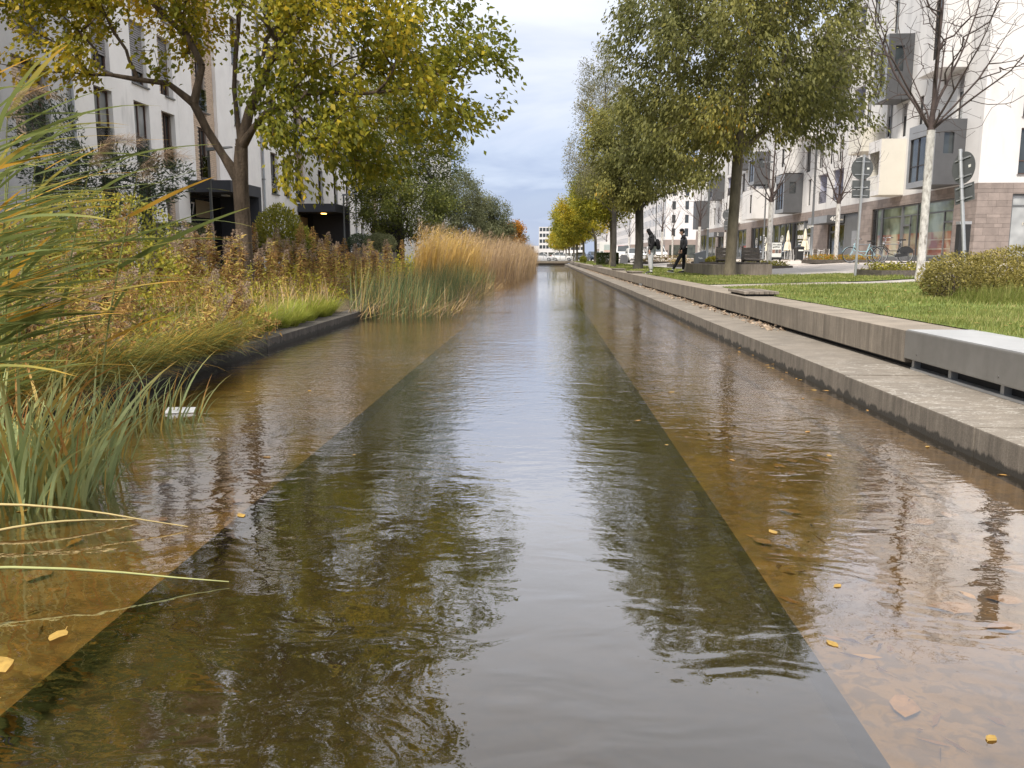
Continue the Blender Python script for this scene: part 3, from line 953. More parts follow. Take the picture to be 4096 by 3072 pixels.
# bays: y0, y1, z0, z1, depth, material of side and front, kind of front opening
BAYS = [(50.1, 53.7, 5.42, 9.1, 1.72, 'bay_dark', 'bay_grey', 'o'), (58.2, 60.4, 5.42, 9.1, 1.64, 'cream', 'white', 'b'),
        (58.0, 60.3, 11.63, 15.75, 1.67, 'bay_dark', 'bay_grey', 'w'), (50.4, 53.6, 12.0, 21.0, 1.55, 'white', 'white', 'w'),
        (62.0, 64.6, 8.75, 10.4, 1.6, 'cream', 'cream', ''), (80.7, 83.7, 5.42, 9.0, 1.75, 'bay_dark', 'bay_grey', 'o'),
        (81.0, 85.5, 9.1, 12.0, 1.7, 'white', 'white', 'w'), (92.8, 95.5, 9.05, 12.5, 1.7, 'bay_dark', 'bay_grey', 'o'),
        (93.0, 97.8, 5.42, 8.6, 1.7, 'white', 'white', 'w'), (127.7, 130.2, 5.42, 9.6, 1.7, 'bay_dark', 'bay_dark', ''),
        (69.5, 71.6, 14.6, 17.6, 1.5, 'bay_dark', 'bay_grey', 'o'), (75.5, 79.0, 11.7, 14.9, 1.6, 'white', 'white', 'w'),
        (101.5, 104.0, 11.6, 15.0, 1.7, 'bay_dark', 'bay_grey', 'o'), (106.0, 109.5, 5.5, 8.6, 1.6, 'white', 'white', 'w'), (116.0, 119.0, 9.0, 12.2, 1.6, 'bay_dark', 'bay_grey', 'o')]
def hits_bay(a, b, c, d):
    return any(a < y1 + 0.15 and b > y0 - 0.15 and c < z1 + 0.1 and d > z0 - 0.1 for y0, y1, z0, z1, *_ in BAYS)
wins = []
# loggias with railings
LOG = [(69.9, 72.6, 5.95, 8.45), (73.9, 76.3, 5.9, 8.4), (111.8, 114.5, 9.3, 11.7), (87.0, 90.2, 5.75, 8.3), (67.0, 68.7, 18.2, 20.2), (54.4, 57.3, 14.6, 17.3), (98.5, 100.5, 8.8, 11.3), (66.2, 68.6, 11.8, 14.2)]
cand = []
rw = random.Random(11)
for fi, z in enumerate(FL):
    yy = RY0 + 2.0 + rw.uniform(0, 1.5)
    while yy < RY1 - 2.2:
        wd = rw.choice([0.75, 0.9, 1.1, 1.3])
        c = z + rw.choice([0.45, 0.5, 0.55]); d = min(c + rw.choice([2.2, 2.35, 2.4]), ZT - 0.5)
        if not hits_bay(yy, yy + wd, c, d) and not any(yy < l[1] + 0.3 and yy + wd > l[0] - 0.3 and c < l[3] + .2 and d > l[2] - .2 for l in LOG):
            cand.append((yy, yy + wd, c, d))
        yy += wd + rw.uniform(1.3, 2.5)
wins = [w for w in cand if w[0] > 66.5] + [(64.4, 65.6, 18.1, 20.1), (61.0, 61.75, 16.6, 18.8), (52.4 + 1.6, 53.2 + 1.5, 18.6, 20.6), (64.9, 65.9, 11.0, 13.2), (61.0, 61.8, 9.64, 11.9), (58.45, 59.2, 9.3, 11.5), (50.8, 51.5, 9.24, 11.7), (62.6, 63.4, 13.4, 15.6), (65.2, 66.0, 14.6, 16.6), (61.6, 62.4, 5.9, 8.2), (65.0, 65.9, 5.9, 8.3), (66.6, 67.4, 8.9, 11.2), (56.0, 56.7, 9.3, 11.5), (55.8, 56.5, 5.9, 8.3)]
wall_with_openings(plR, RY0, RY1, ZG, ZT, wins + LOG, 0.22).build('wall', M['white'], bld)
MB().box(RX + 1.3, RY0 + 0.3, ZB, RX + 15, RY1 - 0.01, ZT - 0.01).build('core', M['white'], bld)
mb = MB(); plR.box(mb, RY0, RY1, ZT, ZT + 0.1, -16, 0.06); mb.build('parapet', M['frame_gr'], bld)
for w in wins:
    window(plR, bld, *w, M['frame'], M['glass'] if rw.random() < 0.6 else M['glass_lt'], 0.20, False, 0 if w[1] - w[0] < 0.95 else 1, blind=rw.choice((0, 0, 0, .35, .6)))
for l in LOG:
    lo = MB()
    e = -1.25
    lo.quad(plR.p(l[0], l[2], e), plR.p(l[1], l[2], e), plR.p(l[1], l[3], e), plR.p(l[0], l[3], e))
    for a in (l[0] - 0.001, l[1] + 0.001):
        lo.quad(plR.p(a, l[2], -.22), plR.p(a, l[2], e), plR.p(a, l[3], e), plR.p(a, l[3], -.22))
    lo.quad(plR.p(l[0], l[3] + .001, -.22), plR.p(l[0], l[3] + .001, e), plR.p(l[1], l[3] + .001, e), plR.p(l[1], l[3] + .001, -.22))
    lo.quad(plR.p(l[0], l[2] - .001, -.22), plR.p(l[0], l[2] - .001, e), plR.p(l[1], l[2] - .001, e), plR.p(l[1], l[2] - .001, -.22))
    lg = lo.build('loggia', M['lav'], bld)
    d = MB(); d.quad(plR.p(l[0] + .5, l[2], e + .03), plR.p(l[0] + 1.5, l[2], e + .03), plR.p(l[0] + 1.5, l[3] - .3, e + .03), plR.p(l[0] + .5, l[3] - .3, e + .03))
    d.build('door', M['glass'], lg)
    rl = MB(); plR.box(rl, l[0], l[1], l[2] + 0.98, l[2] + 1.03, -0.14, -0.10)
    u = l[0] + 0.06
    while u < l[1]:
        plR.box(rl, u, u + 0.022, l[2], l[2] + 0.98, -0.13, -0.11); u += 0.13
    rl.build('railing', M['frame'], lg)
# bays
for y0, y1, z0, z1, dep, ms, mf, kind in BAYS:
    b = MB()
    plf = Plane((RX - dep, 0, 0), (0, 1, 0), (-1, 0, 0))
    pls = Plane((0, y0, 0), (1, 0, 0), (0, -1, 0))
    ops = []
    if kind == 'o': ops = [(y0 + 0.25, y1 - 0.2, z0 + 0.35, z1 - 0.75)]
    if kind == 'b': ops = [(y0 + 0.25, y1 - 0.1, z0 + 0.3, z1 - 0.75)]
    if kind == 'w': ops = [(y0 + 0.4, min(y0 + 1.3, y1 - .3), z0 + 0.6, z1 - 0.6)]
    sops = [(RX - dep * 0.72, RX - dep * 0.38, z0 + 1.75, z1 - 0.75)] if ms == 'bay_dark' and kind == 'o' and z1 - z0 > 3.3 or (y0 == 58.0) else []
    s = wall_with_openings(pls, RX - dep, RX, z0, z1, sops, 0.12)
    s.quad((RX - dep, y1, z0), (RX, y1, z0), (RX, y1, z1), (RX - dep, y1, z1))
    s.quad((RX - dep, y0, z1), (RX, y0, z1), (RX, y1, z1), (RX - dep, y1, z1))
    s.quad((RX - dep, y0, z0), (RX, y0, z0), (RX, y1, z0), (RX - dep, y1, z0))
    bo = s.build('bay', M[ms], bld)
    wall_with_openings(plf, y0, y1, z0, z1, ops, 0.12).build('bay_front', M[mf], bo)
    for (a, c, e, f) in ops:
        if kind == 'b':
            # balcony: open loggia, pale inside, white bars
            MB().quad((RX - 0.02, a, e), (RX - 0.02, c, e), (RX - 0.02, c, f), (RX - 0.02, a, f)).build('pane', M['glass'], bo)
            rl = MB(); plf.box(rl, a, c, e + .98, e + 1.03, -.1, -.06)
            u = a + .05
            while u < c:
                plf.box(rl, u, u + .022, e, e + .98, -.09, -.07); u += .12
            rl.build('railing', M['w_paint'], bo)
        else:
            MB().quad(plf.p(a, e, -.118), plf.p(c, e, -.118), plf.p(c, f, -.118), plf.p(a, f, -.118)).build('pane', M['glass'], bo)
            fr = MB()
            n = max(1, int((c - a) / 0.8))
            for i in range(n + 1):
                u = a + (c - a - .06) * i / n
                plf.box(fr, u, u + .06, e, f, -.117, -.06)
            plf.box(fr, a, c, e + (f - e) * .35, e + (f - e) * .35 + .05, -.116, -.07)
            fr.build('frame', M['frame'], bo)
    for (a, c, e, f) in sops:
        MB().quad(pls.p(a, e, -.118), pls.p(c, e, -.118), pls.p(c, f, -.118), pls.p(a, f, -.118)).build('pane', M['glass'], bo)
# end wall towards the camera
ews = [(26.1, 27.4, z + 0.4, z + 2.9) for z in FL] + [(30.0, 31.3, z + 0.4, z + 2.9) for z in FL]
SHE = (25.95, 32.0, 1.0, 4.75)
wall_with_openings(plE, RX, RX + 15, ZG, ZT, [w for w in ews if w[3] < ZT - .3], 0.2).build('end_wall', M['white'], bld)
for w in ews:
    if w[3] < ZT - .3:
        window(plE, bld, *w, M['frame_br'], M['glass'], 0.2, True, 1, bar=w[2] + 0.75)
for yy in (60.9, 91.0):
    dp = MB().tube([(RX - .06, yy, ZG + .1), (RX - .06, yy, ZT)], .05, 8).build('downpipe', M['post'], bld)
# ---- ground storey: stone panels on a dark backing, shop openings
SHOPS = [(50.9, 63.4, 1.0, 4.72), (66.2, 73.0, 1.0, 4.72), (77.5, 100.0, 1.0, 4.6), (102.5, 114.5, 1.0, 4.6), (115.6, 119.0, 1.0, 4.3), (121.0, 134.0, 1.0, 4.6)]
bk = Plane((RX + 0.03, 0, 0), (0, 1, 0), (-1, 0, 0))
wall_with_openings(bk, RY0 + .03, RY1, ZB - 0.2, ZG, SHOPS, 0.3).build('stone_backing', M['joint'], bld)
bke = Plane((0, RY0 + 0.03, 0), (1, 0, 0), (0, -1, 0))
wall_with_openings(bke, RX + .03, RX + 15, ZB - 0.2, ZG, [SHE], 0.3).build('stone_backing', M['joint'], bld)
ROWS = [0.32, 0.22, 0.43, 0.34, 0.41, 0.20]
def stone_field(pl, u0, u1, v0, v1, ops, th):
    out = []
    v, i = v1, 0
    while v > v0 + 0.05:
        h = min(ROWS[i % 6], v - v0)
        u = u0
        while u < u1 - 0.02:
            ln = rw.choice([0.45, 0.6, 0.75, 0.9, 0.62])
            e = min(u + ln, u1)
            if u1 - e < 0.15: e = u1
            a, b = u, e
            hole = [o for o in ops if o[0] < b - 1e-6 and o[1] > a + 1e-6 and o[2] < v - .02 and o[3] > v - h + .02]
            if hole:
                o = hole[0]
                if o[3] < v - .02 or True:
                    if a < o[0]:
                        b = o[0]
                    elif b > o[1] and a < o[1]:
                        a = o[1]
                    else:
                        u = e; continue
            lo, hi = v - h + 0.005, v - 0.005
            out.append(pl.bx(a + 0.004, b - 0.004, lo, hi, -0.028, th + rw.uniform(-.002, .002)))
            u = e
        v -= h; i += 1
    return out
st = stone_field(plR, RY0, 50.9, ZB - .1, ZG, [], 0.0) + stone_field(plE, RX + 0.01, RX + 1.95, ZB - .1, ZG, [], 0.0)
st += stone_field(plR, 63.4, 66.2, ZB - .1, ZG, [], 0.0) + stone_field(plR, 50.9, 63.4, 4.72, ZG, [], 0.0)
st += stone_field(plE, RX + 1.95, RX + 8, 4.75, ZG, [], 0.0) + stone_field(plR, 73.0, 77.5, ZB - .1, ZG, [], 0.0)
st += stone_field(plR, 66.2, 73.0, 4.72, ZG, [], 0.0) + stone_field(plR, 77.5, RY1, 4.6, ZG, [], 0.0)
for a, b in ((100.0, 102.5), (114.5, 115.6), (119.0, 121.0), (134.0, RY1)):
    st += stone_field(plR, a, b, ZB - .1, 4.6, [], 0.0)
pieces(bld, 'stone_panel', st, M['stone'], 300)
# striped foil behind the near shop glass
def foil_mat():
    m, t, b = base_mat('shop glass with striped foil')
    g = N(t, 'ShaderNodeNewGeometry'); s = N(t, 'ShaderNodeSeparateXYZ'); t.links.new(g.outputs['Position'], s.inputs[0])
    n1 = N(t, 'ShaderNodeTexNoise'); n1.inputs['Scale'].default_value = 0.6; t.links.new(g.outputs['Position'], n1.inputs['Vector'])
    band = N(t, 'ShaderNodeMath'); band.operation = 'FRACT'; t.links.new(mth(t, 'MULTIPLY', s.outputs[2], 1.75), band.inputs[0])
    st_ = ramp(t, band.outputs[0], [(0.0, (1, 1, 1)), (0.10, (1, 1, 1)), (0.12, (0, 0, 0)), (0.97, (0, 0, 0))])
    low = ramp(t, n1.outputs[0], [(0.42, (0.22, 0.085, 0.06)), (0.6, (0.40, 0.38, 0.27))])
    low = mixc(t, st_, low, (0.38, 0.33, 0.26))
    up = ramp(t, n1.outputs[0], [(0.35, (0.09, 0.11, 0.09)), (0.65, (0.30, 0.36, 0.29))])
    sel = N(t, 'ShaderNodeMapRange'); sel.inputs[1].default_value = 2.78; sel.inputs[2].default_value = 2.84
    t.links.new(s.outputs[2], sel.inputs[0])
    base = N(t, 'ShaderNodeMapRange'); base.inputs[1].default_value = 1.35; base.inputs[2].default_value = 1.38
    t.links.new(s.outputs[2], base.inputs[0])
    c = mixc(t, base.outputs[0], (0.28, 0.31, 0.27), low)
    c = mixc(t, sel.outputs[0], c, up)
    t.links.new(c, b.inputs['Base Color'])
    b.inputs['Roughness'].default_value = 0.05; b.inputs['Specular IOR Level'].default_value = 0.7
    return m
M['foil'] = foil_mat()
def shopfront(pl, parent, a, b, c, d, mulls, glass, louv=None, doors=(), trans=None, dep=0.22, fr=None):
    fr = fr or M['frame_gr']
    f = MB(); e0, e1 = -dep, -dep + 0.1
    pl.box(f, a, b, c, c + 0.28, e0, e1 - .02); pl.box(f, a, b, d - 0.1, d, e0, e1 - .02)
    for m_, wd in mulls:
        pl.box(f, m_ - wd / 2, m_ + wd / 2, c, d, e0, e1)
    if trans:
        pl.box(f, a, b, trans - .04, trans + .04, e0, e1 - .03)
    for da, db in doors:
        pl.box(f, da, da + .09, c, trans or d, e0, e1 + .01); pl.box(f, db - .09, db, c, trans or d, e0, e1 + .01)
        pl.box(f, da, db, 3.3, 3.42, e0, e1 + .005)
    fo = f.build('shopfront', fr, parent)
    g = MB(); g.quad(pl.p(a, c, e0 + .03), pl.p(b, c, e0 + .03), pl.p(b, d, e0 + .03), pl.p(a, d, e0 + .03))
    g.build('pane', glass, fo)
    for da, db in doors:
        h = MB(); pl.box(h, db - .16, db - .13, 1.5, 2.9, e1 + .02, e1 + .05); h.build('door_handle', M['chrome'], fo)
    if louv:
        for (la, lb) in louv:
            l_ = MB(); v = c + .1
            pl.box(l_, la, lb, c, d, e0, e0 + .05)
            while v < d - .1:
                pl.box(l_, la + .04, lb - .04, v, v + .05, e0 + .04, e1 + .06); v += .11
            l_.build('louvre', M['frame'], fo)
    return fo
s1 = shopfront(plR, bld, 50.9, 63.4, 1.0, 4.72, [(50.96, .12), (54.9, .35), (56.0, .1), (58.4, .30), (61.8, .34), (62.75, .1)], M['foil'], [(62.8, 63.38)], [(51.1, 52.3), (57.0, 58.2)], 4.0)
s2 = shopfront(plR, bld, 66.2, 73.0, 1.0, 4.72, [(66.26, .12), (69.2, .4), (70.9, .1), (72.93, .12)], M['shop'], None, [(71.1, 72.8)], 3.9)
gp = MB(); plR.box(gp, 66.35, 69.0, 1.05, 4.6, -.2, -.13); gp.build('grey_door_panel', M['frame_gr'], s2)
gd = MB(); plR.box(gd, 66.5, 67.6, 1.05, 3.3, -.129, -.10); gd.build('service_door', M['bay_grey'], s2)
s3 = shopfront(plR, bld, 77.5, 100.0, 1.0, 4.6, [(77.9, .1), (80.0, .5), (82.6, .12), (85.0, .35), (86.4, .1), (88.6, .3), (90.8, .12), (93.2, .35), (95.2, .12), (97.2, .12), (99.1, .2)], M['shop'], [(83.0, 84.0), (99.2, 99.9)], [(78.0, 79.5)], None)
s4 = shopfront(plR, bld, 102.5, 114.5, 1.0, 4.6, [(102.6, .2), (105, .15), (107.5, .2), (110, .15), (112.5, .2), (114.4, .2)], M['shop'], [(113, 114)])
s5 = shopfront(plR, bld, 115.6, 119.0, 1.0, 4.3, [(115.7, .2), (117.3, .1), (118.9, .2)], M['shop'])
s6 = shopfront(plR, bld, 121.0, 134.0, 1.0, 4.6, [(121.1, .2), (124, .15), (127.5, .2), (130.5, .15), (133.9, .2)], M['shop'])
se = shopfront(plE, bld, 25.95, 32.0, 1.0, 4.75, [(26.0, .1), (29.0, .2), (31.95, .1)], M['glass_lt'], None, (), 4.1)
lettering('mou', 0.36, (27.0, RY0 + 0.165, 3.12), 0, M['letter_gr'], se)
# café window print, too small to read in the photograph: strokes of white film
def strokes(parent, y0, y1, z0, z1, n, seed, lean=0.0):
    r_ = random.Random(seed); mb = MB()
    for i in range(n):
        u = y0 + (y1 - y0) * (i + r_.uniform(0.1, 0.6)) / n
        w_ = (y1 - y0) / n * r_.uniform(0.25, 0.5)
        a_, b_ = z0 + (z1 - z0) * r_.uniform(0, 0.15), z1 - (z1 - z0) * r_.uniform(0, 0.2)
        plR.box(mb, u, u + w_, a_, b_, -.187, -.175)
        if r_.random() < 0.6:
            zz = r_.choice((a_, (a_ + b_) / 2, b_ - 0.06))
            plR.box(mb, u + w_, u + (y1 - y0) / n * 0.9, zz, zz + (z1 - z0) * 0.13, -.187, -.175)
    return mb.build('lettering', M['letter'], parent)
strokes(s3, 80.4, 82.4, 3.75, 4.45, 8, 1)
strokes(s3, 80.5, 82.2, 2.95, 3.35, 9, 2)
for k, (a_, b_) in enumerate(((80.7, 82.1), (81.0, 81.9), (81.0, 81.9))):
    strokes(s3, a_, b_, 2.72 - k * .28, 2.84 - k * .28, 8, 5 + k)
strokes(s3, 78.0, 79.5, 3.85, 4.45, 6, 9)
strokes(s3, 78.1, 79.1, 1.9, 3.2, 6, 10)
for yy in (87.5, 94.2, 98.0):
    rg = MB(); rg.ring((RX + 0.15, yy, 3.0), (1, 0, 0), .42, .03, 24, 5)
    rg.ring((RX + 0.15, yy, 3.0), (1, 0, 0), .18, .03, 16, 5)
    rg.build('round_logo', M['letter'], s3)
    bb_ = MB(); plR.box(bb_, yy - .3, yy + .3, 2.32, 2.44, -.187, -.175); bb_.build('window_print', M['letter'], s3)
for yy in (85.4, 96.0):
    bl = MB(); plR.box(bl, yy, yy + .5, 3.1, 3.6, -.18, -.165); bl.build('window_print', pm('pale window print %d' % yy, (0.5, 0.55, 0.6), .5, .2, 12), s3)
# entrance canopies with house numbers
def canopy(y0, y1, num, label, small=None, z0=4.0, dep=1.35):
    t = thing('entrance_canopy', label, 'canopy', (RX - dep, y0, z0))
    MB().box(RX - dep, y0, z0, RX + 0.005, y1, z0 + .62).build('box', M['bay_dark'], t, bevel=.01)
    MB().box(RX - dep - .004, y0 + .02, z0 + .02, RX - dep, y1 - .02, z0 + .60).build('fascia', M['bay_grey'], t)
    lettering(num, .52, (RX - dep * 0.62, y0 - .012, z0 + .31), 0, M['letter'], t, 'house_number')
    if small:
        sm = MB()
        for i in range(11):
            sm.box(RX - dep * .40 + i * .045, y0 - .012, z0 + .2, RX - dep * .40 + i * .045 + .03, y0 - .004, z0 + .2 + .07 + .03 * (i % 3))
        sm.build('lettering', M['letter_gr'], t)
    return t
canopy(69.3, 74.2, '40', 'charcoal canopy beside the bicycles with large white digits 40', True)
canopy(115.4, 119.2, '2', 'small charcoal canopy with a single white digit far along the shops')

# ---------------- second block along the street and far buildings
def far_block(name, label, x0, y0, x1, y1, zg, zt, mat, gmat, floors, step=2.6, face='WS', winw=1.1, group='buildings along the far street'):
    t = thing(name, label, 'building', (x0, y0, zg), group)
    MB().box(x0, y0, zg + 4.2, x1, y1, zt).build('wall', mat, t)
    MB().box(x0 + .02, y0 + .02, zg - .5, x1, y1, zg + 4.2).build('ground_storey', gmat, t)
    sh = (zt - zg - 4.2) / floors
    me = {}
    def win(nm, w, h, axis, loc, mt):
        k = (nm, w, h, axis)
        if k not in me:
            me[k] = (MB().box(-.03, -w / 2, -h / 2, .03, w / 2, h / 2) if axis == 'x' else MB().box(-w / 2, -.03, -h / 2, w / 2, .03, h / 2)).mesh(nm, mt)
        o = bpy.data.objects.new(nm, me[k]); COL.objects.link(o); o.parent = t
        o.location = Vector(loc) - ORG[t.name]
    for f in range(floors):
        z = zg + 4.2 + sh * (f + .55)
        if 'W' in face:
            n = int((y1 - y0) / step)
            for i in range(min(n, 24)):
                win('window', winw, sh * .6, 'x', (x0, y0 + step * (i + .6), z), M['glass'])
        if 'S' in face:
            n = int((x1 - x0) / step)
            for i in range(min(n, 9)):
                win('window', winw, sh * .6, 'y', (x0 + step * (i + .6), y0, z), M['glass'])
    if 'S' in face:
        for i in range(int((x1 - x0) / 4)):
            win('shop_window', 3.4, 2.9, 'y', (x0 + 2.6 + 4 * i, y0 + .02, zg + 1.6), M['shop'])
    if 'W' in face:
        for i in range(int((y1 - y0) / 5)):
            win('shop_window', 4.0, 2.9, 'x', (x0 + .02, y0 + 3 + 5 * i, zg + 1.6), M['shop'])
    return t
M['white2'] = pm('far white render', (0.56, 0.55, 0.55), 0.9, 0.04, 0.5)
M['stone_far'] = pm('far brown stone', (0.23, 0.19, 0.17), 0.8, 0.08, 0.8)
far_block('corner_building', 'white corner building with brown base across the side street', 26.5, 190, 60, 250, 0.9, 20, M['white2'], M['stone_far'], 5, 2.9, winw=.8)
far_block('street_building', 'white building with tall window strips further down the street', 26, 262, 50, 330, 0.9, 19, M['white2'], M['stone_far'], 5, 3.2, winw=.8)
far_block('street_building', 'last white building on the right side of the street', 24, 345, 50, 430, 0.9, 18, M['white2'], M['stone_far'], 5, 3.2, winw=.8)
far_block('office_tower', 'pale office tower with ribbon windows beyond the footbridge', -4.5, 430, 9, 446, 0.6, 16.5, M['white2'], M['white2'], 4, 1.7, 'S', 1.35)
far_block('office_tower', 'taller white office slab behind the yellow trees', 6, 520, 22, 540, 0.6, 26.5, M['white2'], M['white2'], 7, 2.0, 'S', 1.6)
far_block('flat_hall', 'long low white hall with a dark red roof edge beyond the footbridge', -60, 470, -5, 490, 0.6, 7.5, M['white2'], M['white2'], 1, 6, 'S', 1.4)
# ------------------------------------------------------------------ plants
RNG = np.random.default_rng(5)

def sample_ell(ells, n, rng, shell=0.42):
    vol = np.array([e[1][0] * e[1][1] * e[1][2] for e in ells]); vol = vol / vol.sum()
    idx = rng.choice(len(ells), n, p=vol)
    d = rng.normal(size=(n, 3)); d /= np.linalg.norm(d, axis=1)[:, None]
    r = rng.random(n) ** shell
    c = np.array([e[0] for e in ells])[idx]; rad = np.array([e[1] for e in ells])[idx]
    return c + d * rad * r[:, None]

def grow(limbs, ells, n, seed, step=0.45, shell=0.42, jit=0.05, up=0.0, ctrl=0.35):
    """limbs: polylines (lists of points); limb 0 is the trunk and each later limb starts on an existing point.
    Then n targets in the ellipsoids are tied in one after the other, each by a bent twig from its best neighbour."""
    rng = np.random.default_rng(seed)
    P, par, plen, di = [], [], [], []
    for li, L in enumerate(limbs):
        L = [np.array(p, float) for p in L]
        pts = [L[0]]
        for a, b in zip(L, L[1:]):
            k = max(1, int(np.linalg.norm(b - a) / step))
            pts += [a + (b - a) * (i + 1) / k + (rng.normal(size=3) * jit * 0.4 if li else 0) for i in range(k)]
        if li == 0:
            prev = -1
        else:
            prev = int(np.argmin([np.linalg.norm(q - pts[0]) for q in P])); pts = pts[1:]
        for p in pts:
            d = p - P[prev] if prev >= 0 else np.array((0, 0, 1.0))
            P.append(p); par.append(prev)
            plen.append((plen[prev] if prev >= 0 else 0) + np.linalg.norm(d)); di.append(d / (np.linalg.norm(d) + 1e-9))
            prev = len(P) - 1
    n0 = len(P)
    zmin = limbs[0][-1][2] - 0.3
    T = sample_ell(ells, n, rng, shell)
    base = np.array(limbs[0][-1])
    T = T[np.argsort(np.linalg.norm(T - base, axis=1))]
    cap = n0 + n * 14
    A = np.zeros((cap, 3)); A[:n0] = np.array(P)
    D = np.zeros((cap, 3)); D[:n0] = np.array(di)
    Lg = np.zeros(cap); Lg[:n0] = plen
    ok = np.zeros(cap, bool); ok[:n0] = A[:n0, 2] > zmin
    cnt = n0
    for t in T:
        v = t - A[:cnt]
        d = np.linalg.norm(v, axis=1) + 1e-6
        ang = (v * D[:cnt]).sum(1) / d
        cost = d * (1.35 - 0.5 * ang) + 0.10 * Lg[:cnt]
        cost[~ok[:cnt]] = 1e9
        j = int(np.argmin(cost))
        dist = d[j]
        k = min(13, max(1, int(math.ceil(dist / step))))
        c = A[j] + D[j] * dist * ctrl + np.array((0, 0, up * dist))
        prev = j
        for i in range(1, k + 1):
            s = i / k
            p = A[j] * (1 - s) ** 2 + 2 * c * s * (1 - s) + t * s * s
            if i < k: p = p + rng.normal(size=3) * jit
            dd = p - A[prev]; ln = np.linalg.norm(dd) + 1e-9
            A[cnt] = p; D[cnt] = dd / ln; Lg[cnt] = Lg[prev] + ln; ok[cnt] = True
            par.append(prev); prev = cnt; cnt += 1
    A = A[:cnt]; par = np.array(par)
    w = np.zeros(cnt)
    haschild = np.zeros(cnt, bool); haschild[par[par >= 0]] = True
    w[~haschild] = 1
    for i in range(cnt - 1, 0, -1):
        w[par[i]] += w[i]
    return A, par, w, n0, D[:cnt]

def tubes(name, A, par, rad, mat, sel=None, thick_n=7, thin_n=3):
    V, F, off = [], [], 0
    e = np.array([i for i in range(len(A)) if par[i] >= 0 and (sel is None or sel[i])])
    if len(e) == 0: e = np.array([1])
    for thin in (False, True):
        ee = e[(rad[e] < 0.012) == thin]
        if len(ee) == 0: continue
        n = thin_n if thin else thick_n
        a, b = A[par[ee]], A[ee]
        ra, rb = np.minimum(rad[par[ee]], rad[ee] * 1.7), rad[ee]
        ax = b - a; ax /= np.linalg.norm(ax, axis=1)[:, None] + 1e-9
        # continue the ring direction of the parent so that joints close
        axp = a - A[np.maximum(par[par[ee]], 0)]
        ln = np.linalg.norm(axp, axis=1)[:, None]
        axa = np.where(ln > 1e-6, axp / (ln + 1e-9), ax)
        def ringp(c, x, r):
            ref = np.where(np.abs(x[:, 2:3]) < 0.97, np.array([[0, 0, 1.0]]), np.array([[1.0, 0, 0]]))
            u = np.cross(x, ref); u /= np.linalg.norm(u, axis=1)[:, None] + 1e-9
            v = np.cross(x, u)
            th = np.arange(n) * 2 * np.pi / n
            return c[:, None] + (u[:, None] * np.cos(th)[None, :, None] + v[:, None] * np.sin(th)[None, :, None]) * r[:, None, None]
        r0, r1 = ringp(a - ax * ra[:, None] * (0.3 if thin else 0.0), ax, ra), ringp(b, ax, rb)
        v = np.concatenate([r0, r1], axis=1).reshape(-1, 3)
        m = len(ee)
        base = off + np.arange(m)[:, None] * 2 * n
        j = np.arange(n)
        f = np.stack([base + j, base + (j + 1) % n, base + n + (j + 1) % n, base + n + j], axis=2).reshape(-1, 4)
        V.append(v); F.append(f); off += len(v)
    return np_mesh(name, np.concatenate(V), np.concatenate(F), mat, smooth=True)

def leaves_mesh(name, pos, dirs, L, W, mat, tint, rng, fold=0.25):
    n = len(pos)
    dirs = dirs / (np.linalg.norm(dirs, axis=1)[:, None] + 1e-9)
    r = rng.normal(size=(n, 3))
    s = np.cross(dirs, r); s /= np.linalg.norm(s, axis=1)[:, None] + 1e-9
    nn = np.cross(dirs, s)
    L = np.asarray(L).reshape(-1, 1) * np.ones((n, 1)); W = np.asarray(W).reshape(-1, 1) * np.ones((n, 1))
    v = np.stack([pos, pos + dirs * L * 0.42 + s * W * 0.5 + nn * W * fold, pos + dirs * L, pos + dirs * L * 0.42 - s * W * 0.5 + nn * W * fold], axis=1).reshape(-1, 3)
    f = np.arange(4 * n).reshape(-1, 4)
    return np_mesh(name, v, f, mat, np.repeat(tint, 4))

def clump(p, rng, scale=0.9):
    """slow pseudo-noise for colour patches"""
    ph = rng.random(6) * 6.28
    return 0.5 + 0.17 * (np.sin(p[:, 0] * scale * 1.1 + ph[0]) + np.sin(p[:, 1] * scale * 1.3 + ph[1] + p[:, 2] * 0.7) + np.sin(p[:, 2] * scale * 1.7 + ph[2] + p[:, 0] * 0.6))

LEAF = {}
LEAF['gold'] = leaf_mat('yellowing hackberry leaves', [(0.0, (0.17, 0.19, 0.022)), (0.35, (0.34, 0.31, 0.028)), (0.65, (0.56, 0.41, 0.03)), (1.0, (0.72, 0.44, 0.035))], 0.52)
LEAF['olive'] = leaf_mat('green hackberry leaves', [(0.0, (0.13, 0.14, 0.045)), (0.5, (0.24, 0.235, 0.07)), (0.86, (0.36, 0.33, 0.08)), (0.93, (0.56, 0.37, 0.05)), (1.0, (0.62, 0.35, 0.04))], 0.48)
LEAF['willow'] = leaf_mat('grey green willow leaves', [(0.0, (0.16, 0.16, 0.08)), (0.5, (0.25, 0.235, 0.115)), (1.0, (0.35, 0.30, 0.14))], 0.42)
LEAF['green'] = leaf_mat('dark green hornbeam leaves', [(0.0, (0.075, 0.10, 0.026)), (0.5, (0.15, 0.175, 0.04)), (1.0, (0.32, 0.30, 0.055))], 0.4)
LEAF['yellow'] = leaf_mat('yellow green street tree leaves', [(0.0, (0.19, 0.215, 0.03)), (0.5, (0.41, 0.36, 0.034)), (1.0, (0.66, 0.42, 0.034))], 0.5)
LEAF['grey'] = leaf_mat('grey olive leaves', [(0.0, (0.11, 0.125, 0.065)), (1.0, (0.26, 0.27, 0.13))], 0.4)
LEAF['orange'] = leaf_mat('orange autumn leaves', [(0.0, (0.32, 0.14, 0.015)), (1.0, (0.60, 0.28, 0.02))], 0.45)

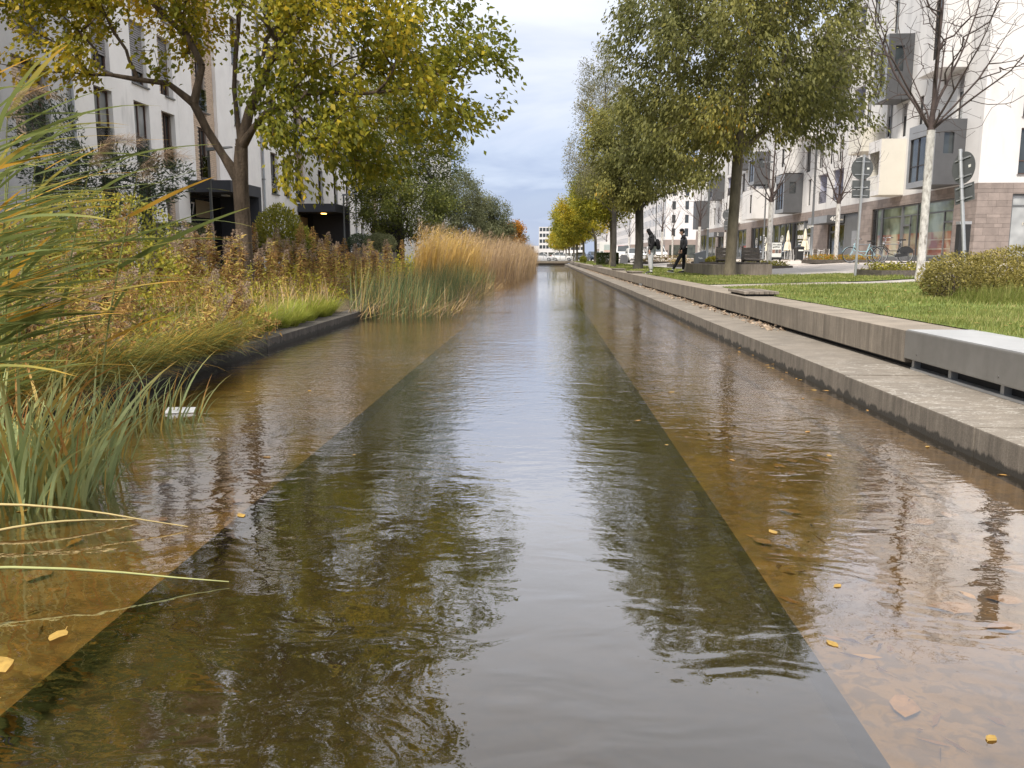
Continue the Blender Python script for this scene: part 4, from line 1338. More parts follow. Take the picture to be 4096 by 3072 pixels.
def tree(name, label, limbs, ells, n_t, n_leaf, leaf, lmat, bark, seed, r_trunk, group=None, size=(0.09, 0.05), spread=0.2, droop=0.6, step=0.45, tb=0.0, r_tip=0.006, shell=0.42, white=None, up=0.02, thin_r=0.02, jit=0.05, ctrl=0.35, tgrad=0.0):
    rng = np.random.default_rng(seed + 100)
    A, par, w, n0, D = grow(limbs, ells, n_t, seed, step, shell, up=up, jit=jit, ctrl=ctrl)
    base = Vector(limbs[0][0])
    t = thing(name, label, 'tree', tuple(base), group)
    k = math.log(r_trunk / r_tip) / math.log(max(w[0], 2))
    rad = r_tip * np.maximum(w, 1) ** k
    nz_ = A[:, 2] - base.z
    rad *= 1 + 0.45 * np.exp(-np.maximum(nz_, 0) / 0.22) * (par < n0) * (np.arange(len(A)) < n0)
    A0 = A - np.array(base)
    if white:
        lo = (nz_ <= white) & (np.arange(len(A)) < n0)
        link('painted_trunk', tubes('painted_trunk', A0, par, rad, M['limewash'], lo, 10), None, t)
        link('branches', tubes('branches', A0, par, rad, M[bark], ~lo, 6), None, t, 'stuff')
    else:
        main = np.arange(len(A)) < n0
        link('trunk', tubes('trunk', A0, par, rad, M[bark], main, 10), None, t)
        link('branches', tubes('branches', A0, par, rad, M[bark], ~main, 5), None, t, 'stuff')
    if n_leaf:
        thin = np.where((rad < thin_r) & (np.arange(len(A)) >= n0))[0]
        # leaves hang off twigs: pick a spot on a twig segment, then a small offset
        idx = rng.choice(thin, n_leaf)
        s = rng.random((n_leaf, 1))
        pos = A0[idx] * s + A0[par[idx]] * (1 - s) + np.clip(rng.normal(size=(n_leaf, 3)), -1.7, 1.7) * spread
        c = np.mean([e[0] for e in ells], axis=0) - np.array(base)
        outw = pos - c; outw /= np.linalg.norm(outw, axis=1)[:, None] + 1e-9
        dirs = outw * 0.35 + D[idx] * 0.4 + rng.normal(size=(n_leaf, 3)) * 0.45 + np.array([0, 0, -droop])
        sc_ = rng.uniform(0.5, 1.0, n_leaf) + 0.4 * rng.random(n_leaf) ** 3
        tint = np.clip(clump(pos, rng) * 0.75 + rng.normal(size=n_leaf) * 0.16 + tb + tgrad * pos[:, 0], 0, 1)
        link('crown', leaves_mesh('crown', pos, dirs, size[0] * sc_, size[1] * sc_, LEAF[lmat], tint, rng), None, t, 'stuff')
    return t

# --- the big yellow hackberry on the left bank (its crown hangs over the water)
limbs = [[(-6.78, 18.5, 0.4), (-6.80, 18.5, 1.6), (-6.82, 18.5, 2.9)],
         [(-6.82, 18.5, 2.9), (-7.15, 18.4, 3.45), (-7.42, 18.3, 4.0), (-7.6, 18.1, 4.5)],
         [(-7.6, 18.1, 4.5), (-8.0, 17.8, 4.85), (-9.0, 17.3, 4.95), (-10.2, 16.8, 4.9), (-11.2, 16.3, 5.1)],
         [(-7.6, 18.1, 4.5), (-7.45, 18.2, 5.3), (-7.75, 18.2, 5.9), (-8.4, 18.0, 6.6), (-8.9, 17.8, 7.6)],
         [(-6.82, 18.5, 2.9), (-6.78, 18.5, 3.65), (-6.5, 18.4, 4.4), (-6.0, 18.2, 5.25), (-5.5, 18.0, 6.0), (-5.0, 17.8, 7.1), (-4.8, 17.6, 8.3)],
         [(-6.78, 18.5, 3.65), (-6.05, 18.1, 4.3), (-5.0, 17.6, 4.6), (-3.9, 17.2, 4.55), (-2.5, 16.8, 4.5), (-1.5, 16.5, 4.55)],
         [(-6.78, 18.5, 3.65), (-6.9, 18.6, 4.9), (-6.8, 18.7, 6.2), (-6.7, 18.8, 7.6), (-6.5, 18.8, 9.6)],
         [(-6.5, 18.4, 4.4), (-5.6, 18.9, 5.0), (-4.6, 19.3, 5.6), (-3.4, 19.4, 6.1)]]
ells = [((-8.2, 17.5, 7.2), (3.5, 3.1, 2.0)), ((-3.7, 17.5, 5.7), (2.9, 2.9, 2.9)), ((-4.2, 17.2, 3.7), (2.1, 1.9, 1.6)),
        ((-6.4, 18.0, 9.4), (4.6, 4.0, 3.2)), ((-9.9, 16.8, 5.15), (1.7, 1.3, 0.5)), ((-10.3, 17.0, 6.5), (1.9, 1.5, 0.9)), ((-1.8, 17.0, 4.5), (1.25, 1.6, 1.4))]
tree('hackberry_tree', 'big forked hackberry with yellow leaves hanging over the water on the left bank', limbs, ells, 1100, 62000, None, 'gold', 'bark', 1, 0.17, size=(0.14, 0.085), spread=0.17, droop=0.55, tb=-0.09, tgrad=-0.05)
# --- the big olive green hackberry on the right lawn
limbs = [[(6.15, 28.4, 0.55), (6.2, 28.4, 2.5), (6.28, 28.4, 4.85)],
         [(6.28, 28.4, 4.7), (5.7, 28.2, 5.6), (5.0, 28.0, 6.6), (4.2, 27.8, 7.4)],
         [(6.27, 28.4, 4.5), (5.8, 27.9, 5.1), (5.0, 27.3, 5.6), (4.0, 27.0, 5.8)],
         [(6.28, 28.4, 4.7), (7.4, 28.2, 5.6), (8.8, 28.0, 6.0), (10.2, 27.8, 6.4)],
         [(6.28, 28.4, 4.85), (6.4, 28.5, 6.6), (6.5, 28.5, 8.8), (6.5, 28.5, 11.0)],
         [(6.4, 28.5, 6.2), (7.6, 28.8, 7.6), (8.4, 29.0, 9.0)], [(6.4, 28.5, 6.4), (5.5, 28.9, 8.0), (4.6, 29.0, 9.3)]]
ells = [((6.1, 28.3, 7.9), (4.5, 4.2, 3.4)), ((4.1, 27.9, 5.1), (2.3, 2.4, 1.7)), ((9.0, 28.2, 6.3), (1.9, 2.4, 1.6)), ((6.5, 28.4, 10.9), (3.6, 3.4, 2.6)), ((6.6, 27.6, 6.0), (3.0, 2.0, 0.8))]
tree('hackberry_tree', 'large olive green hackberry on the lawn in front of the concrete planter', limbs, ells, 1100, 66000, None, 'olive', 'bark2', 2, 0.175, size=(0.17, 0.078), spread=0.2, droop=1.1, tb=-0.06)
def simple_tree(name, label, x, y, h_fork, r, ells, nt_, nl, lmat, bark, seed, size, z0=0.6, group=None, **kw):
    ec = np.mean([e[0] for e in ells], axis=0); top = max(e[0][2] + e[1][2] * 0.5 for e in ells)
    tr = [(x, y, z0 - 0.1), (x + 0.04, y, z0 + h_fork * 0.5), (x, y, z0 + h_fork)]
    limbs = [tr, [tr[-1], ((x + ec[0]) / 2, (y + ec[1]) / 2, (z0 + h_fork + top) / 2), (ec[0], ec[1], top)],
             [tr[-1], (x - 0.9, y + 0.1, z0 + h_fork + 0.9)], [tr[-1], (x + 0.9, y - 0.2, z0 + h_fork + 1.0)]]
    return tree(name, label, limbs, ells, nt_, nl, None, lmat, bark, seed, r, group, size, **kw)
simple_tree('hackberry_tree', 'dark trunked green hackberry standing behind the hooded person', 4.75, 44.0, 3.0, 0.22, [((5.0, 44.0, 6.9), (3.6, 3.4, 3.0)), ((4.2, 43.6, 4.9), (2.3, 2.4, 1.2)), ((7.0, 44, 5.2), (1.5, 1.5, 1.1))], 460, 30000, 'olive', 'bark_dk', 3, (0.19, 0.09), droop=0.9, spread=0.22, tb=0.02)
simple_tree('willow_tree', 'tall loose grey green willow behind the hackberries', 4.4, 56.0, 3.4, 0.16, [((4.2, 56, 8.8), (2.9, 3.0, 4.2)), ((2.9, 55.5, 6.6), (2.2, 2.2, 1.7)), ((3.4, 56, 12.2), (1.9, 2.0, 2.6))], 460, 36000, 'willow', 'bark_dk', 4, (0.17, 0.042), droop=0.5, spread=0.25)
rowt = [(5.1, 67, 2.8, 3.0, 6.4), (5.0, 88, 2.6, 3.5, 6.2), (4.6, 108, 2.5, 3.3, 5.8), (4.4, 126, 2.4, 3.2, 5.6), (4.6, 148, 2.4, 3.4, 6.0), (4.4, 172, 2.4, 3.4, 6.2), (4.4, 200, 2.4, 3.6, 6.2), (4.4, 235, 2.4, 3.8, 6.4), (4.0, 280, 2.4, 4.2, 6.6)]
labs = ['green and yellow street tree with its trunk before the clipped hedge', 'spreading yellow street tree with the lowest limbs over the canal', 'yellow street tree beside the small round bush', 'yellow street tree at the footbridge end of the lawn']
for i, (x, y, hf, r_, zc_) in enumerate(rowt):
    off = -1.1 if i in (1, 2) else -0.4
    ll = labs[i] if i < 4 else 'yellow street tree in the row beyond the footbridge'
    simple_tree('street_tree', ll, x, y, hf, 0.15 if i else 0.17, [((x + off, y, zc_), (r_, r_, r_ * 0.82)), ((x + off * 2.2, y - 0.5, zc_ - 1.0), (r_ * 0.62, r_ * 0.6, r_ * 0.45))], 240, 17000 if i < 3 else 9000, 'yellow', 'bark2', 20 + i, (0.20, 0.12) if i < 3 else (0.30, 0.19), group=None if i < 4 else 'street trees beyond the footbridge', spread=0.28, droop=0.4, tb=(-0.22 if i == 0 else 0.0))
# left bank trees further on
simple_tree('hornbeam_tree', 'dense dark green hornbeam before the third entrance portal', -8.7, 49.0, 1.5, 0.2, [((-8.6, 49, 7.2), (3.7, 3.6, 5.2)), ((-8.4, 48.6, 4.3), (3.5, 3.2, 2.1))], 520, 46000, 'green', 'bark_dk', 41, (0.145, 0.085), spread=0.24, droop=0.4)
simple_tree('hornbeam_tree', 'grey green tree behind the tan reeds', -8.0, 70.0, 1.5, 0.16, [((-7.6, 70, 5.4), (2.7, 2.8, 3.3))], 280, 22000, 'grey', 'bark_dk', 42, (0.17, 0.085), spread=0.26)
simple_tree('hornbeam_tree', 'bushy grey green tree overhanging the end of the reed bed', -5.6, 86.0, 1.2, 0.14, [((-5.6, 86, 4.4), (2.4, 2.6, 2.9)), ((-6.5, 86, 5.6), (1.6, 1.8, 2.0))], 280, 22000, 'grey', 'bark_dk', 43, (0.19, 0.10), spread=0.28)
simple_tree('maple_tree', 'small orange maple on the left bank near the footbridge', -4.6, 112.0, 1.0, 0.11, [((-4.6, 112, 4.0), (1.6, 1.8, 2.2))], 140, 6000, 'orange', 'bark_dk', 44, (0.24, 0.16), spread=0.25)
simple_tree('hornbeam_tree', 'dull green tree on the left bank just before the footbridge', -4.9, 124.0, 1.0, 0.12, [((-4.7, 124, 3.4), (1.7, 2.0, 2.2))], 140, 6000, 'grey', 'bark_dk', 45, (0.24, 0.14), spread=0.25)

# --- bare limes with limewashed trunks along the plaza
def bare(label, x, y, h_white, r, seed, crown, nt_, z0=None, lean=0.0):
    z0 = gz(x) if z0 is None else z0
    c, rr = crown
    zf = z0 + h_white
    limbs = [[(x, y, z0 - 0.05), (x + lean * 0.5, y, z0 + h_white * 0.5), (x + lean, y, zf)],
             [(x + lean, y, zf), (x + lean + 0.04, y, zf + rr[2] * 0.9), (x + lean + 0.1, y, zf + rr[2] * 1.8)]]
    rq = random.Random(seed)
    for q in range(9):
        az = q * 2.4 + rq.uniform(-.3, .3); tl = rq.uniform(0.45, 0.95); ln_ = rr[2] * rq.uniform(1.0, 1.45)
        hs = rq.uniform(0.0, 0.35) * rr[2] if q > 4 else 0.0
        s0 = (x + lean, y, zf + hs)
        p1 = (s0[0] + math.cos(az) * math.sin(tl) * ln_ * .5, s0[1] + math.sin(az) * math.sin(tl) * ln_ * .5, s0[2] + math.cos(tl) * ln_ * .5)
        p2 = (s0[0] + math.cos(az) * math.sin(tl * .85) * ln_, s0[1] + math.sin(az) * math.sin(tl * .85) * ln_, s0[2] + math.cos(tl * .85) * ln_)
        limbs.append([s0, p1, p2])
    return tree('bare_lime_tree', label, limbs, [((x + lean + c[0], y + c[1], zf + c[2]), rr)], nt_, 0, None, None, 'twig', seed, r, 'bare trees with limewashed trunks', r_tip=0.0045, white=h_white + 0.05, shell=0.55, step=0.32, up=0.0, jit=0.012, ctrl=0.14)
bare('leafless tree with limewashed trunk beside the leaning sign post', 9.22, 21.0, 3.55, 0.095, 51, ((0.2, 0, 2.5), (2.9, 2.5, 2.8)), 900, 0.72, 0.0)
bare('leafless tree with limewashed trunk beside the light blue bicycle', 13.75, 40.5, 2.75, 0.10, 52, ((0.0, 0, 2.2), (2.1, 2.0, 2.4)), 450)
bare('leafless tree with limewashed trunk behind the timber loungers', 10.0, 38.2, 2.9, 0.11, 53, ((-0.3, 0, 1.9), (1.9, 1.9, 2.2)), 420)
bare('leafless tree with limewashed trunk behind the grey dog-bag post', 11.3, 63.0, 3.0, 0.11, 54, ((0.0, 0, 2.2), (2.0, 2.0, 2.4)), 220)
bare('slim limewashed tree just beyond the white hatchback', 11.4, 84.0, 3.2, 0.11, 55, ((0.0, 0, 2.3), (2.1, 2.0, 2.5)), 200)
bare('slim limewashed tree before the corner building across the side street', 15.4, 104.0, 3.2, 0.11, 56, ((0.0, 0, 2.5), (2.2, 2.2, 2.8)), 180)
bare('slim limewashed tree before the entrance with the number 2', 17.2, 82.0, 3.0, 0.10, 57, ((0.0, 0, 2.3), (2.0, 2.0, 2.5)), 200)
bare('slim limewashed tree beside the white van', 11.6, 120.0, 3.2, 0.12, 58, ((0.0, 0, 2.6), (2.3, 2.2, 2.9)), 160)
bare('slim limewashed tree far down the street beyond the van', 10.5, 150.0, 3.2, 0.12, 59, ((0.0, 0, 2.6), (2.3, 2.2, 2.9)), 130)

# ------------------------------------------------------------------ strips: grass, reeds, sedge
def strips(base, head, lean, L, W, rng, segs=3, droop=0.5, stiff=0.0):
    """ribbon blades. head: azimuth the blade leans to, lean: tilt of the base, droop: extra bending towards the tip"""
    n = len(base)
    t = np.linspace(0, 1, segs + 1)
    hx, hy = np.cos(head), np.sin(head)
    ang = lean[:, None] + droop[:, None] * t[None, :] ** 1.6
    ds = (L / segs)[:, None]
    seg_h = np.sin(ang[:, :-1] * 0.5 + ang[:, 1:] * 0.5) * ds
    seg_v = np.cos(ang[:, :-1] * 0.5 + ang[:, 1:] * 0.5) * ds
    h = np.concatenate([np.zeros((n, 1)), np.cumsum(seg_h, 1)], 1)
    v = np.concatenate([np.zeros((n, 1)), np.cumsum(seg_v, 1)], 1)
    cx_ = base[:, 0:1] + hx[:, None] * h; cy_ = base[:, 1:2] + hy[:, None] * h; cz_ = base[:, 2:3] + v
    tw = rng.normal(size=n) * 0.5
    sx, sy = -np.sin(head + tw), np.cos(head + tw)
    wid = W[:, None] * np.clip(np.array([0.75 + 0.25 * math.sin(math.pi * min(1, x * 1.3)) if x < 0.999 else 0.06 for x in t]) * (1 - 0.75 * t ** 3), 0.03, 1)[None, :] * 0.5
    l = np.stack([cx_ + sx[:, None] * wid, cy_ + sy[:, None] * wid, cz_], 2)
    r = np.stack([cx_ - sx[:, None] * wid, cy_ - sy[:, None] * wid, cz_], 2)
    vv = np.stack([l, r], 2).reshape(n, -1, 3)
    k = 2 * (segs + 1)
    b = np.arange(n)[:, None] * k
    f = np.stack([np.stack([b[:, 0] + 2 * i, b[:, 0] + 2 * i + 1, b[:, 0] + 2 * i + 3, b[:, 0] + 2 * i + 2], 1) for i in range(segs)], 1).reshape(-1, 4)
    return vv.reshape(-1, 3), f, k

def strip_mesh(name, base, head, lean, L, W, mat, tint, rng, segs=3, droop=None, off=(0, 0, 0), tip=0.0):
    droop = np.zeros(len(base)) + 0.4 if droop is None else droop
    v, f, k = strips(base, head, lean, L, W, rng, segs, droop)
    tv = np.repeat(tint, k) + tip * np.tile(np.repeat(np.linspace(0, 1, segs + 1) ** 4, 2), len(base))
    return np_mesh(name, v - np.array(off), f, mat, np.clip(tv, 0, 1))

LEAF['lawn'] = leaf_mat('lawn grass', [(0.0, (0.115, 0.14, 0.03)), (0.55, (0.215, 0.25, 0.062)), (0.85, (0.34, 0.33, 0.11)), (1.0, (0.43, 0.36, 0.17))], 0.35)
LEAF['sedge'] = leaf_mat('grey green sedge', [(0.0, (0.17, 0.23, 0.10)), (0.62, (0.40, 0.47, 0.22)), (0.85, (0.46, 0.42, 0.14)), (0.95, (0.52, 0.36, 0.09)), (1.0, (0.40, 0.2, 0.06))], 0.3)
LEAF['reed'] = leaf_mat('green reed leaves', [(0.0, (0.085, 0.12, 0.035)), (0.6, (0.19, 0.225, 0.07)), (0.85, (0.42, 0.34, 0.075)), (1.0, (0.56, 0.32, 0.05))], 0.4)
LEAF['tan'] = leaf_mat('tan dry reeds', [(0.0, (0.26, 0.175, 0.105)), (0.45, (0.48, 0.35, 0.225)), (0.75, (0.58, 0.40, 0.16)), (1.0, (0.64, 0.45, 0.12))], 0.3)
LEAF['rush'] = leaf_mat('green bulrush stems', [(0.0, (0.075, 0.115, 0.05)), (0.6, (0.17, 0.22, 0.09)), (0.75, (0.42, 0.33, 0.12)), (1.0, (0.5, 0.34, 0.14))], 0.25)
LEAF['weed'] = leaf_mat('dried goldenrod', [(0.0, (0.11, 0.05, 0.026)), (0.4, (0.34, 0.19, 0.07)), (0.7, (0.50, 0.33, 0.10)), (1.0, (0.48, 0.42, 0.09))], 0.3)
LEAF['seed'] = leaf_mat('buff seed heads', [(0.0, (0.20, 0.13, 0.09)), (1.0, (0.58, 0.46, 0.34))], 0.3)
LEAF['lush'] = leaf_mat('yellow green herb leaves', [(0.0, (0.11, 0.13, 0.02)), (0.5, (0.29, 0.28, 0.04)), (1.0, (0.52, 0.44, 0.05))], 0.4)
LEAF['fount'] = leaf_mat('lime green tuft grass', [(0.0, (0.17, 0.22, 0.03)), (0.6, (0.34, 0.37, 0.06)), (1.0, (0.52, 0.46, 0.13))], 0.4)
LEAF['hedge'] = leaf_mat('bronze green hedge leaves', [(0.0, (0.08, 0.072, 0.028)), (0.5, (0.22, 0.19, 0.055)), (1.0, (0.44, 0.36, 0.10))], 0.3)
LEAF['clip'] = leaf_mat('clipped green hedge leaves', [(0.0, (0.035, 0.05, 0.016)), (1.0, (0.12, 0.14, 0.04))], 0.25)
LEAF['ever'] = leaf_mat('dark evergreen leaves', [(0.0, (0.03, 0.05, 0.028)), (0.7, (0.08, 0.11, 0.055)), (1.0, (0.2, 0.23, 0.12))], 0.25)

# lawn
def lawn_patch(x0, y0, x1, y1, n, hmin, hmax, wid, seed):
    r = np.random.default_rng(seed)
    xy = np.stack([r.uniform(x0, x1, n), y0 + (y1 - y0) * r.random(n)], 1)
    base = np.column_stack([xy, np.array([gz(x) for x in xy[:, 0]]) + 0.004])
    patch = 0.75 + 0.35 * np.sin(xy[:, 0] * 1.7 + np.sin(xy[:, 1] * 1.1) * 2) * np.sin(xy[:, 1] * 0.9)
    L = r.uniform(hmin, hmax, n) * patch
    return base, L, np.full(n, wid)
B, LL, WW = [], [], []
for a in ((4.0, 5.2, 7.5, 10.5, 30000, 0.035, 0.085, 0.006, 1), (4.0, 10.5, 12.5, 19.4, 34000, 0.04, 0.09, 0.011, 2), (4.0, 21.0, 9.3, 27.0, 15000, 0.05, 0.1, 0.015, 3), (4.0, 27.0, 6.7, 60, 15000, 0.05, 0.11, 0.03, 4), (4.0, 60, 6.7, 131, 8000, 0.06, 0.12, 0.08, 5)):
    b_, l_, w_ = lawn_patch(*a); B.append(b_); LL.append(l_); WW.append(w_)
B, LL, WW = np.concatenate(B), np.concatenate(LL), np.concatenate(WW)
r = np.random.default_rng(8)
n = len(B)
o = link('grass', strip_mesh('grass', B, r.random(n) * 6.28, r.random(n) * 0.5, LL, WW, LEAF['lawn'], np.clip(0.48 + 0.16 * np.sin(B[:, 0] * 2.1 + 1.7 * np.sin(B[:, 1] * .8)) * np.sin(B[:, 1] * 1.3) + 0.14 * np.sin(B[:, 0] * 5.3 + B[:, 1] * 3.1) + r.normal(size=n) * 0.22, 0, 1), r, 2, r.random(n) * 0.9), None, None)
tag(o, 'short green grass blades of the lawn', 'grass', kind='stuff')
# long grass along the foot of the hedge
n = 4500
xy = np.stack([r.uniform(5.9, 9.5, n), r.uniform(11.3, 12.6, n)], 1)
base = np.column_stack([xy, np.full(n, 0.60)])
o = link('long_grass', strip_mesh('long_grass', base, r.normal(-1.6, 0.8, n), r.random(n) * 0.5, r.uniform(0.12, 0.34, n), np.full(n, 0.007), LEAF['lawn'], np.clip(r.normal(0.6, 0.2, n), 0, 1), r, 3, r.random(n) * 1.4), None, None)
tag(o, 'long unmown grass at the foot of the bronze hedge', 'grass', kind='stuff')

# bushes
def bush(name, label, ells, n, size, lmat, seed, group=None, cat='bush', flat=False, up=0.3, box=None, tb=0.0, stems=14):
    rr = np.random.default_rng(seed)
    c0 = np.mean([e[0] for e in ells], axis=0); zb = min(e[0][2] - e[1][2] for e in ells)
    loc = (c0[0], c0[1], max(zb, 0.0))
    t = thing(name, label, cat, loc, group)
    if box is None:
        p = sample_ell(ells, n, rr, 0.22)
        bumps = 0.05 * np.sin(p[:, 0] * 7 + p[:, 1] * 5) + 0.04 * np.sin(p[:, 1] * 9 + p[:, 2] * 8)
        p[:, 2] += bumps * min(1.0, np.mean([e[1][2] for e in ells]))
    else:
        x0, y0, z0, x1, y1, z1 = box
        p = np.column_stack([rr.uniform(x0, x1, n), rr.uniform(y0, y1, n), rr.uniform(z0, z1, n)])
        f = rr.integers(0, 4, n); d = np.abs(rr.normal(0, 0.03, n))
        p[f == 0, 1] = (y0 + d)[f == 0]; p[f == 1, 0] = (x0 + d)[f == 1]; p[f == 2, 2] = (z1 - d)[f == 2]; p[f == 3, 0] = (x1 - d)[f == 3]
    p = p[p[:, 2] > zb + 0.01]; n = len(p)
    q = p - np.array(loc)
    cc = c0 - np.array(loc)
    outw = q - cc; outw /= np.linalg.norm(outw, axis=1)[:, None] + 1e-9
    dirs = outw + rr.normal(size=(n, 3)) * 0.7 + np.array([0, 0, up])
    s = rr.uniform(0.6, 1.3, n)
    tint = np.clip(clump(q, rr, 2.2) * 0.7 + 0.15 + rr.normal(size=n) * 0.17 + tb, 0, 1)
    link('foliage', leaves_mesh('foliage', q, dirs, size[0] * s, size[1] * s, LEAF[lmat], tint, rr), None, t, 'stuff')
    st_ = MB()
    for i in range(stems):
        e = ells[rr.integers(len(ells))]
        a = (e[0][0] + rr.uniform(-.5, .5) * e[1][0], e[0][1] + rr.uniform(-.5, .5) * e[1][1], zb)
        b = (a[0] + rr.uniform(-.3, .3) * e[1][0], a[1] + rr.uniform(-.3, .3) * e[1][1], e[0][2] + 0.4 * e[1][2])
        st_.tube([a, ((a[0] + b[0]) / 2 + .02, (a[1] + b[1]) / 2, (a[2] + b[2]) / 2), b], [0.014, 0.01, 0.005], 5)
    st_.build('stems', M['twig'], t)
    return t
bush('hedge', 'wide bronze green hedge on the lawn beside the leaning sign post', [((6.55, 13.4, 0.93), (0.62, 0.9, 0.40)), ((7.4, 13.4, 0.97), (0.9, 1.0, 0.44)), ((8.6, 13.5, 1.0), (1.2, 1.1, 0.44)), ((10.2, 13.8, 1.0), (1.4, 1.2, 0.46)), ((6.3, 13.2, 0.85), (0.4, 0.7, 0.3))], 52000, (0.042, 0.022), 'hedge', 61, cat='hedge', stems=50)
bush('clipped_hedge', 'clipped green box hedge behind a street tree trunk', [((4.95, 68, 1.05), (0.7, 0.7, .5))], 22000, (0.085, 0.055), 'clip', 62, cat='hedge', box=(4.1, 68.3, 0.6, 5.75, 69.8, 1.55))
bush('round_bush', 'small round yellow green bush on the lawn near the footbridge', [((4.25, 100, 0.95), (0.42, 0.5, 0.42))], 2500, (0.085, 0.05), 'lush', 63)
bush('planter_shrub', 'low yellow green shrub on the concrete planter', [((6.5, 32.3, 1.12), (0.45, 0.35, 0.16))], 1600, (0.06, 0.035), 'lush', 64)
# left bank shrubs near the houses
bush('evergreen_shrub', 'tall dark narrow leaved evergreen shrub in front of the grey house', [((-11.2, 20.2, 2.4), (1.3, 1.2, 1.5)), ((-10.2, 20.0, 3.0), (1.3, 0.9, 0.9)), ((-12.3, 20.5, 4.0), (0.8, 1.0, 1.4)), ((-9.3, 20.0, 3.1), (0.8, 0.7, 0.5))], 8000, (0.14, 0.036), 'ever', 65, up=0.2, stems=8)
bush('leafy_shrub', 'loose yellow leaved shrub beside the reeds', [((-8.0, 12.0, 1.1), (1.6, 1.3, 0.85)), ((-6.2, 11.2, 1.0), (1.2, 1.0, 0.7)), ((-7.2, 13.4, 1.5), (1.2, 1.0, 0.8))], 12000, (0.06, 0.04), 'lush', 66, stems=30)
bush('clipped_hedge', 'clipped grey green hedge block beside the entrance of house 37', [((-11.4, 25.5, 1.7), (0.7, 0.6, .6))], 7000, (0.06, 0.035), 'grey', 67, cat='hedge', box=(-12.1, 24.9, 1.15, -10.8, 26.1, 2.25))
bush('leafy_shrub', 'tall yellow green shrub between the portals 37 and 39', [((-9.9, 30.5, 2.1), (0.85, 0.8, 1.05)), ((-9.2, 30.3, 1.6), (0.7, 0.7, 0.8))], 7000, (0.10, 0.055), 'lush', 68, tb=-0.2, stems=20)
bush('rounded_shrub', 'rounded grey green shrub in a planter beside house 39', [((-9.0, 44.6, 1.95), (0.9, 0.8, 0.55))], 5000, (0.09, 0.035), 'grey', 69)
bush('rounded_shrub', 'dark green shrub in the planter next to the lamp', [((-10.2, 45.2, 2.0), (0.75, 0.8, 0.5))], 4000, (0.09, 0.035), 'ever', 70)
for (x, y, sx, sy, lab) in ((-9.0, 44.6, 1.6, 1.0, 'grey concrete planter under the rounded shrub'), (-10.6, 45.4, 1.2, 1.0, 'grey concrete planter next to the lamp'), (-11.4, 25.5, 1.4, 1.3, 'dark grey planter box under the clipped hedge block')):
    t = thing('planter_box', lab, 'planter', (x, y, 0.58))
    MB().box(x - sx / 2, y - sy / 2, 0.55, x + sx / 2, y + sy / 2, 1.25 if y < 40 else 1.5).build('box', M['conc'] if y > 40 else M['bay_grey'], t, bevel=.01)
    MB().box(x - sx / 2 + .06, y - sy / 2 + .06, 1.24, x + sx / 2 - .06, y + sy / 2 - .06, 1.262 if y < 40 else 1.512).build('soil', M['soil'], t)

# --- sedge clump standing in the water, near left
sm_v = []
rs2 = np.random.default_rng(12)
SED = []
for k in range(14):
    L_ = rs2.uniform(0.55, 1.0); dr = rs2.uniform(0.15, 1.25); ln_ = rs2.uniform(0.02, 0.25)
    tt = np.clip(rs2.normal(0.48 if k < 12 else 0.86, 0.12), 0, 1)
    SED.append(strip_mesh('sedge_leaf', np.zeros((1, 3)), np.zeros(1), np.array([ln_]), np.array([L_]), np.array([rs2.uniform(0.016, 0.025)]), LEAF['sedge'], np.array([tt]), rs2, 8, np.array([dr]), tip=0.45))
def sedge(label, x, y, rx, ry, n, seed, sc_=1.0, z=-0.08):
    r_ = np.random.default_rng(seed)
    t = thing('sedge_clump', label, 'sedge', (x, y, z))
    for i in range(n):
        a, q = r_.random() * 6.28, r_.random() ** 0.6
        o = bpy.data.objects.new('leaf', SED[r_.integers(14)]); COL.objects.link(o); o.parent = t
        px, py = math.cos(a) * rx * q, math.sin(a) * ry * q
        o.location = (px, py, 0)
        o.rotation_euler = (0, r_.uniform(-.08, .12) + 0.1 * q, math.atan2(py, px) * 0.6 + r_.normal() * 0.9)
        s_ = sc_ * r_.uniform(0.7, 1.12) * (1.08 - 0.25 * q)
        o.scale = (s_, s_, s_)
sedge('dense clump of long grey green sedge leaves standing in the near water', -2.80, 4.12, 0.46, 0.42, 299, 1, 1.12)
sedge('pale sedge clump at the left edge of the water beside the dense one', -2.95, 4.8, 0.36, 0.35, 110, 3, 0.95)
sedge('smaller sedge clump at the bank behind the dense one', -3.15, 6.1, 0.5, 0.6, 120, 2, 0.7)
# ------------------------------------------------------------------ left bank planting
def gl(x):
    return 0.16 + min(1.0, max(0.0, (-4.15 - x) / 3.35)) * 0.42
rb = np.random.default_rng(77)

# reed stalks bent over by the wind, near left
REEDL = []
for k in range(10):
    tt = float(np.clip(rb.normal(0.4 if k < 8 else 0.88, 0.12), 0, 1))
    REEDL.append(strip_mesh('reed_leaf', np.zeros((1, 3)), np.zeros(1), np.array([rb.uniform(1.05, 1.45)]), np.array([rb.uniform(0.5, 0.82)]), np.array([rb.uniform(0.018, 0.031)]), LEAF['reed'], np.array([tt]), rb, 8, np.array([rb.uniform(0.1, 0.75)]), tip=0.5))
def plume_mesh(seed):
    r_ = np.random.default_rng(seed)
    n = 420
    s = r_.random(n)
    ax = np.column_stack([0.30 * s ** 1.2, np.zeros(n), 0.13 * np.sin(s * 2.4)])
    base = ax + r_.normal(size=(n, 3)) * 0.012
    v = strip_mesh('plume', base, r_.normal(0, 0.5, n), r_.uniform(1.0, 1.9, n), r_.uniform(0.05, 0.13, n), np.full(n, 0.0035), LEAF['seed'], np.clip(r_.normal(0.55, 0.22, n), 0, 1), r_, 3, r_.uniform(0.4, 1.2, n))
    return v
PLUME = [plume_mesh(1), plume_mesh(2), plume_mesh(3)]
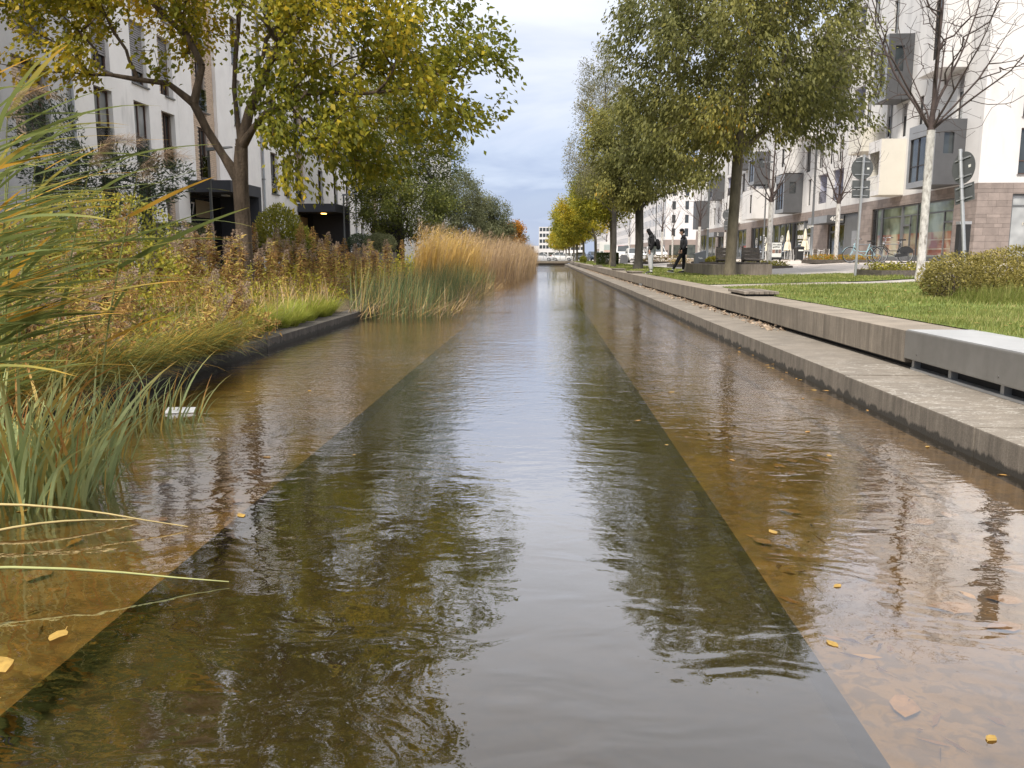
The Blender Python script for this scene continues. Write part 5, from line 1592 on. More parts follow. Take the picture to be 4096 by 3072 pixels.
M['reed_stem'] = pm('green reed stem', (0.22, 0.24, 0.08), 0.6, 0.2, 8)
def reed(i, x, y, h, lean, plume=False):
    x += 0.16
    z = 0.1 if x < -3.8 else -0.06
    t = thing('reed_stalk', 'tall green reed stalk with long leaves swept sideways by the wind' if not plume else 'tall green reed stalk ending in a buff drooping plume', 'reed', (x, y, z), 'wind-swept reeds at the near left bank' if not plume else 'reeds with buff plumes at the near left bank')
    pts = [(x + lean * s ** 1.7, y + 0.05 * math.sin(i + s * 3), z + h * s) for s in (0, .25, .5, .75, 1.0)]
    MB().tube(pts, [0.007, 0.0065, 0.006, 0.005, 0.003], 6).build('stem', M['reed_stem'], t, smooth=True)
    nl = 14
    for k in range(nl):
        s = 0.42 + 0.57 * k / (nl - 1)
        o = bpy.data.objects.new('leaf', REEDL[rb.integers(10)]); COL.objects.link(o); o.parent = t
        o.location = (lean * s ** 1.7, 0.05 * math.sin(i + s * 3), h * s)
        o.rotation_euler = (rb.normal() * 0.2, rb.normal() * 0.12, rb.normal() * 0.42 + (0.2 if k % 2 else -0.3))
        q = rb.uniform(0.8, 1.4)
        o.scale = (q, q * 1.1, q)
    if plume:
        o = bpy.data.objects.new('plume', PLUME[i % 3]); COL.objects.link(o); o.parent = t
        o.location = (lean, 0.05 * math.sin(i + 3), h - 0.03)
        o.rotation_euler = (0, -0.15, rb.normal() * 0.25)
k = 0
for (x, y, h, ln_) in [(-3.45, 4.4, 1.9, 0.2), (-3.2, 4.1, 1.75, 0.15), (-3.6, 4.9, 2.1, 0.2), (-3.0, 3.9, 1.55, 0.1), (-3.8, 5.3, 2.05, 0.2), (-3.5, 5.0, 1.75, 0.15), (-3.1, 3.8, 1.9, 0.12), (-3.7, 5.0, 1.6, 0.25), (-3.25, 4.4, 1.35, 0.15), (-4.0, 5.8, 1.9, 0.3), (-3.9, 5.5, 1.45, 0.25), (-3.05, 3.6, 1.4, 0.1), (-4.0, 5.6, 2.2, 0.2), (-3.4, 4.6, 1.25, 0.2), (-3.55, 4.6, 1.45, 0.2), (-2.95, 3.7, 1.75, 0.05), (-4.2, 6.2, 1.9, .3), (-3.15, 4.2, 1.15, .1), (-3.3, 4.0, 2.0, .1), (-3.6, 4.5, 1.7, .2), (-4.3, 6.0, 1.6, .3)]:
    reed(k, x, y, h, ln_); k += 1
reed(30, -3.35, 5.1, 1.90, 0.36, True)
reed(31, -3.12, 5.2, 1.82, 0.38, True)
reed(32, -3.95, 5.2, 2.2, 0.40, True)

# dried goldenrod: a few plants as meshes, many individuals
M['weed_stem'] = pm('red brown weed stem', (0.16, 0.075, 0.04), 0.8, 0.2, 8)
def golden(seed, h, tint0):
    r_ = np.random.default_rng(seed)
    n = 170
    s = r_.uniform(0.15, 0.95, n)
    bend = 0.10 * s ** 2
    pos = np.column_stack([bend, 0 * s, h * s]) + r_.normal(size=(n, 3)) * 0.012
    az = r_.random(n) * 6.28
    dirs = np.column_stack([np.cos(az), np.sin(az), r_.uniform(-0.9, 0.4, n)])
    lv = leaves_mesh('foliage', pos, dirs, r_.uniform(0.07, 0.16, n), r_.uniform(0.014, 0.03, n), LEAF['weed'], np.clip(r_.normal(tint0, 0.3, n), 0, 1), r_)
    m = 260
    q = r_.random(m)
    rad = 0.02 + 0.11 * (1 - q)
    a2 = r_.random(m) * 6.28
    p2 = np.column_stack([0.1 + np.cos(a2) * rad * r_.random(m) ** .5 + 0.05 * q, np.sin(a2) * rad * r_.random(m) ** .5, h * (0.80 + 0.24 * q)])
    d2 = np.column_stack([np.cos(a2), np.sin(a2), r_.uniform(0, 1.2, m)])
    hd = leaves_mesh('seed_head', p2, d2, r_.uniform(0.02, 0.045, m), r_.uniform(0.008, 0.016, m), LEAF['seed' if seed % 3 else 'weed'], np.clip(r_.normal(0.4, 0.25, m), 0, 1), r_)
    st_ = MB().tube([(0, 0, 0), (0.025, 0, h * .5), (0.10, 0, h)], [0.006, 0.005, 0.003], 4).mesh('stem', M['weed_stem'])
    return st_, lv, hd
GOLD = [golden(i + 1, h, t0) for i, (h, t0) in enumerate(((1.25, .35), (1.1, .6), (1.4, .45), (1.0, .3), (1.3, .75), (0.9, .5)))]
n_g = 0
def goldenrod(x, y, v, s, rz, tilt=0.0, green=False):
    t = thing('goldenrod_plant', 'dried brown goldenrod plant with a fluffy seed head on the left bank', 'goldenrod', (x, y, gl(x) - 0.02), 'dried goldenrod on the left bank')
    for nm, me in zip(('stem', 'foliage', 'seed_head'), GOLD[v]):
        o = bpy.data.objects.new(nm, me); COL.objects.link(o); o.parent = t
        if nm != 'stem': o['kind'] = 'stuff'
    t.rotation_euler = (rb.normal() * 0.06, tilt + rb.normal() * 0.06, rz); t.scale = (s, s, s)
for i in range(130):
    y = rb.uniform(10.5, 24) if i < 105 else rb.uniform(24, 34)
    x = -4.9 - rb.random() ** 0.8 * 3.3
    if y < 13.5: x -= 0.7
    goldenrod(x, y, rb.integers(6), rb.uniform(0.8, 1.12) * (1.0 if y < 24 else 1.1), rb.random() * 6.28)
for i in range(62):      # slumped ones in the tangle near the reeds
    y = rb.uniform(6.2, 11.5); x = rb.uniform(-6.0, -4.1)
    goldenrod(x, y, rb.integers(6), rb.uniform(0.5, 0.9), rb.normal() * 0.6, rb.uniform(0.3, 1.0))

# tangle of herbs and fallen blades on the bank
def herb(name, label, boxes, n, size, lmat, seed, up=0.3):
    r_ = np.random.default_rng(seed)
    P = []
    for (x0, y0, x1, y1, h, w_) in boxes:
        m = int(n * w_)
        x, y = r_.uniform(x0, x1, m), r_.uniform(y0, y1, m)
        hh = h * (0.55 + 0.45 * np.sin(x * 2.3 + y * 1.1) * np.sin(y * 1.7))
        P.append(np.column_stack([x, y, np.array([gl(a) for a in x]) + np.abs(hh) * r_.random(m) ** 0.7]))
    p = np.concatenate(P); m = len(p)
    d = r_.normal(size=(m, 3)) + np.array([0.2, -0.3, up])
    o = link(name, leaves_mesh(name, p, d, size[0] * r_.uniform(.6, 1.3, m), size[1] * r_.uniform(.6, 1.3, m), LEAF[lmat], np.clip(clump(p, r_, 1.8) * .7 + .15 + r_.normal(size=m) * .2, 0, 1), r_), None, None)
    return tag(o, label, 'herbs', kind='stuff')
herb('herb_layer', 'yellow green herb leaves covering the left bank', [(-7.5, 5.5, -4.0, 11.5, 0.75, .45), (-8.5, 11, -4.6, 20, 0.7, .35), (-8.5, 20, -4.6, 34, 0.8, .2)], 26000, (0.07, 0.035), 'lush', 5)
herb('brown_weeds', 'brown withered weeds tangled over the left bank', [(-6.8, 5.2, -3.75, 11.5, 0.6, .62), (-8.5, 11, -4.7, 24, 0.5, .25), (-8.5, 24, -4.4, 36, 0.9, .11)], 36000, (0.075, 0.02), 'weed', 6)
herb('seed_fluff', 'buff fluffy seed heads over the tangled weeds', [(-6.0, 5.4, -3.9, 10.5, 0.62, .7), (-8, 10.5, -5, 18, 1.0, .3)], 16000, (0.03, 0.018), 'seed', 7)
n = 3200
x = rb.uniform(-6.2, -3.85, n); y = rb.uniform(4.8, 12.0, n)
base = np.column_stack([x, y, np.array([gl(a) for a in x]) + rb.random(n) * 0.35])
o = link('fallen_blades', strip_mesh('fallen_blades', base, rb.normal(0.0, 0.9, n), rb.uniform(0.8, 1.6, n), rb.uniform(0.2, 0.6, n), rb.uniform(0.006, 0.014, n), LEAF['reed'], np.clip(rb.normal(0.6, 0.25, n), 0, 1), rb, 4, rb.uniform(0, 0.7, n)), None, None)
tag(o, 'fallen green and straw coloured blades on the left bank', 'grass', kind='stuff')
# blades overhanging the dark bank edge
n = 4200
x = rb.uniform(-4.15, -3.72, n); y = 4.6 + rb.random(n) * 5.2
base = np.column_stack([x, y, 0.13 + rb.random(n) * 0.2])
o = link('overhanging_blades', strip_mesh('overhanging_blades', base, rb.normal(-0.1, 0.5, n), rb.uniform(0.7, 1.3, n), rb.uniform(0.25, 0.75, n), rb.uniform(0.004, 0.012, n), LEAF['reed'], np.clip(rb.normal(0.62, 0.3, n), 0, 1), rb, 5, rb.uniform(0.4, 1.1, n)), None, None)
tag(o, 'long blades hanging from the bank edge over the water', 'grass', kind='stuff')

# lime green tufts along the kerb
TUFT = []
for k in range(4):
    n = 420
    a = rb.random(n) * 6.28
    base = np.column_stack([np.cos(a) * 0.09 * rb.random(n), np.sin(a) * 0.09 * rb.random(n), np.zeros(n)])
    TUFT.append(strip_mesh('tuft', base, a + rb.normal(size=n) * .3, rb.uniform(0.1, 0.6, n), rb.uniform(0.24, 0.5, n), np.full(n, 0.006), LEAF['fount'], np.clip(rb.normal(0.5, 0.22, n), 0, 1), rb, 4, rb.uniform(0.5, 1.5, n)))
for i in range(46):
    y = 9.2 + i * 0.155; x = -4.06 - abs(rb.normal()) * 0.34
    o = link('grass_tuft', TUFT[i % 4], None, None)
    o.location = (x, y, 0.14); o.rotation_euler = (0, 0.18, rb.random() * 6.28); s = rb.uniform(0.7, 1.15); o.scale = (s, s, s)
    tag(o, 'lime green tuft of fine grass spilling over the dark kerb', 'grass tuft', 'lime green grass tufts along the kerb')
n = 420
x = rb.uniform(-5.2, -4.1, n); y = rb.uniform(9.8, 16.6, n)
base = np.column_stack([x, y, np.full(n, 0.16)])
o = link('straw_blades', strip_mesh('straw_blades', base, rb.random(n) * 6.28, rb.uniform(0.0, 0.6, n), rb.uniform(0.4, 0.85, n), rb.uniform(0.008, 0.018, n), LEAF['tan'], np.clip(rb.normal(0.6, 0.3, n), 0, 1), rb, 4, rb.uniform(0, 0.5, n)), None, None)
tag(o, 'upright straw coloured blades among the lime green tufts', 'grass', kind='stuff')

# bulrushes in the water
n = 3300
y = 16.6 + 19 * rb.random(n) ** 1.25
edge = -2.3 - 0.35 * np.sin(y * 0.9) - np.clip((y - 24) * 0.02, 0, 1)
x = -4.1 + (edge + 4.1) * rb.random(n) ** 1.15
base = np.column_stack([x, y, np.full(n, -0.08)])
hh = rb.uniform(0.7, 1.45, n) * (1 - 0.45 * np.clip((x - (-3.0)) / 1.2, 0, 1))
o = link('bulrushes', strip_mesh('bulrushes', base, rb.normal(0.2, 1.0, n), np.abs(rb.normal(0.14, 0.22, n)), hh, rb.uniform(0.008, 0.013, n), LEAF['rush'], np.clip(rb.normal(0.48, 0.27, n), 0, 1), rb, 3, np.abs(rb.normal(0, 0.3, n))), None, None)
tag(o, 'green bulrush bed growing in the water beside the kerb', 'bulrushes', kind='stuff')
n = 1500
y = 16.2 + 17 * rb.random(n) ** 1.4
x = -4.0 + (-1.75 + 4.0) * rb.random(n)
base = np.column_stack([x, y, np.full(n, -0.03) + rb.random(n) * .2])
o = link('broken_rushes', strip_mesh('broken_rushes', base, rb.normal(-0.3, 1.0, n), rb.uniform(0.5, 1.4, n), rb.uniform(0.3, 0.9, n), rb.uniform(0.007, 0.013, n), LEAF['tan'], np.clip(rb.normal(0.45, 0.25, n), 0, 1), rb, 3, rb.uniform(-.2, 0.7, n)), None, None)
tag(o, 'broken straw coloured rush stems leaning through the bulrushes', 'rushes', kind='stuff')

# tall tan reed bed
n = 12000
y = 28 + 55 * rb.random(n) ** 1.1
edge = -3.5 + 2.3 * np.clip((y - 30) / 17, 0, 1) - 0.25 * np.sin(y * 0.7)
x = -4.6 + (edge + 4.6) * rb.random(n)
base = np.column_stack([x, y, np.full(n, -0.05)])
hh = rb.uniform(1.7, 2.65, n) * (1 - 0.35 * np.clip((x - edge + 0.7) / 0.7, 0, 1) * rb.random(n))
tint = np.clip(0.42 + 0.42 * np.clip((39 - y) / 6, 0, 1) + rb.normal(size=n) * 0.16, 0, 1)
o = link('reed_bed', strip_mesh('reed_bed', base, rb.normal(0.0, 0.6, n), np.abs(rb.normal(0.06, 0.10, n)), hh, rb.uniform(0.012, 0.022, n), LEAF['tan'], tint, rb, 3, np.abs(rb.normal(0.05, 0.25, n))), None, None)
tag(o, 'tall tan reed bed standing in the canal on the left', 'reeds', kind='stuff')
n = 9000
idx = rb.integers(0, len(base), n)
b2 = base[idx] + np.column_stack([rb.normal(size=n) * .05, rb.normal(size=n) * .05, hh[idx] * rb.uniform(0.35, 0.95, n)])
o = link('reed_leaves', strip_mesh('reed_leaves', b2, rb.normal(0.0, 1.1, n), rb.uniform(0.5, 1.2, n), rb.uniform(0.2, 0.45, n), rb.uniform(0.014, 0.024, n), LEAF['tan'], np.clip(tint[idx] + rb.normal(size=n) * .1, 0, 1), rb, 3, rb.uniform(0.2, 1.2, n)), None, None)
tag(o, 'dry drooping leaves of the tan reed bed', 'reeds', kind='stuff')
n = 2600
idx = rb.integers(0, len(base), 180)
ii = np.repeat(idx, 15)[:n]
b3 = base[ii] + np.column_stack([rb.normal(size=n) * .03, rb.normal(size=n) * .03, hh[ii] - rb.random(n) * .25])
o = link('reed_plumes', strip_mesh('reed_plumes', b3, rb.normal(0.0, 0.7, n), rb.uniform(0.3, 1.2, n), rb.uniform(0.12, 0.25, n), np.full(n, 0.016), LEAF['seed'], np.clip(rb.normal(.6, .2, n), 0, 1), rb, 3, rb.uniform(0.3, 1.2, n)), None, None)
tag(o, 'buff plumes topping the tan reed bed', 'reeds', kind='stuff')
# further bank growth up to the bridge
herb('far_bank_growth', 'low mixed growth on the left bank towards the footbridge', [(-7.5, 36, -4.3, 60, 1.2, .3), (-7.5, 60, -3.9, 130, 1.5, .7)], 16000, (0.16, 0.07), 'lush', 9)

# loose blades lying on the near water
for i, (p, q, wv, tint_, lab) in enumerate([((-2.95, 3.55), (-1.66, 3.62), 0.05, 0.8, 'long pale reed blade arching over the near water'),
        ((-2.55, 2.75), (-1.22, 2.98), 0.04, 0.62, 'long green reed stem reaching over the near water'),
        ((-2.6, 3.42), (-1.95, 3.72), 0.03, 0.9, 'short straw blade touching the near water'),
        ((-2.2, 2.05), (-1.72, 2.35), 0.015, 0.95, 'thin orange straw lying on the near water')]):
    m = 8
    mb = MB()
    P_ = [(p[0] + (q[0] - p[0]) * s, p[1] + (q[1] - p[1]) * s, 0.012 + wv * math.sin(math.pi * min(1, s * 1.05)) + (0.10 * (1 - s) if i < 2 else 0)) for s in np.linspace(0, 1, m)]
    rad = [0.0065 * (1 - 0.8 * s ** 2) + 0.001 for s in np.linspace(0, 1, m)]
    mb.tube(P_, rad, 5)
    tag(mb.build('drifting_reed', pm('straw blade %d' % i, ((0.30, 0.31, 0.12) if tint_ < .7 else (0.38, 0.30, 0.13)), 0.6, 0.15, 6), smooth=True), lab, 'reed blade')

# fallen leaves: on the water, sunk on the shelf, on the lawn, along the step
def leaf_shape(col, name, L=0.075, W=0.045):
    mb = MB()
    pts = [(0, -L * .5), (W * .32, -L * .3), (W * .5, -L * .02), (W * .34, L * .25), (0, L * .5), (-W * .34, L * .25), (-W * .5, -L * .02), (-W * .32, -L * .3)]
    mb.poly([(x, y, 0.003 * math.cos(x * 70 + y * 40)) for x, y in pts])
    mb.poly([(-.001, -L * .5, 0), (.001, -L * .5, 0), (.006, -L * .74, .002), (.004, -L * .74, .002)])
    return mb.mesh(name, pm(name, col, 0.6, 0.2, 25))
FL1 = leaf_shape((0.34, 0.215, 0.05), 'yellow fallen leaf'); FL2 = leaf_shape((0.36, 0.20, 0.05), 'ochre fallen leaf', 0.085, 0.035); FL3 = leaf_shape((0.26, 0.15, 0.07), 'brown sunken leaf', 0.10, 0.06)
rl = random.Random(4)
def drop(me, x, y, z, name, label, group, s=1.0):
    o = link(name, me, None, None)
    o.location = (x, y, z); o.rotation_euler = (rl.uniform(-.06, .06), rl.uniform(-.06, .06), rl.uniform(0, 6.28)); o.scale = (s, s, s)
    tag(o, label, 'leaf', group)
for i in range(32):
    x = rl.choice((rl.uniform(-3.4, -1.2), rl.uniform(0.6, 2.6))); y = 2.0 + 9 * rl.random() ** 1.3
    drop(rl.choice((FL1, FL1, FL2)), x, y, 0.003, 'floating_leaf', 'yellow leaf floating on the canal water', 'leaves floating on the water', rl.uniform(0.4, 1.0))
for i in range(26):
    drop(rl.choice((FL1, FL2, FL2)), rl.uniform(2.5, 2.67), 3.2 + 14 * rl.random() ** 1.5, 0.003, 'floating_leaf', 'yellow leaf floating on the canal water', 'leaves floating on the water', rl.uniform(0.4, 0.9))
drop(FL1, -1.62, 2.52, 0.006, 'floating_leaf', 'yellow leaf floating on the canal water', 'leaves floating on the water', 1.3)
drop(FL1, -1.68, 2.32, 0.006, 'floating_leaf', 'yellow leaf floating on the canal water', 'leaves floating on the water', 1.6)
for i in range(40):
    x = rl.choice((rl.uniform(-3.2, -1.7), rl.uniform(1.0, 2.6), rl.uniform(1.0, 2.6))); y = 1.3 + 4.5 * rl.random()
    drop(rl.choice((FL3, FL3, FL2)), x, y, -0.10 if x < 2.2 and x > 0 else -0.085, 'sunken_leaf', 'brown leaf sunk on the silty canal shelf', 'leaves sunk on the canal shelf', rl.uniform(0.9, 1.9))
for i in range(190):
    y = 6 + 45 * rl.random() ** 1.5
    x = rl.uniform(4.15, 6.5 if y > 20 else 9)
    if 19.3 < y < 21.1: continue
    drop(rl.choice((FL1, FL1, FL2)), x, y, gz(x) + 0.055, 'lawn_leaf', 'fallen yellow leaf lying on the lawn', 'fallen leaves on the lawn', rl.uniform(0.7, 1.2) * (1 if y < 20 else 1.4))
n = 1500
xx = np.where(rb.random(n) < .35, rb.uniform(-3.7, -1.65, n), rb.uniform(1.0, 2.66, n)); yy = 0.6 + 8 * rb.random(n) ** 1.3
keep = (np.sin(xx * 4.1 + yy * 1.3) + np.sin(yy * 2.7 - xx * 1.9) + rb.normal(size=n) * .6) > 0.1
pos = np.column_stack([xx, yy, np.where(xx > 2.2, -0.062, np.where(xx > 0, -0.106, -0.088))])[keep]
m = len(pos)
o = link('sunken_debris', leaves_mesh('sunken_debris', pos, rb.normal(size=(m, 3)) * np.array([1, 1, .08]), rb.uniform(.02, .11, m), rb.uniform(.006, .026, m), LEAF['weed'], np.clip(rb.normal(.2, .12, m), 0, 1), rb), None, None)
tag(o, 'rotting leaves and twigs matted on the canal shelves under water', 'debris', kind='stuff')
n = 900
y = 12 + 60 * rb.random(n) ** 1.4; x = rb.uniform(3.22, 3.46, n)
pos = np.column_stack([x, y, 0.203 + rb.random(n) * 0.03])
o = link('leaf_litter', leaves_mesh('leaf_litter', pos, rb.normal(size=(n, 3)) * np.array([1, 1, .25]), rb.uniform(.05, .09, n), rb.uniform(.03, .05, n), LEAF['seed'], np.clip(rb.normal(.6, .3, n), 0, 1), rb), None, None)
tag(o, 'brown leaf litter gathered at the foot of the seat wall', 'leaf litter', kind='stuff')
def build_local(s, name, mat, parent, **kw):
    me = s.mesh(name, mat)
    return link(name, me, None, parent)
MB.build_local = build_local
# ------------------------------------------------------------------ street furniture
pp = MB().quad((-3.08, 6.40, .004), (-2.86, 6.46, .004), (-2.87, 6.53, .035), (-3.07, 6.47, .045)).quad((-3.07, 6.47, .045), (-2.87, 6.53, .035), (-2.88, 6.62, .02), (-3.1, 6.58, .004))
tag(pp.build('paper_scrap', M['w_paint']), 'crumpled white paper floating beside the sedge', 'litter')

def lamp_left(x, y, label):
    t = thing('street_lamp', label, 'street lamp', (x, y, 0.5))
    MB().tube([(x, y, 0.5), (x, y, 1.4), (x, y, 4.55)], [0.06, 0.055, 0.04], 10).build('pole', M['post'], t, smooth=True)
    MB().hexa([(x - .05, y - .09, 4.50), (x + .75, y - .07, 4.60), (x + .75, y + .07, 4.60), (x - .05, y + .09, 4.50), (x - .05, y - .09, 4.60), (x + .75, y - .05, 4.64), (x + .75, y + .05, 4.64), (x - .05, y + .09, 4.60)]).build('lamp_head', M['post'], t)
lamp_left(-10.55, 26.0, 'slim grey street lamp in front of portal 37')
lamp_left(-11.0, 45.0, 'slim grey street lamp beside the rounded shrub and house 39')
def lamp_right(x, y, h, label, r=0.06):
    z = gz(x); t = thing('lamp_post', label, 'lamp post', (x, y, z))
    MB().tube([(x, y, z - .02), (x, y, z + 1.2), (x, y, z + h)], [r * 1.15, r, r * .8], 12).build('pole', M['post'], t, smooth=True)
    MB().box(x - .3, y - .12, z + h - .02, x + .45, y + .12, z + h + .08).build('lamp_head', M['post'], t)
    MB().tube([(x, y, z + 1.8), (x, y, z + 1.84)], r * 1.12, 12).build('band', M['sticker'], t)
lamp_right(13.2, 42.5, 7.0, 'grey lamp post between the wheelie bin and the limewashed tree')
lamp_right(6.9, 36.5, 8.0, 'dark lamp post with pasted stickers behind the grey dog-bag post', 0.05)
lamp_right(15.8, 62.0, 7.0, 'slim lamp post in front of the café windows')
lamp_right(12.8, 100.0, 7.0, 'far lamp post near the parked hatchback')

def sign(x, y, label, lean, face, plates, dia=0.62, h=3.35, zc=None):
    """road sign seen from behind: post, round plate, lower plates, brackets; face = azimuth of the plate normal"""
    z = gz(x)
    t = thing('road_sign', label, 'road sign', (x, y, z))
    MB().tube([(0, 0, -.1), (0, 0, 1.5), (0, 0, h + .02)], 0.035, 12).build_local('post', M['galv'] if lean else M['post'], t)
    d = MB()
    nn = 36
    c = h - dia * .55
    ring_ = [(math.cos(2 * math.pi * i / nn) * dia / 2, math.sin(2 * math.pi * i / nn) * dia / 2) for i in range(nn)]
    d.poly([(a, .052, c + b) for a, b in ring_]); d.poly([(a, .060, c + b) for a, b in ring_][::-1])
    for i in range(nn):
        a, b = ring_[i], ring_[(i + 1) % nn]
        d.quad((a[0], .052, c + a[1]), (b[0], .052, c + b[1]), (b[0], .060, c + b[1]), (a[0], .060, c + a[1]))
    disc = d.build_local('disc', M['sign_back'], t)
    MB().box(dia * .22, .049, c - .03, dia * .32, .0515, c + .02).build_local('sticker', M['sticker'], t)
    zz = c - dia / 2 - .02
    for k, ph in enumerate(plates):
        MB().box(-.25 + .01 * k, .052, zz - ph, .25 + .01 * k, .060, zz).build_local('plate', M['sign_back'], t)
        MB().box(.15, .049, zz - ph + .05, .18, .0515, zz - ph + .075).build_local('sticker', M['sticker'], t)
        zz -= ph + .015
    for b in (c + dia * .28, c - dia * .28, zz + .3, zz + .08):
        MB().box(-.2, .036, b - .012, .2, .051, b + .012).build_local('bracket', M['galv'], t)
        MB().tube([(0, 0, b - .03), (0, 0, b + .03)], .042, 12).build_local('clamp', M['galv'], t)
    t.rotation_euler = (0, lean, face)
    return t
sign(8.58, 23.6, 'round dark sign back with two lower plates on a grey post before the bicycles', 0.012, R(4), [.24, .22], .61, 3.3)
sign(7.88, 16.0, 'leaning galvanised sign post with an edge-on round plate beside the hedge', -0.165, R(-76), [.33], .6, 2.62)
sign(12.3, 58.0, 'distant round sign back half hidden by the large hackberry trunk', 0.0, R(8), [.3, .3], .75, 3.6)
def pillar(x, y):
    z = gz(x); t = thing('utility_pillar', 'black slab pillar with a pale cap behind the hedge', 'pillar', (x, y, z))
    MB().box(x - .2, y - .15, z - .02, x + .2, y + .15, z + 1.45).build('body', M['blk_plastic'], t, bevel=.01)
    MB().box(x - .215, y - .165, z + 1.45, x + .215, y + .165, z + 1.56).build('cap', M['galv'], t, bevel=.008)
pillar(15.5, 32.0)

# grey post with slanted top and a bird emblem
t = thing('dog_bag_post', 'grey slanted-top dispenser post with a small bird emblem', 'dispenser', (5.95, 33.2, .6))
x, y = 5.78, 33.0
MB().hexa([(x, y, .68), (x + .42, y, .68), (x + .42, y + .3, .68), (x, y + .3, .68), (x, y, 1.38), (x + .42, y, 1.52), (x + .42, y + .3, 1.52), (x, y + .3, 1.38)]).build('body', M['bay_grey'], t, bevel=.008)
MB().box(x + .05, y + .05, .58, x + .14, y + .25, .69).build('foot', M['blk_plastic'], t)
MB().box(x + .28, y + .05, .58, x + .37, y + .25, .69).build('foot', M['blk_plastic'], t)
MB().poly([(x + .12, y - .004, 1.22), (x + .2, y - .004, 1.17), (x + .32, y - .004, 1.19), (x + .25, y - .004, 1.24), (x + .18, y - .004, 1.22), (x + .15, y - .004, 1.27)]).build('bird_emblem', M['letter'], t)

# concrete planter block with timber deck and loungers
t = thing('concrete_planter', 'long streaked concrete planter block behind the large hackberry trunk', 'planter', (6.8, 30, .58))
for k in range(3):
    MB().hexa([(5.72 + .0 * k, 29.0 + 2.1 * k, .5), (7.72, 29.0 + 2.1 * k, .5), (7.72, 31.08 + 2.1 * k, .5), (5.72, 31.08 + 2.1 * k, .5), (5.72, 29.0 + 2.1 * k, 1.0), (7.72, 29.0 + 2.1 * k, 1.0), (7.72, 31.08 + 2.1 * k, 1.0), (5.72, 31.08 + 2.1 * k, 1.0)]).build('block', M['conc'], t, bevel=.01)
dk = thing('timber_deck', 'dark timber deck boards on top of the concrete planter', 'deck', (6.8, 30, 1.0))
for k in range(13):
    MB().box(5.95 + k * .13, 29.15, 1.0, 6.07 + k * .13, 34.9, 1.065).build('board', M['wood_dk'], dk, bevel=.005)
def lounger(x, y, w_, label):
    l = thing('timber_lounger', label, 'lounger', (x, y, 1.065))
    for i in range(4):
        a = 1.09 + i * .125; off = i * .045
        MB().box(x, y + off, a, x + w_, y + off + .05, a + .117).build('slat', M['wood'], l, bevel=.006)
    for xx in (x + .02, x + w_ - .05):
        MB().hexa([(xx, y + .05, 1.06), (xx + .05, y + .05, 1.06), (xx + .05, y + .30, 1.06), (xx, y + .30, 1.06), (xx, y + .22, 1.62), (xx + .05, y + .22, 1.62), (xx + .05, y + .28, 1.62), (xx, y + .28, 1.62)]).build('side', M['blk_plastic'], l)
    for i in range(4):
        MB().box(x, y - .13 * (i + 1), 1.15 - i * .005, x + w_, y - .13 * i - .012, 1.19 - i * .005).build('slat', M['wood'], l, bevel=.006)
lounger(6.08, 30.3, .5, 'weathered timber lounger on the planter deck, left of the trunk')
lounger(6.95, 30.1, .62, 'weathered timber lounger on the planter deck, right of the trunk')

# low planted beds on the plaza
def bed(x0, y0, x1, y1, label, n, seed, mats=('hedge', 'lush'), h=.25):
    z = gz((x0 + x1) / 2)
    t = thing('planted_bed', label, 'plant bed', (x0, y0, z))
    for (a, b, c, d) in ((x0, y0, x1, y0 + .04), (x0, y1 - .04, x1, y1), (x0, y0 + .041, x0 + .04, y1 - .041), (x1 - .04, y0 + .041, x1, y1 - .041)):
        MB().box(a, b, z - .05, c, d, z + .13).build('edging', M['wood_dk'], t)
    MB().box(x0 + .042, y0 + .042, z - .04, x1 - .042, y1 - .042, z + .08).build('soil', M['soil'], t)
    r_ = np.random.default_rng(seed)
    for k, lm in enumerate(mats):
        m = n // len(mats)
        p = np.column_stack([r_.uniform(x0 + .08, x1 - .08, m), r_.uniform(y0 + .08, y1 - .08, m), z + .06 + r_.random(m) ** 1.6 * h]) - np.array((x0, y0, z))
        link('ground_cover', leaves_mesh('ground_cover', p, r_.normal(size=(m, 3)) + np.array([0, 0, .5]), r_.uniform(.05, .1, m), r_.uniform(.03, .06, m), LEAF[lm], np.clip(r_.normal(.45, .25, m), 0, 1), r_), None, t, 'stuff')
bed(8.9, 22.6, 11.0, 24.6, 'low timber-edged bed with trailing plants behind the hedge', 2200, 1, h=.26)
bed(8.6, 36.5, 10.6, 39.2, 'low bed round the limewashed tree behind the loungers', 2000, 2)
bed(12.6, 39.8, 15.8, 42.0, 'bed with orange flowers beside the light blue bicycle', 2600, 3, ('lush', 'orange'), .3)
bed(7.4, 70.0, 11.9, 73.0, 'low bed with dry shrubs in front of the parked hatchback', 2500, 4, ('weed', 'hedge'), .6)
bed(7.6, 51.0, 9.4, 53.5, 'small low bed behind the walking person', 1200, 5, ('hedge', 'weed'), .4)

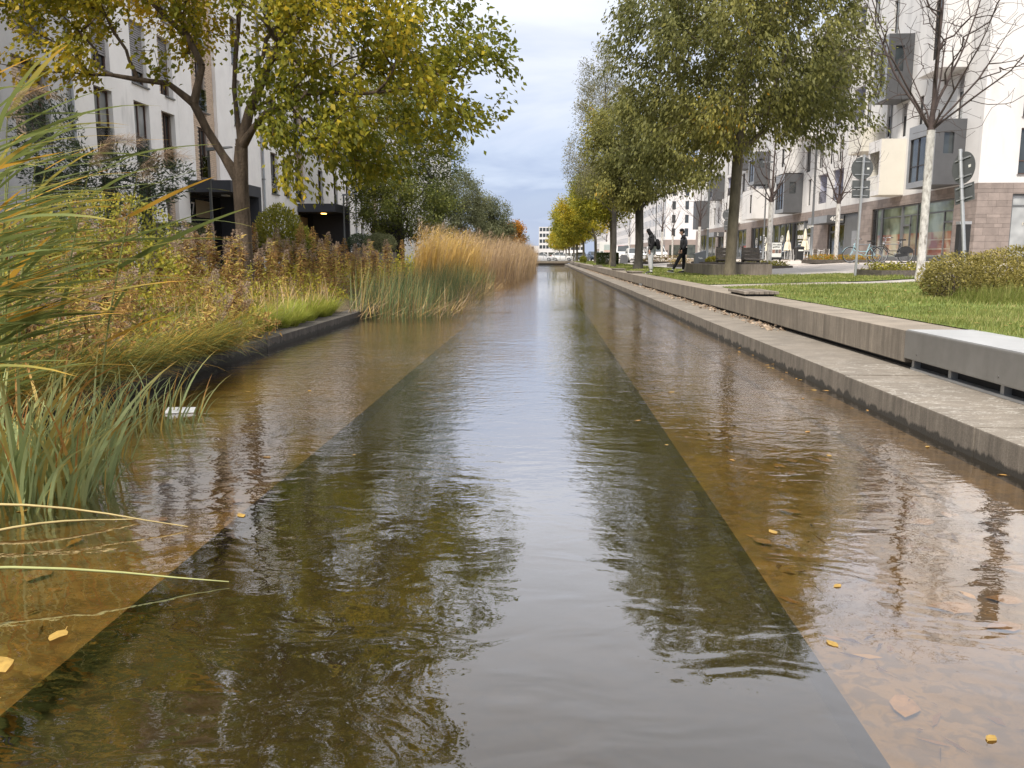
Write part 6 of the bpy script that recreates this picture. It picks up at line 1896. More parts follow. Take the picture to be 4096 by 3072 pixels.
# ------------------------------------------------------------------ bicycles
def bicycle(label, col, dark, group=None, fancy=True):
    """built in local space: wheels in the xz plane, front towards -x"""
    t = thing('bicycle', label, 'bicycle', (0, 0, 0), group)
    fm = pm('bike paint ' + label[:24], col, .35, .05, 5, spec=.5)
    R_ = .345
    for wx in (-.54, .54):
        w_ = MB().ring((wx, 0, R_), (0, 1, 0), R_ - .012, .017, 32, 6).build_local('wheel', M['rubber'], t)
        MB().ring((wx, 0, R_), (0, 1, 0), R_ - .036, .010, 32, 5).build_local('rim', M['chrome'] if not dark else M['galv'], w_)
        sp_ = MB()
        for k in range(18):
            a = 2 * math.pi * k / 18
            sp_.tube([(wx, .02 * (1 if k % 2 else -1), R_), (wx + math.cos(a) * (R_ - .04), 0, R_ + math.sin(a) * (R_ - .04))], .0022, 3, False)
        sp_.tube([(wx, -.035, R_), (wx, .035, R_)], .022, 8)
        sp_.build_local('spokes', M['chrome'], w_)
        g = MB()
        pts = []
        for k in range(11):
            a = R(20 + 14.5 * k) if wx > 0 else R(30 + 13 * k)
            pts.append((wx + math.cos(a) * (R_ + .022), 0, R_ + math.sin(a) * (R_ + .022)))
        for a, b in zip(pts, pts[1:]):
            g.quad((a[0], -.028, a[2]), (a[0], .028, a[2]), (b[0], .028, b[2]), (b[0], -.028, b[2]))
        g.build_local('mudguard', fm, t)
    bb, seat_t, head_b, head_t = (.12, 0, .30), (.30, 0, .82), (-.42, 0, .62), (-.36, 0, .86)
    f = MB()
    f.tube([bb, seat_t], .016, 8); f.tube([head_b, head_t], .018, 8)
    f.tube([head_b, (-.2, 0, .40), bb], .016, 8); f.tube([(-.39, 0, .74), (-.14, 0, .50), (.19, 0, .50)], .014, 8)
    for s in (-.05, .05):
        f.tube([bb, (.54, s, R_)], .010, 6); f.tube([(.27, 0, .74), (.54, s, R_)], .009, 6)
        f.tube([(-.43, s * .6, .60), (-.46, s, .48), (-.54, s, R_)], .011, 6)
    f.build_local('frame', fm, t)
    MB().tube([(-.36, 0, .86), (-.33, 0, 1.0)], .013, 8).build_local('stem', M['chrome'], t)
    h = MB().tube([(-.22, -.29, 1.03), (-.34, -.24, 1.05), (-.38, -.1, 1.04), (-.36, 0, 1.01), (-.38, .1, 1.04), (-.34, .24, 1.05), (-.22, .29, 1.03)], .012, 8).build_local('handlebar', M['chrome'], t)
    for s in (-1, 1):
        MB().tube([(-.18, s * .29, 1.028), (-.27, s * .275, 1.04)], .018, 8).build_local('grip', M['blk_plastic'], h)
    MB().tube([seat_t, (.33, 0, .93)], .012, 8).build_local('seat_post', M['chrome'], t)
    MB().hexa([(.19, -.02, .92), (.19, .02, .92), (.46, .09, .92), (.46, -.09, .92), (.18, -.03, .965), (.18, .03, .965), (.47, .10, .985), (.47, -.10, .985)]).build_local('saddle', M['blk_plastic'], t)
    MB().ring((.12, -.05, .30), (0, 1, 0), .085, .008, 20, 5).build_local('chainring', M['galv'], t)
    for s in (-1, 1):
        MB().tube([(.12, s * .06, .30), (.12 + s * .12, s * .08, .30 - s * .11)], .008, 6).tube([(.12 + s * .12, s * .05, .30 - s * .11), (.12 + s * .12, s * .16, .30 - s * .11)], .014, 6).build_local('crank', M['galv'], t)
    ra = MB()
    for s in (-.06, .06):
        ra.tube([(.25, s, .74), (.80, s, .74), (.54, s * 1.1, R_)], .006, 5)
    for xx in (.4, .55, .7, .8):
        ra.tube([(xx, -.06, .74), (xx, .06, .74)], .005, 5)
    ra.build_local('rear_rack', M['blk_plastic'] if dark else M['galv'], t)
    MB().tube([(-.47, 0, .80), (-.40, 0, .80)], .035, 10).build_local('headlamp', M['chrome'], t)
    if dark:
        sk = MB().poly([(.54 + math.cos(R(a)) * .32, -.034, R_ + math.sin(R(a)) * .32) for a in range(15, 171, 12)] + [(.40, -.034, R_), (.62, -.034, R_ + .05)])
        sk.build_local('skirt_guard', M['blk_plastic'], t)
        MB().hexa([(.06, -.07, .24), (.6, -.07, .28), (.6, -.045, .28), (.06, -.045, .24), (.04, -.07, .37), (.6, -.07, .40), (.6, -.045, .40), (.04, -.045, .37)]).build_local('chain_case', M['blk_plastic'], t)
    k_ = MB().tube([(.2, .03, .3), (.3, .2, .012)], .008, 5).build_local('kickstand', M['galv'], t)
    return t
b1 = bicycle('light blue city bicycle parked by the limewashed tree', (.30, .50, .56), False)
b1.location = (14.15, 38.2, gz(14.15) - .012); b1.rotation_euler = (0, 0, R(3)); b1.scale = (1.02, 1.02, 1.02)
b2 = bicycle('black roadster bicycle with covered rear wheel beside the light blue one', (.015, .015, .016), True)
b2.location = (15.25, 37.6, gz(15.25) - .012); b2.rotation_euler = (0, 0, R(5)); b2.scale = (1.06, 1.06, 1.06)
for x, y, lab in ((14.35, 38.6, 'thin steel bicycle hoop behind the light blue bicycle'), (15.3, 38.0, 'thin steel bicycle hoop behind the black roadster')):
    z = gz(x) - .012
    MBh = MB().tube([(x - .35, y, z), (x - .35, y, z + .78), (x - .3, y, z + .83), (x + .3, y, z + .83), (x + .35, y, z + .78), (x + .35, y, z)], .018, 8)
    tag(MBh.build('bicycle_hoop', M['post'], smooth=True), lab, 'bicycle rack')
for i in range(7):
    b = copy_tree(b2)
    b.location = (22.3, 84.0 + i * 1.35, gz(22) - .012); b.rotation_euler = (0, 0, R(-35 + 7 * (i % 3))); b.scale = (1, 1, 1)
    b['label'] = 'dark bicycle parked in the row under the café windows'; b['group'] = 'dark bicycles in a row before the shop windows'
b = copy_tree(b1); b.location = (12.9, 99, gz(12.9) - .012); b.rotation_euler = (0, 0, R(30)); b['label'] = 'pale bicycle leaning near the corner building beyond the walking person'
b = copy_tree(b2); b.location = (-10.8, 28.6, .58); b.rotation_euler = (0, 0, R(70)); b['label'] = 'dark bicycle parked among shrubs before portal 37'
b = copy_tree(b2); b.location = (-10.9, 43.5, .58); b.rotation_euler = (0, 0, R(20)); b['label'] = 'dark bicycle parked at the low wall before portal 39'
b = copy_tree(b2); b.location = (24.9 + 1.9, 44.6, 1.0 - .012); b.rotation_euler = (0, 0, R(180)); b['label'] = 'dark bicycle leaning at the end wall window of the white block'

# ------------------------------------------------------------------ café terrace
M['canvas'] = pm('cream canvas', (.66, .60, .47), .9, .08, 6)
def parasol(x, y, label):
    z = gz(x); t = thing('closed_parasol', label, 'parasol', (x, y, z), 'closed cream parasols on the café terrace')
    MB().tube([(x, y, z), (x, y, z + 2.55)], .025, 8).build('pole', M['w_paint'], t)
    mb = MB(); n = 12
    prof = [(.30, .85), (.27, 1.0), (.24, 1.3), (.17, 1.55), (.11, 1.6), (.14, 1.68), (.13, 1.9), (.09, 2.2), (.05, 2.45), (.02, 2.52)]
    i0 = 0
    rings = []
    for r_, h in prof:
        rings.append([(x + math.cos(2 * math.pi * k / n) * r_ * (1.15 if k % 2 else .78), y + math.sin(2 * math.pi * k / n) * r_ * (1.15 if k % 2 else .78), z + h - (.06 if k % 2 and h < .9 else 0)) for k in range(n)])
    for a, b in zip(rings, rings[1:]):
        for k in range(n):
            mb.quad(a[k], a[(k + 1) % n], b[(k + 1) % n], b[k])
    mb.build('canopy', M['canvas'], t)
    MB().tube([(x, y, z + 1.56), (x, y, z + 1.6)], .13, 10).build('tie', M['blk_plastic'], t)
    MB().box(x - .3, y - .3, z - .01, x + .3, y + .3, z + .07).build('foot', M['conc'], t)
parasol(20.6, 79.0, 'closed cream parasol behind the advertising board')
parasol(20.8, 73.5, 'closed cream parasol behind the wheelie bin')
parasol(20.9, 69.0, 'closed cream parasol next to the white tables')
def table(x, y, label):
    z = gz(x); t = thing('cafe_table', label, 'table', (x, y, z), 'white framed café tables')
    MB().box(x - .4, y - .7, z + .71, x + .4, y + .7, z + .75).build('table_top', M['w_paint'], t, bevel=.006)
    for a in (-.36, .33):
        for b_ in (-.66, .63):
            MB().box(x + a, y + b_, z - .01, x + a + .04, y + b_ + .04, z + .711).build('leg', M['w_paint'], t)
def chair(x, y, rz):
    t = thing('cafe_chair', 'dark slatted chair with white frame on the café terrace', 'chair', (0, 0, 0), 'slatted chairs on the café terrace')
    for a in (-.2, .17):
        MB().box(a, -.2, 0, a + .03, -.17, .44).build_local('leg', M['w_paint'], t)
        MB().hexa([(a, .17, 0), (a + .03, .17, 0), (a + .03, .20, 0), (a, .20, 0), (a, .24, .86), (a + .03, .24, .86), (a + .03, .27, .86), (a, .27, .86)]).build_local('leg', M['w_paint'], t)
    for i in range(5):
        MB().box(-.2, -.2 + i * .08, .44, .2, -.135 + i * .08, .46).build_local('slat', M['wood_dk'], t)
    for i in range(4):
        MB().box(-.17, .205 + i * .012, .55 + i * .075, .17, .225 + i * .012, .61 + i * .075).build_local('back_slat', M['wood_dk'], t)
    t.location = (x, y, gz(x) - .012); t.rotation_euler = (0, 0, rz)
    return t
table(20.4, 64.8, 'white framed café table beside the lamp post'); table(20.6, 67.6, 'white framed café table under the parasol'); table(20.2, 74.0, 'white framed café table behind the advertising board')
c0 = chair(20.0, 63.6, R(180))
for x, y, rz in ((20.9, 63.7, 170), (19.6, 64.9, 90), (19.6, 65.6, 90), (19.7, 67.4, 95), (19.7, 68.1, 90), (19.4, 73.7, 90), (19.4, 74.4, 80), (21.2, 64.9, -90), (21.3, 67.5, -90)):
    c = copy_tree(c0); c.location = (x, y, gz(x) - .012); c.rotation_euler = (0, 0, R(rz))
def wheelie(x, y):
    z = gz(x) - .012
    t = thing('wheelie_bin', 'black wheelie bin with a pale label on the plaza', 'bin', (x, y, z))
    MB().hexa([(x - .22, y - .24, z + .06), (x + .22, y - .24, z + .06), (x + .22, y + .22, z + .06), (x - .22, y + .22, z + .06), (x - .28, y - .30, z + .95), (x + .28, y - .30, z + .95), (x + .28, y + .28, z + .95), (x - .28, y + .28, z + .95)]).build('body', M['blk_plastic'], t, bevel=.012)
    MB().hexa([(x - .30, y - .33, z + .952), (x + .30, y - .33, z + .952), (x + .30, y + .32, z + .952), (x - .30, y + .32, z + .952), (x - .26, y - .28, z + 1.03), (x + .26, y - .28, z + 1.03), (x + .26, y + .3, z + 1.06), (x - .26, y + .3, z + 1.06)]).build('lid', M['blk_plastic'], t, bevel=.01)
    MB().box(x - .15, y - .312, z + .70, x + .22, y - .28, z + .80).build('label_strip', M['sticker'], t)
    for s in (-.27, .22):
        MB().tube([(x + s, y + .2, z + .09), (x + s + .05, y + .2, z + .09)], .1, 14).build('wheel', M['rubber'], t)
wheelie(18.7, 63.0)
# advertising board
x, y = 17.85, 66.0; z = gz(x) - .012
t = thing('advertising_board', 'black framed advertising board with pale poster reading Wir haben geöffnet', 'sign', (x, y, z))
MB().box(x - .42, y, z + .18, x + .42, y + .05, z + 1.42).build('frame', M['blk_plastic'], t, bevel=.006)
MB().box(x - .37, y - .004, z + .25, x + .37, y, z + 1.37).build('poster', pm('pale poster', (.62, .64, .62), .5, .04, 3), t)
MB().box(x - .34, y - .008, z + .56, x - .12, y - .004, z + .84).build('photo_strip', pm('poster photo', (.22, .13, .10), .5, .5, 14), t)
MB().box(x - .1, y - .008, z + .56, x + .12, y - .004, z + .84).build('photo_strip', pm('poster photo b', (.10, .10, .10), .5, .6, 14), t)
MB().box(x + .14, y - .008, z + .56, x + .34, y - .004, z + .84).build('photo_strip', pm('poster photo c', (.16, .11, .10), .5, .6, 14), t)
lettering('Wir haben', .16, (x, y - .012, z + 1.22), 0, M['frame'], t, 'lettering')
lettering('geöffnet', .16, (x - .04, y - .012, z + 1.04), 0, M['frame'], t, 'lettering')
for s in (-.3, .3):
    MB().tube([(x + s, y - .1, z + .07), (x + s, y + .15, z + .07)], .07, 12).build('foot', M['rubber'], t)
MB().box(x - .4, y - .12, z + .06, x + .4, y + .17, z + .185).build('base', M['blk_plastic'], t)

# advertising kiosk, red shop sign
x, y, z = 6.9, 100.0, gz(6.9)
t = thing('advert_kiosk', 'white advertising kiosk with a striped panel beside the street', 'kiosk', (x, y, z))
MB().box(x - .75, y - .2, z - .05, x + .75, y + .3, z + 2.4).build('body', M['w_paint'], t, bevel=.02)
for k in range(7):
    MB().box(x - .2, y - .215, z + 1.2 + k * .13, x + .68, y - .2, z + 1.27 + k * .13).build('stripe', pm('kiosk stripe %d' % k, (.28, .36, .36) if k > 1 else (.5, .3, .24), .5, .05, 3), t)
MB().box(x - .6, y - .212, z + 1.1, x - .3, y - .2, z + 1.3).build('print', M['frame_gr'], t)
t = thing('shop_sign', 'bright red shop sign on the distant street front', 'sign', (12.9, 150, .9))
MB().box(12.4, 149.8, 2.7, 13.6, 150.1, 3.25).build('panel', pm('red sign', (.62, .03, .03), .5, .05, 3), t, bevel=.03)
MB().box(12.6, 149.78, 2.88, 13.4, 149.8, 3.0).build('print', M['letter'], t)
MB().box(12.95, 149.9, .8, 13.05, 150.0, 2.7).build('post', M['post'], t)

# ------------------------------------------------------------------ parked cars
def car(label, x, y, rz, col, kind='hatch', L=4.2, W=1.78, H=1.5, group='cars parked along the street'):
    """local: length along y (front at -y). Lofted body, glass band, wheels, lamps, plate"""
    t = thing('parked_car' if kind != 'van' else 'parked_van', label, 'car' if kind != 'van' else 'van', (0, 0, 0), group)
    paint = pm('car paint ' + label[:22], col, .28, .03, 2, spec=.6)
    hw = W / 2
    if kind == 'van':
        sec = [(-.50, .45, .95, .80), (-.47, .30, 1.05, .94), (-.30, .25, 1.20, 1.0), (-.18, .25, 1.25, 1.0), (.48, .28, 1.25, 1.0), (.5, .4, 1.2, .97)]
        roof = [(-.27, 1.22, .86), (-.14, H, .84), (.44, H, .86), (.49, 1.22, .92)]
    else:
        sec = [(-.50, .42, .62, .78), (-.47, .25, .74, .92), (-.36, .22, .86, .99), (-.2, .2, .95, 1.0), (.3, .2, 1.0, 1.0), (.44, .24, 1.0, .97), (.5, .36, .92, .86)]
        roof = [(-.23, .95, .88), (-.07, H - .03, .74), (.12, H, .74), (.34, H - .06, .72), (.46, .99, .84)]
    mb = MB(); rings = []
    for (s, z0, z1, wf) in sec:
        w_ = hw * wf; yy = s * L
        rings.append([(-w_ * .92, yy, z0), (w_ * .92, yy, z0), (w_, yy, (z0 + z1) * .5), (w_ * .96, yy, z1), (-w_ * .96, yy, z1), (-w_, yy, (z0 + z1) * .5)])
    for a, b in zip(rings, rings[1:]):
        for k in range(6):
            mb.quad(a[k], a[(k + 1) % 6], b[(k + 1) % 6], b[k])
    mb.poly(rings[0][::-1]); mb.poly(rings[-1])
    body = mb.build_local('body', paint, t)
    gl_ = MB(); rf = MB(); rr = []
    for s, z, wf in roof:
        rr.append(((-hw * wf, s * L, z), (hw * wf, s * L, z)))
    def low(s):  # shoulder line under the glass
        return 1.22 if kind == 'van' else .95
    gl_.quad(rr[0][0], rr[0][1], rr[1][1], rr[1][0]); gl_.quad(rr[-2][0], rr[-2][1], rr[-1][1], rr[-1][0])
    for a, b in zip(rr[1:-1], rr[2:-1]):
        rf.quad(a[0], a[1], b[1], b[0])
    for sgn in (0, 1):
        pts = [rr[0][sgn]] + [q[sgn] for q in rr[1:-1]] + [rr[-1][sgn]]
        (rf if kind == 'van' else gl_).poly(pts)
    gl_.build_local('windows', M['glass'], t)
    for a in rr[1:-1]:
        for sgn in (0, 1):
            lo = (a[sgn][0] * 1.12, a[sgn][1], low(0))
            rf.tube([a[sgn], lo], .035, 5)
    for sgn in (0, 1):
        rf.tube([rr[0][sgn], rr[1][sgn]], .03, 5); rf.tube([rr[-2][sgn], rr[-1][sgn]], .035, 5)
    rf.build_local('roof', paint, t)
    for s in (-.31, .30):
        for sx_ in (-1, 1):
            w_ = MB().tube([(sx_ * (hw - .2), s * L, .31), (sx_ * (hw + .005), s * L, .31)], .31, 20).build_local('wheel', M['rubber'], t)
            MB().tube([(sx_ * (hw - .05), s * L, .31), (sx_ * (hw + .012), s * L, .31)], .19, 14).build_local('rim', M['galv'], w_)
    lampm = M['chrome']; red = MATS.get('red lamp') or pm('red lamp', (.45, .02, .015), .25, .05, 4)
    for sx_ in (-1, 1):
        MB().box(sx_ * hw * .58 - .16, -.497 * L, .56, sx_ * hw * .58 + .16, -.46 * L, .72).build_local('headlight', lampm, t)
        MB().box(sx_ * hw * .76 - .13, .46 * L, .78, sx_ * hw * .76 + .13, .502 * L, .98).build_local('tail_light', red, t)
        MB().hexa([(sx_ * (hw + .02), -.2 * L, .95), (sx_ * (hw + .18), -.2 * L, .97), (sx_ * (hw + .18), -.16 * L, .97), (sx_ * (hw + .02), -.16 * L, .95), (sx_ * (hw + .02), -.2 * L, 1.08), (sx_ * (hw + .18), -.2 * L, 1.09), (sx_ * (hw + .18), -.16 * L, 1.09), (sx_ * (hw + .02), -.16 * L, 1.08)]).build_local('mirror', M['blk_plastic'], t)
    MB().box(-.26, .5 * L, .60, .26, .505 * L, .71).build_local('number_plate', M['w_paint'], t)
    MB().box(-.26, -.508 * L, .36, .26, -.498 * L, .47).build_local('number_plate', M['w_paint'], t)
    MB().box(-hw * .5, -.502 * L, .5, hw * .5, -.49 * L, .6).build_local('grille', M['blk_plastic'], t)
    MB().box(-hw * .85, -.49 * L, .2, hw * .85, .49 * L, .3).build_local('underbody', M['blk_plastic'], t)
    t.location = (x, y, gz(x) - .012); t.rotation_euler = (0, 0, rz)
    return t
car('white hatchback seen from behind, parked beside a limewashed trunk', 12.3, 95.0, R(4), (.72, .72, .72), L=4.3, H=1.56, W=1.82)
car('white car facing the canal path, half hidden by the thick trunk', 8.95, 86.0, R(2), (.70, .71, .72), L=4.1, H=1.46)
car('white delivery van parked behind the white car', 10.6, 118.0, R(-4), (.74, .74, .74), 'van', 4.8, 1.9, 2.0)
car('dark car parked in the street beside the yellow trees', 6.0, 150.0, R(5), (.03, .035, .04))
car('silver car parked beyond the footbridge railing', -1.0, 152.0, R(85), (.55, .56, .58))
car('white car parked beyond the footbridge', 2.8, 156.0, R(80), (.72, .72, .72))
car('blue car parked at the end of the lawn', 7.4, 132.0, R(8), (.06, .09, .16))
t = thing('rubbish_sack', 'dark cloth-covered container standing beside the white car', 'container', (7.3, 81, .65))
MB().hexa([(6.95, 80.6, .62), (7.75, 80.6, .62), (7.75, 81.3, .62), (6.95, 81.3, .62), (7.1, 80.7, 1.5), (7.65, 80.7, 1.42), (7.6, 81.2, 1.42), (7.1, 81.2, 1.5)]).build('cover', M['bay_dark'], t, bevel=.05)
# ------------------------------------------------------------------ people (facing -x, local origin on the ground between the feet)
def skin(name, joints, edges, mat, parent, root=0, sub=2, under=None):
    """joints: name -> (x, y, z, rx, ry); grown with a Skin modifier, smoothed, then baked to a mesh"""
    names = list(joints)
    me = bpy.data.meshes.new(name)
    me.from_pydata([joints[k][:3] for k in names], [(names.index(a), names.index(b)) for a, b in edges], [])
    o = bpy.data.objects.new(name, me)
    COL.objects.link(o)
    m = o.modifiers.new('Skin', 'SKIN'); m.use_smooth_shade = True; m.branch_smoothing = 0.6
    sv = me.skin_vertices[0].data
    for i, k in enumerate(names):
        q = joints[k]
        sv[i].radius = (q[3], q[4] if len(q) > 4 else q[3])
        sv[i].use_root = (i == root)
    s = o.modifiers.new('Subsurf', 'SUBSURF'); s.levels = sub; s.render_levels = sub
    bpy.context.view_layer.update()
    out = bpy.data.meshes.new_from_object(o.evaluated_get(bpy.context.evaluated_depsgraph_get()))
    bpy.data.objects.remove(o)
    out.materials.clear(); out.materials.append(mat)
    if under:      # cloth worn next to the body below the neck
        out.materials.append(under[0])
        out.polygons.foreach_set('material_index', [1 if p.center.z < under[1] else 0 for p in out.polygons])
    return link(name, out, None, parent)
def ell(mb, c, r, nu=14, nv=10):
    i = len(mb.v)
    for a in range(nv + 1):
        th = math.pi * a / nv
        for b in range(nu):
            ph = 2 * math.pi * b / nu
            mb.v.append((c[0] + r[0] * math.sin(th) * math.cos(ph), c[1] + r[1] * math.sin(th) * math.sin(ph), c[2] + r[2] * math.cos(th)))
    for a in range(nv):
        for b in range(nu):
            mb.f.append((i + a * nu + b, i + a * nu + (b + 1) % nu, i + (a + 1) * nu + (b + 1) % nu, i + (a + 1) * nu + b)); mb.m.append(mb.cur)
    return mb
M['skin'] = pm('skin', (.50, .30, .21), .55, .05, 8)
M['jersey'] = pm('black cotton', (.012, .012, .014), .95, .2, 10, .003, 60)
M['grey_jersey'] = pm('light grey sweat fabric', (.46, .47, .49), .95, .07, 8, .006, 22)
M['puffer'] = pm('dark quilted nylon', (.034, .034, .04), .5, .3, 10, .008, 18, stretch=(.3, .3, 3.0))
M['hair'] = pm('dark hair', (.016, .012, .010), .6, .3, 40)
M['shoe'] = pm('black shoe', (.02, .02, .022), .6, .2, 12)
M['sole'] = pm('pale shoe sole', (.6, .6, .6), .7, .05, 8)
def shoe(t, x, y, z, pitch, name='shoe'):
    o = skin(name, {'h': (0.07, 0, .055, .045, .042), 'm': (-.03, 0, .055, .042, .045), 'f': (-.12, 0, .04, .034, .046), 't': (-.175, 0, .032, .022, .036)}, [('h', 'm'), ('m', 'f'), ('f', 't')], M['shoe'], t, 1)
    o.location = (x, y, z); o.rotation_euler = (0, pitch, 0)
    s = MB().hexa([(-.2, -.038, .0), (.11, -.036, .0), (.11, .036, .0), (-.2, .038, .0), (-.2, -.042, .022), (.115, -.04, .022), (.115, .04, .022), (-.2, .042, .022)]).build_local('sole', M['sole'], o)
    return o
def fingers(t, base, direction, side):
    """loosely curled hand: palm and five bent fingers"""
    b = Vector(base); d = Vector(direction).normalized()
    j = {'w': (*b, .026, .02), 'p': (*(b + d * .05), .038, .018), 'k': (*(b + d * .09), .04, .016)}
    e = [('w', 'p'), ('p', 'k')]
    for i, (oy, ln_) in enumerate(((-.03, .075), (-.01, .085), (.011, .08), (.03, .062))):
        a = b + d * .095 + Vector((oy, 0, 0)); c = a + d * ln_ * .5; g = c + (d + Vector((0, side * .8, 0))).normalized() * ln_ * .5
        for nm, q, r_ in (('a', a, .009), ('b', c, .0085), ('c', g, .007)):
            j[nm + str(i)] = (*q, r_, r_)
        e += [('k', 'a%d' % i), ('a%d' % i, 'b%d' % i), ('b%d' % i, 'c%d' % i)]
    th = b + d * .03 + Vector((-.035, 0, 0)); t2 = th + d * .04 + Vector((-.012, side * .01, 0))
    j['t0'] = (*th, .011, .011); j['t1'] = (*t2, .009, .009); e += [('p', 't0'), ('t0', 't1')]
    return skin('hand', j, e, M['skin'], t, 1, 1)

# ---- walking person, dark puffer jacket
P2 = thing('person', 'person with short dark hair in a dark puffer jacket and black trousers, walking', 'person', (0, 0, 0))
bj = {'pel': (0, 0, .95, .12, .14), 'waist': (-.005, 0, 1.10, .105, .13), 'chest': (0, 0, 1.30, .115, .155), 'neckb': (-.03, 0, 1.47, .065, .075), 'neck': (-.065, 0, 1.54, .052, .055), 'skull': (-.095, 0, 1.62, .07, .06), 'crown': (-.085, 0, 1.70, .075, .062), 'jaw': (-.145, 0, 1.585, .035, .04),
      'hl': (0, -.09, .90, .085, .085), 'kl': (-.22, -.10, .52, .062, .06), 'al': (-.42, -.11, .12, .042, .042), 'hr': (.01, .09, .90, .085, .085), 'kr': (.06, .10, .50, .062, .06), 'ar': (.03, .10, .10, .042, .042),
      'sl': (.005, -.18, 1.42, .06, .06), 'el': (.07, -.25, 1.15, .045, .045), 'wl': (-.09, -.23, .92, .032, .032), 'sr': (.005, .18, 1.42, .06, .06), 'er': (.07, .25, 1.15, .045, .045), 'wr': (-.09, .22, .94, .032, .032)}
be = [('pel', 'waist'), ('waist', 'chest'), ('chest', 'neckb'), ('neckb', 'neck'), ('neck', 'skull'), ('skull', 'crown'), ('skull', 'jaw'), ('pel', 'hl'), ('hl', 'kl'), ('kl', 'al'), ('pel', 'hr'), ('hr', 'kr'), ('kr', 'ar'), ('chest', 'sl'), ('sl', 'el'), ('el', 'wl'), ('chest', 'sr'), ('sr', 'er'), ('er', 'wr')]
bs = {k: ((*v[:3], v[3] * .35, v[4] * .35) if k in ('pel', 'waist', 'chest', 'hl', 'kl', 'hr', 'kr', 'sl', 'el', 'sr', 'er') else ((*v[:3], v[3] * .6, v[4] * .6) if k in ('wl', 'wr', 'neckb', 'al', 'ar') else v)) for k, v in bj.items()}
skin('body', bs, be, M['skin'], P2, under=(M['jersey'], 1.50))
jk = {k: (v[0], v[1], v[2], v[3] + .035, v[4] + .035) for k, v in bj.items() if k in ('waist', 'chest', 'sl', 'el', 'sr', 'er')}
jk['hem'] = (0, 0, .92, .145, .165); jk['coll'] = (-.02, 0, 1.48, .095, .10); jk['collt'] = (-.05, 0, 1.545, .082, .082); jk['hood'] = (.075, 0, 1.46, .07, .085)
jk['wl'] = (-.07, -.235, .95, .055, .05); jk['wr'] = (-.07, .225, .97, .055, .05)
skin('jacket', jk, [('hem', 'waist'), ('waist', 'chest'), ('chest', 'coll'), ('coll', 'collt'), ('coll', 'hood'), ('chest', 'sl'), ('sl', 'el'), ('el', 'wl'), ('chest', 'sr'), ('sr', 'er'), ('er', 'wr')], M['puffer'], P2, 2)
tr = {k: (v[0], v[1], v[2], v[3] + .018, v[4] + .018) for k, v in bj.items() if k in ('pel', 'hl', 'kl', 'al', 'hr', 'kr', 'ar')}
tr['al'] = (-.40, -.11, .155, .056, .056); tr['ar'] = (.032, .10, .145, .056, .056)
skin('trousers', tr, [('pel', 'hl'), ('hl', 'kl'), ('kl', 'al'), ('pel', 'hr'), ('hr', 'kr'), ('kr', 'ar')], M['jersey'], P2)
hh_ = ell(MB(), (-.075, 0, 1.715), (.098, .084, .072)); ell(hh_, (-.03, 0, 1.65), (.068, .078, .085)); hh_.build_local('hair', M['hair'], P2)
fc = MB(); fc.hexa([(-.165, -.014, 1.60), (-.165, .014, 1.60), (-.15, .02, 1.60), (-.15, -.02, 1.60), (-.158, -.008, 1.655), (-.158, .008, 1.655), (-.15, .01, 1.655), (-.15, -.01, 1.655)]); fc.hexa([(-.195, -.016, 1.605), (-.195, .016, 1.605), (-.15, .018, 1.605), (-.15, -.018, 1.605), (-.165, -.008, 1.65), (-.165, .008, 1.65), (-.15, .01, 1.65), (-.15, -.01, 1.65)]); fc.build_local('nose', M['skin'], P2)
for s in (-1, 1):
    ell(MB(), (-.152, s * .03, 1.652), (.012, .014, .008), 8, 6).build_local('eye', M['hair'], P2)
    ell(MB(), (-.075, s * .066, 1.635), (.022, .012, .034), 8, 6).build_local('ear', M['skin'], P2)
ell(MB(), (-.168, 0, 1.575), (.014, .024, .006), 8, 6).build_local('mouth', pm('lips', (.36, .15, .12), .5, .05, 8), P2)
fingers(P2, (-.085, -.235, .935), (-.25, 0, -1), 1)
fingers(P2, (-.085, .225, .955), (-.25, 0, -1), -1)
shoe(P2, -.45, -.11, .03, .16); shoe(P2, .01, .10, .0, -.02)
MB().tube([(-.415, -.11, .13), (-.405, -.11, .16)], .047, 10).build_local('sock', M['sole'], P2)
MB().tube([(.03, .10, .10), (.032, .10, .14)], .047, 10).build_local('sock', M['sole'], P2)
P2.location = (5.47, 34.0, gz(5.42) + .008)

# ---- standing person, black hooded top, grey sweatpants, backpack
P1 = thing('person', 'person in a black hooded top, light grey sweatpants and a black backpack, head bowed', 'person', (0, 0, 0))
bj = {'pel': (0, 0, .92, .12, .14), 'waist': (0, 0, 1.08, .105, .13), 'chest': (-.005, 0, 1.28, .115, .155), 'neckb': (-.03, 0, 1.43, .06, .07), 'neck': (-.07, 0, 1.49, .05, .052), 'skull': (-.115, 0, 1.555, .066, .058), 'crown': (-.12, 0, 1.63, .068, .06), 'jaw': (-.155, 0, 1.51, .033, .04),
      'hl': (0, -.09, .88, .085, .085), 'kl': (-.035, -.10, .50, .062, .06), 'al': (.0, -.11, .11, .042, .042), 'hr': (0, .09, .88, .085, .085), 'kr': (-.03, .10, .50, .062, .06), 'ar': (.01, .11, .11, .042, .042),
      'sl': (-.005, -.18, 1.38, .06, .06), 'el': (.03, -.25, 1.10, .045, .045), 'wl': (-.075, -.215, .87, .032, .032), 'sr': (-.005, .18, 1.38, .06, .06), 'er': (.03, .25, 1.10, .045, .045), 'wr': (-.075, .215, .87, .032, .032)}
bs = {k: ((*v[:3], v[3] * .35, v[4] * .35) if k in ('pel', 'waist', 'chest', 'hl', 'kl', 'hr', 'kr', 'sl', 'el', 'sr', 'er') else ((*v[:3], v[3] * .6, v[4] * .6) if k in ('wl', 'wr', 'neckb', 'al', 'ar') else v)) for k, v in bj.items()}
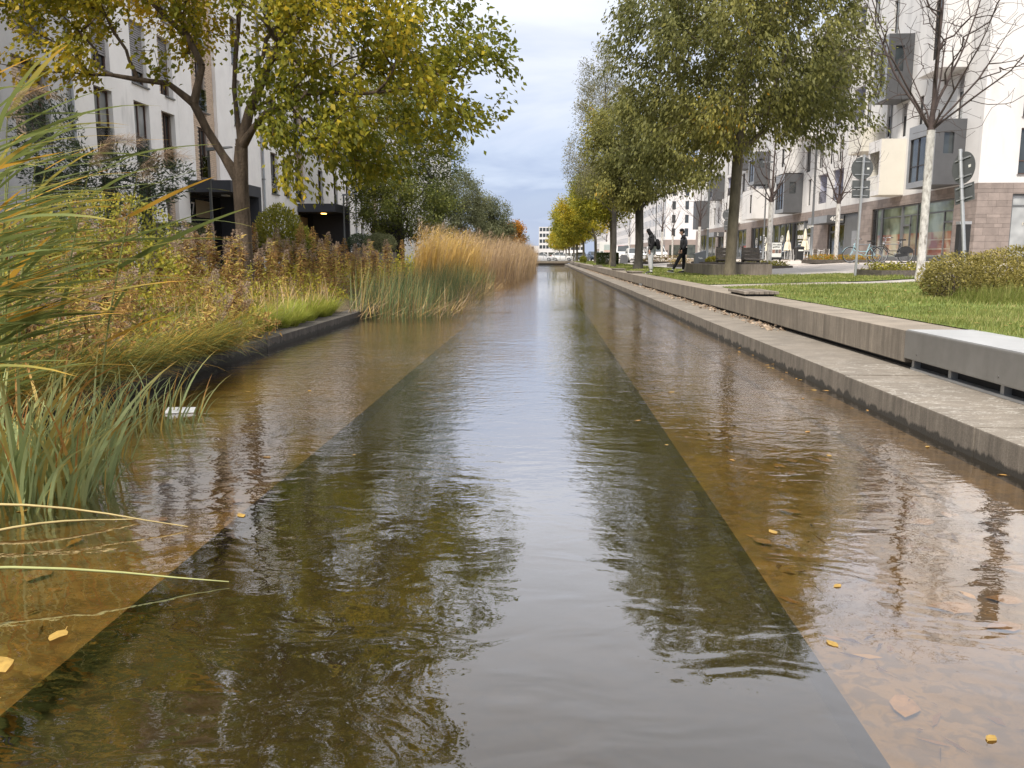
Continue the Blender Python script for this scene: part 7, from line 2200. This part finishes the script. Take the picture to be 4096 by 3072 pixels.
skin('body', bs, be, M['skin'], P1, under=(M['jersey'], 1.46))
jk = {k: (v[0], v[1], v[2], v[3] + .03, v[4] + .03) for k, v in bj.items() if k in ('waist', 'chest', 'sl', 'el', 'wl', 'sr', 'er', 'wr')}
jk['hem'] = (0, 0, .93, .14, .16); jk['coll'] = (-.03, 0, 1.43, .095, .10); jk['h1'] = (-.075, 0, 1.51, .105, .095); jk['h2'] = (-.105, 0, 1.60, .115, .098); jk['h3'] = (-.13, 0, 1.66, .085, .08); jk['peak'] = (-.215, 0, 1.62, .045, .06)
skin('hooded_top', jk, [('hem', 'waist'), ('waist', 'chest'), ('chest', 'coll'), ('coll', 'h1'), ('h1', 'h2'), ('h2', 'h3'), ('h2', 'peak'), ('chest', 'sl'), ('sl', 'el'), ('el', 'wl'), ('chest', 'sr'), ('sr', 'er'), ('er', 'wr')], M['jersey'], P1, 2)
tr = {k: (v[0], v[1], v[2], v[3] + .03, v[4] + .03) for k, v in bj.items() if k in ('pel', 'hl', 'kl', 'hr', 'kr')}
tr['cl'] = (-.005, -.105, .24, .082, .08); tr['cr'] = (.0, .105, .24, .082, .08); tr['al'] = (.0, -.11, .12, .058, .058); tr['ar'] = (.01, .11, .12, .058, .058)
skin('sweatpants', tr, [('pel', 'hl'), ('hl', 'kl'), ('kl', 'cl'), ('cl', 'al'), ('pel', 'hr'), ('hr', 'kr'), ('kr', 'cr'), ('cr', 'ar')], M['grey_jersey'], P1)
for s in (-1, 1):
    ell(MB(), (-.178, s * .028, 1.575), (.012, .013, .008), 8, 6).build_local('eye', M['hair'], P1)
MB().hexa([(-.215, -.015, 1.525), (-.215, .015, 1.525), (-.17, .018, 1.525), (-.17, -.018, 1.525), (-.188, -.008, 1.57), (-.188, .008, 1.57), (-.17, .01, 1.57), (-.17, -.01, 1.57)]).build_local('nose', M['skin'], P1)
ell(MB(), (-.186, 0, 1.5), (.014, .022, .006), 8, 6).build_local('mouth', MATS['lips'], P1)
fingers(P1, (-.08, -.215, .885), (-.1, 0, -1), 1)
fingers(P1, (-.08, .215, .885), (-.1, 0, -1), -1)
shoe(P1, -.02, -.11, .0, 0); shoe(P1, -.01, .11, .0, 0)
MB().tube([(.0, -.11, .08), (.0, -.11, .13)], .046, 10).build_local('sock', M['sole'], P1)
MB().tube([(.01, .11, .08), (.01, .11, .13)], .046, 10).build_local('sock', M['sole'], P1)
P1.location = (4.22, 34.2, gz(4.3) + .008)
P1.scale = (1.09, 1.09, 1.09)
# backpack worn on the back: a thing held by the person
bp_ = thing('backpack', 'black backpack hanging on the back of the hooded person', 'bag', (0, 0, 0))
pk = ell(MB(), (.215, 0, 1.10), (.10, .14, .19)); ell(pk, (.25, 0, 1.0), (.085, .125, .12))
pk.build_local('pack', M['jersey'], bp_)
for s in (-1, 1):
    MB().tube([(.16, s * .10, 1.26), (.06, s * .125, 1.435), (-.05, s * .13, 1.42), (-.135, s * .12, 1.28), (-.10, s * .14, 1.10), (.12, s * .13, 1.0)], .016, 6).build_local('strap', M['bay_dark'], bp_)
bp_.location = P1.location
bp_.scale = (1.09, 1.09, 1.09)
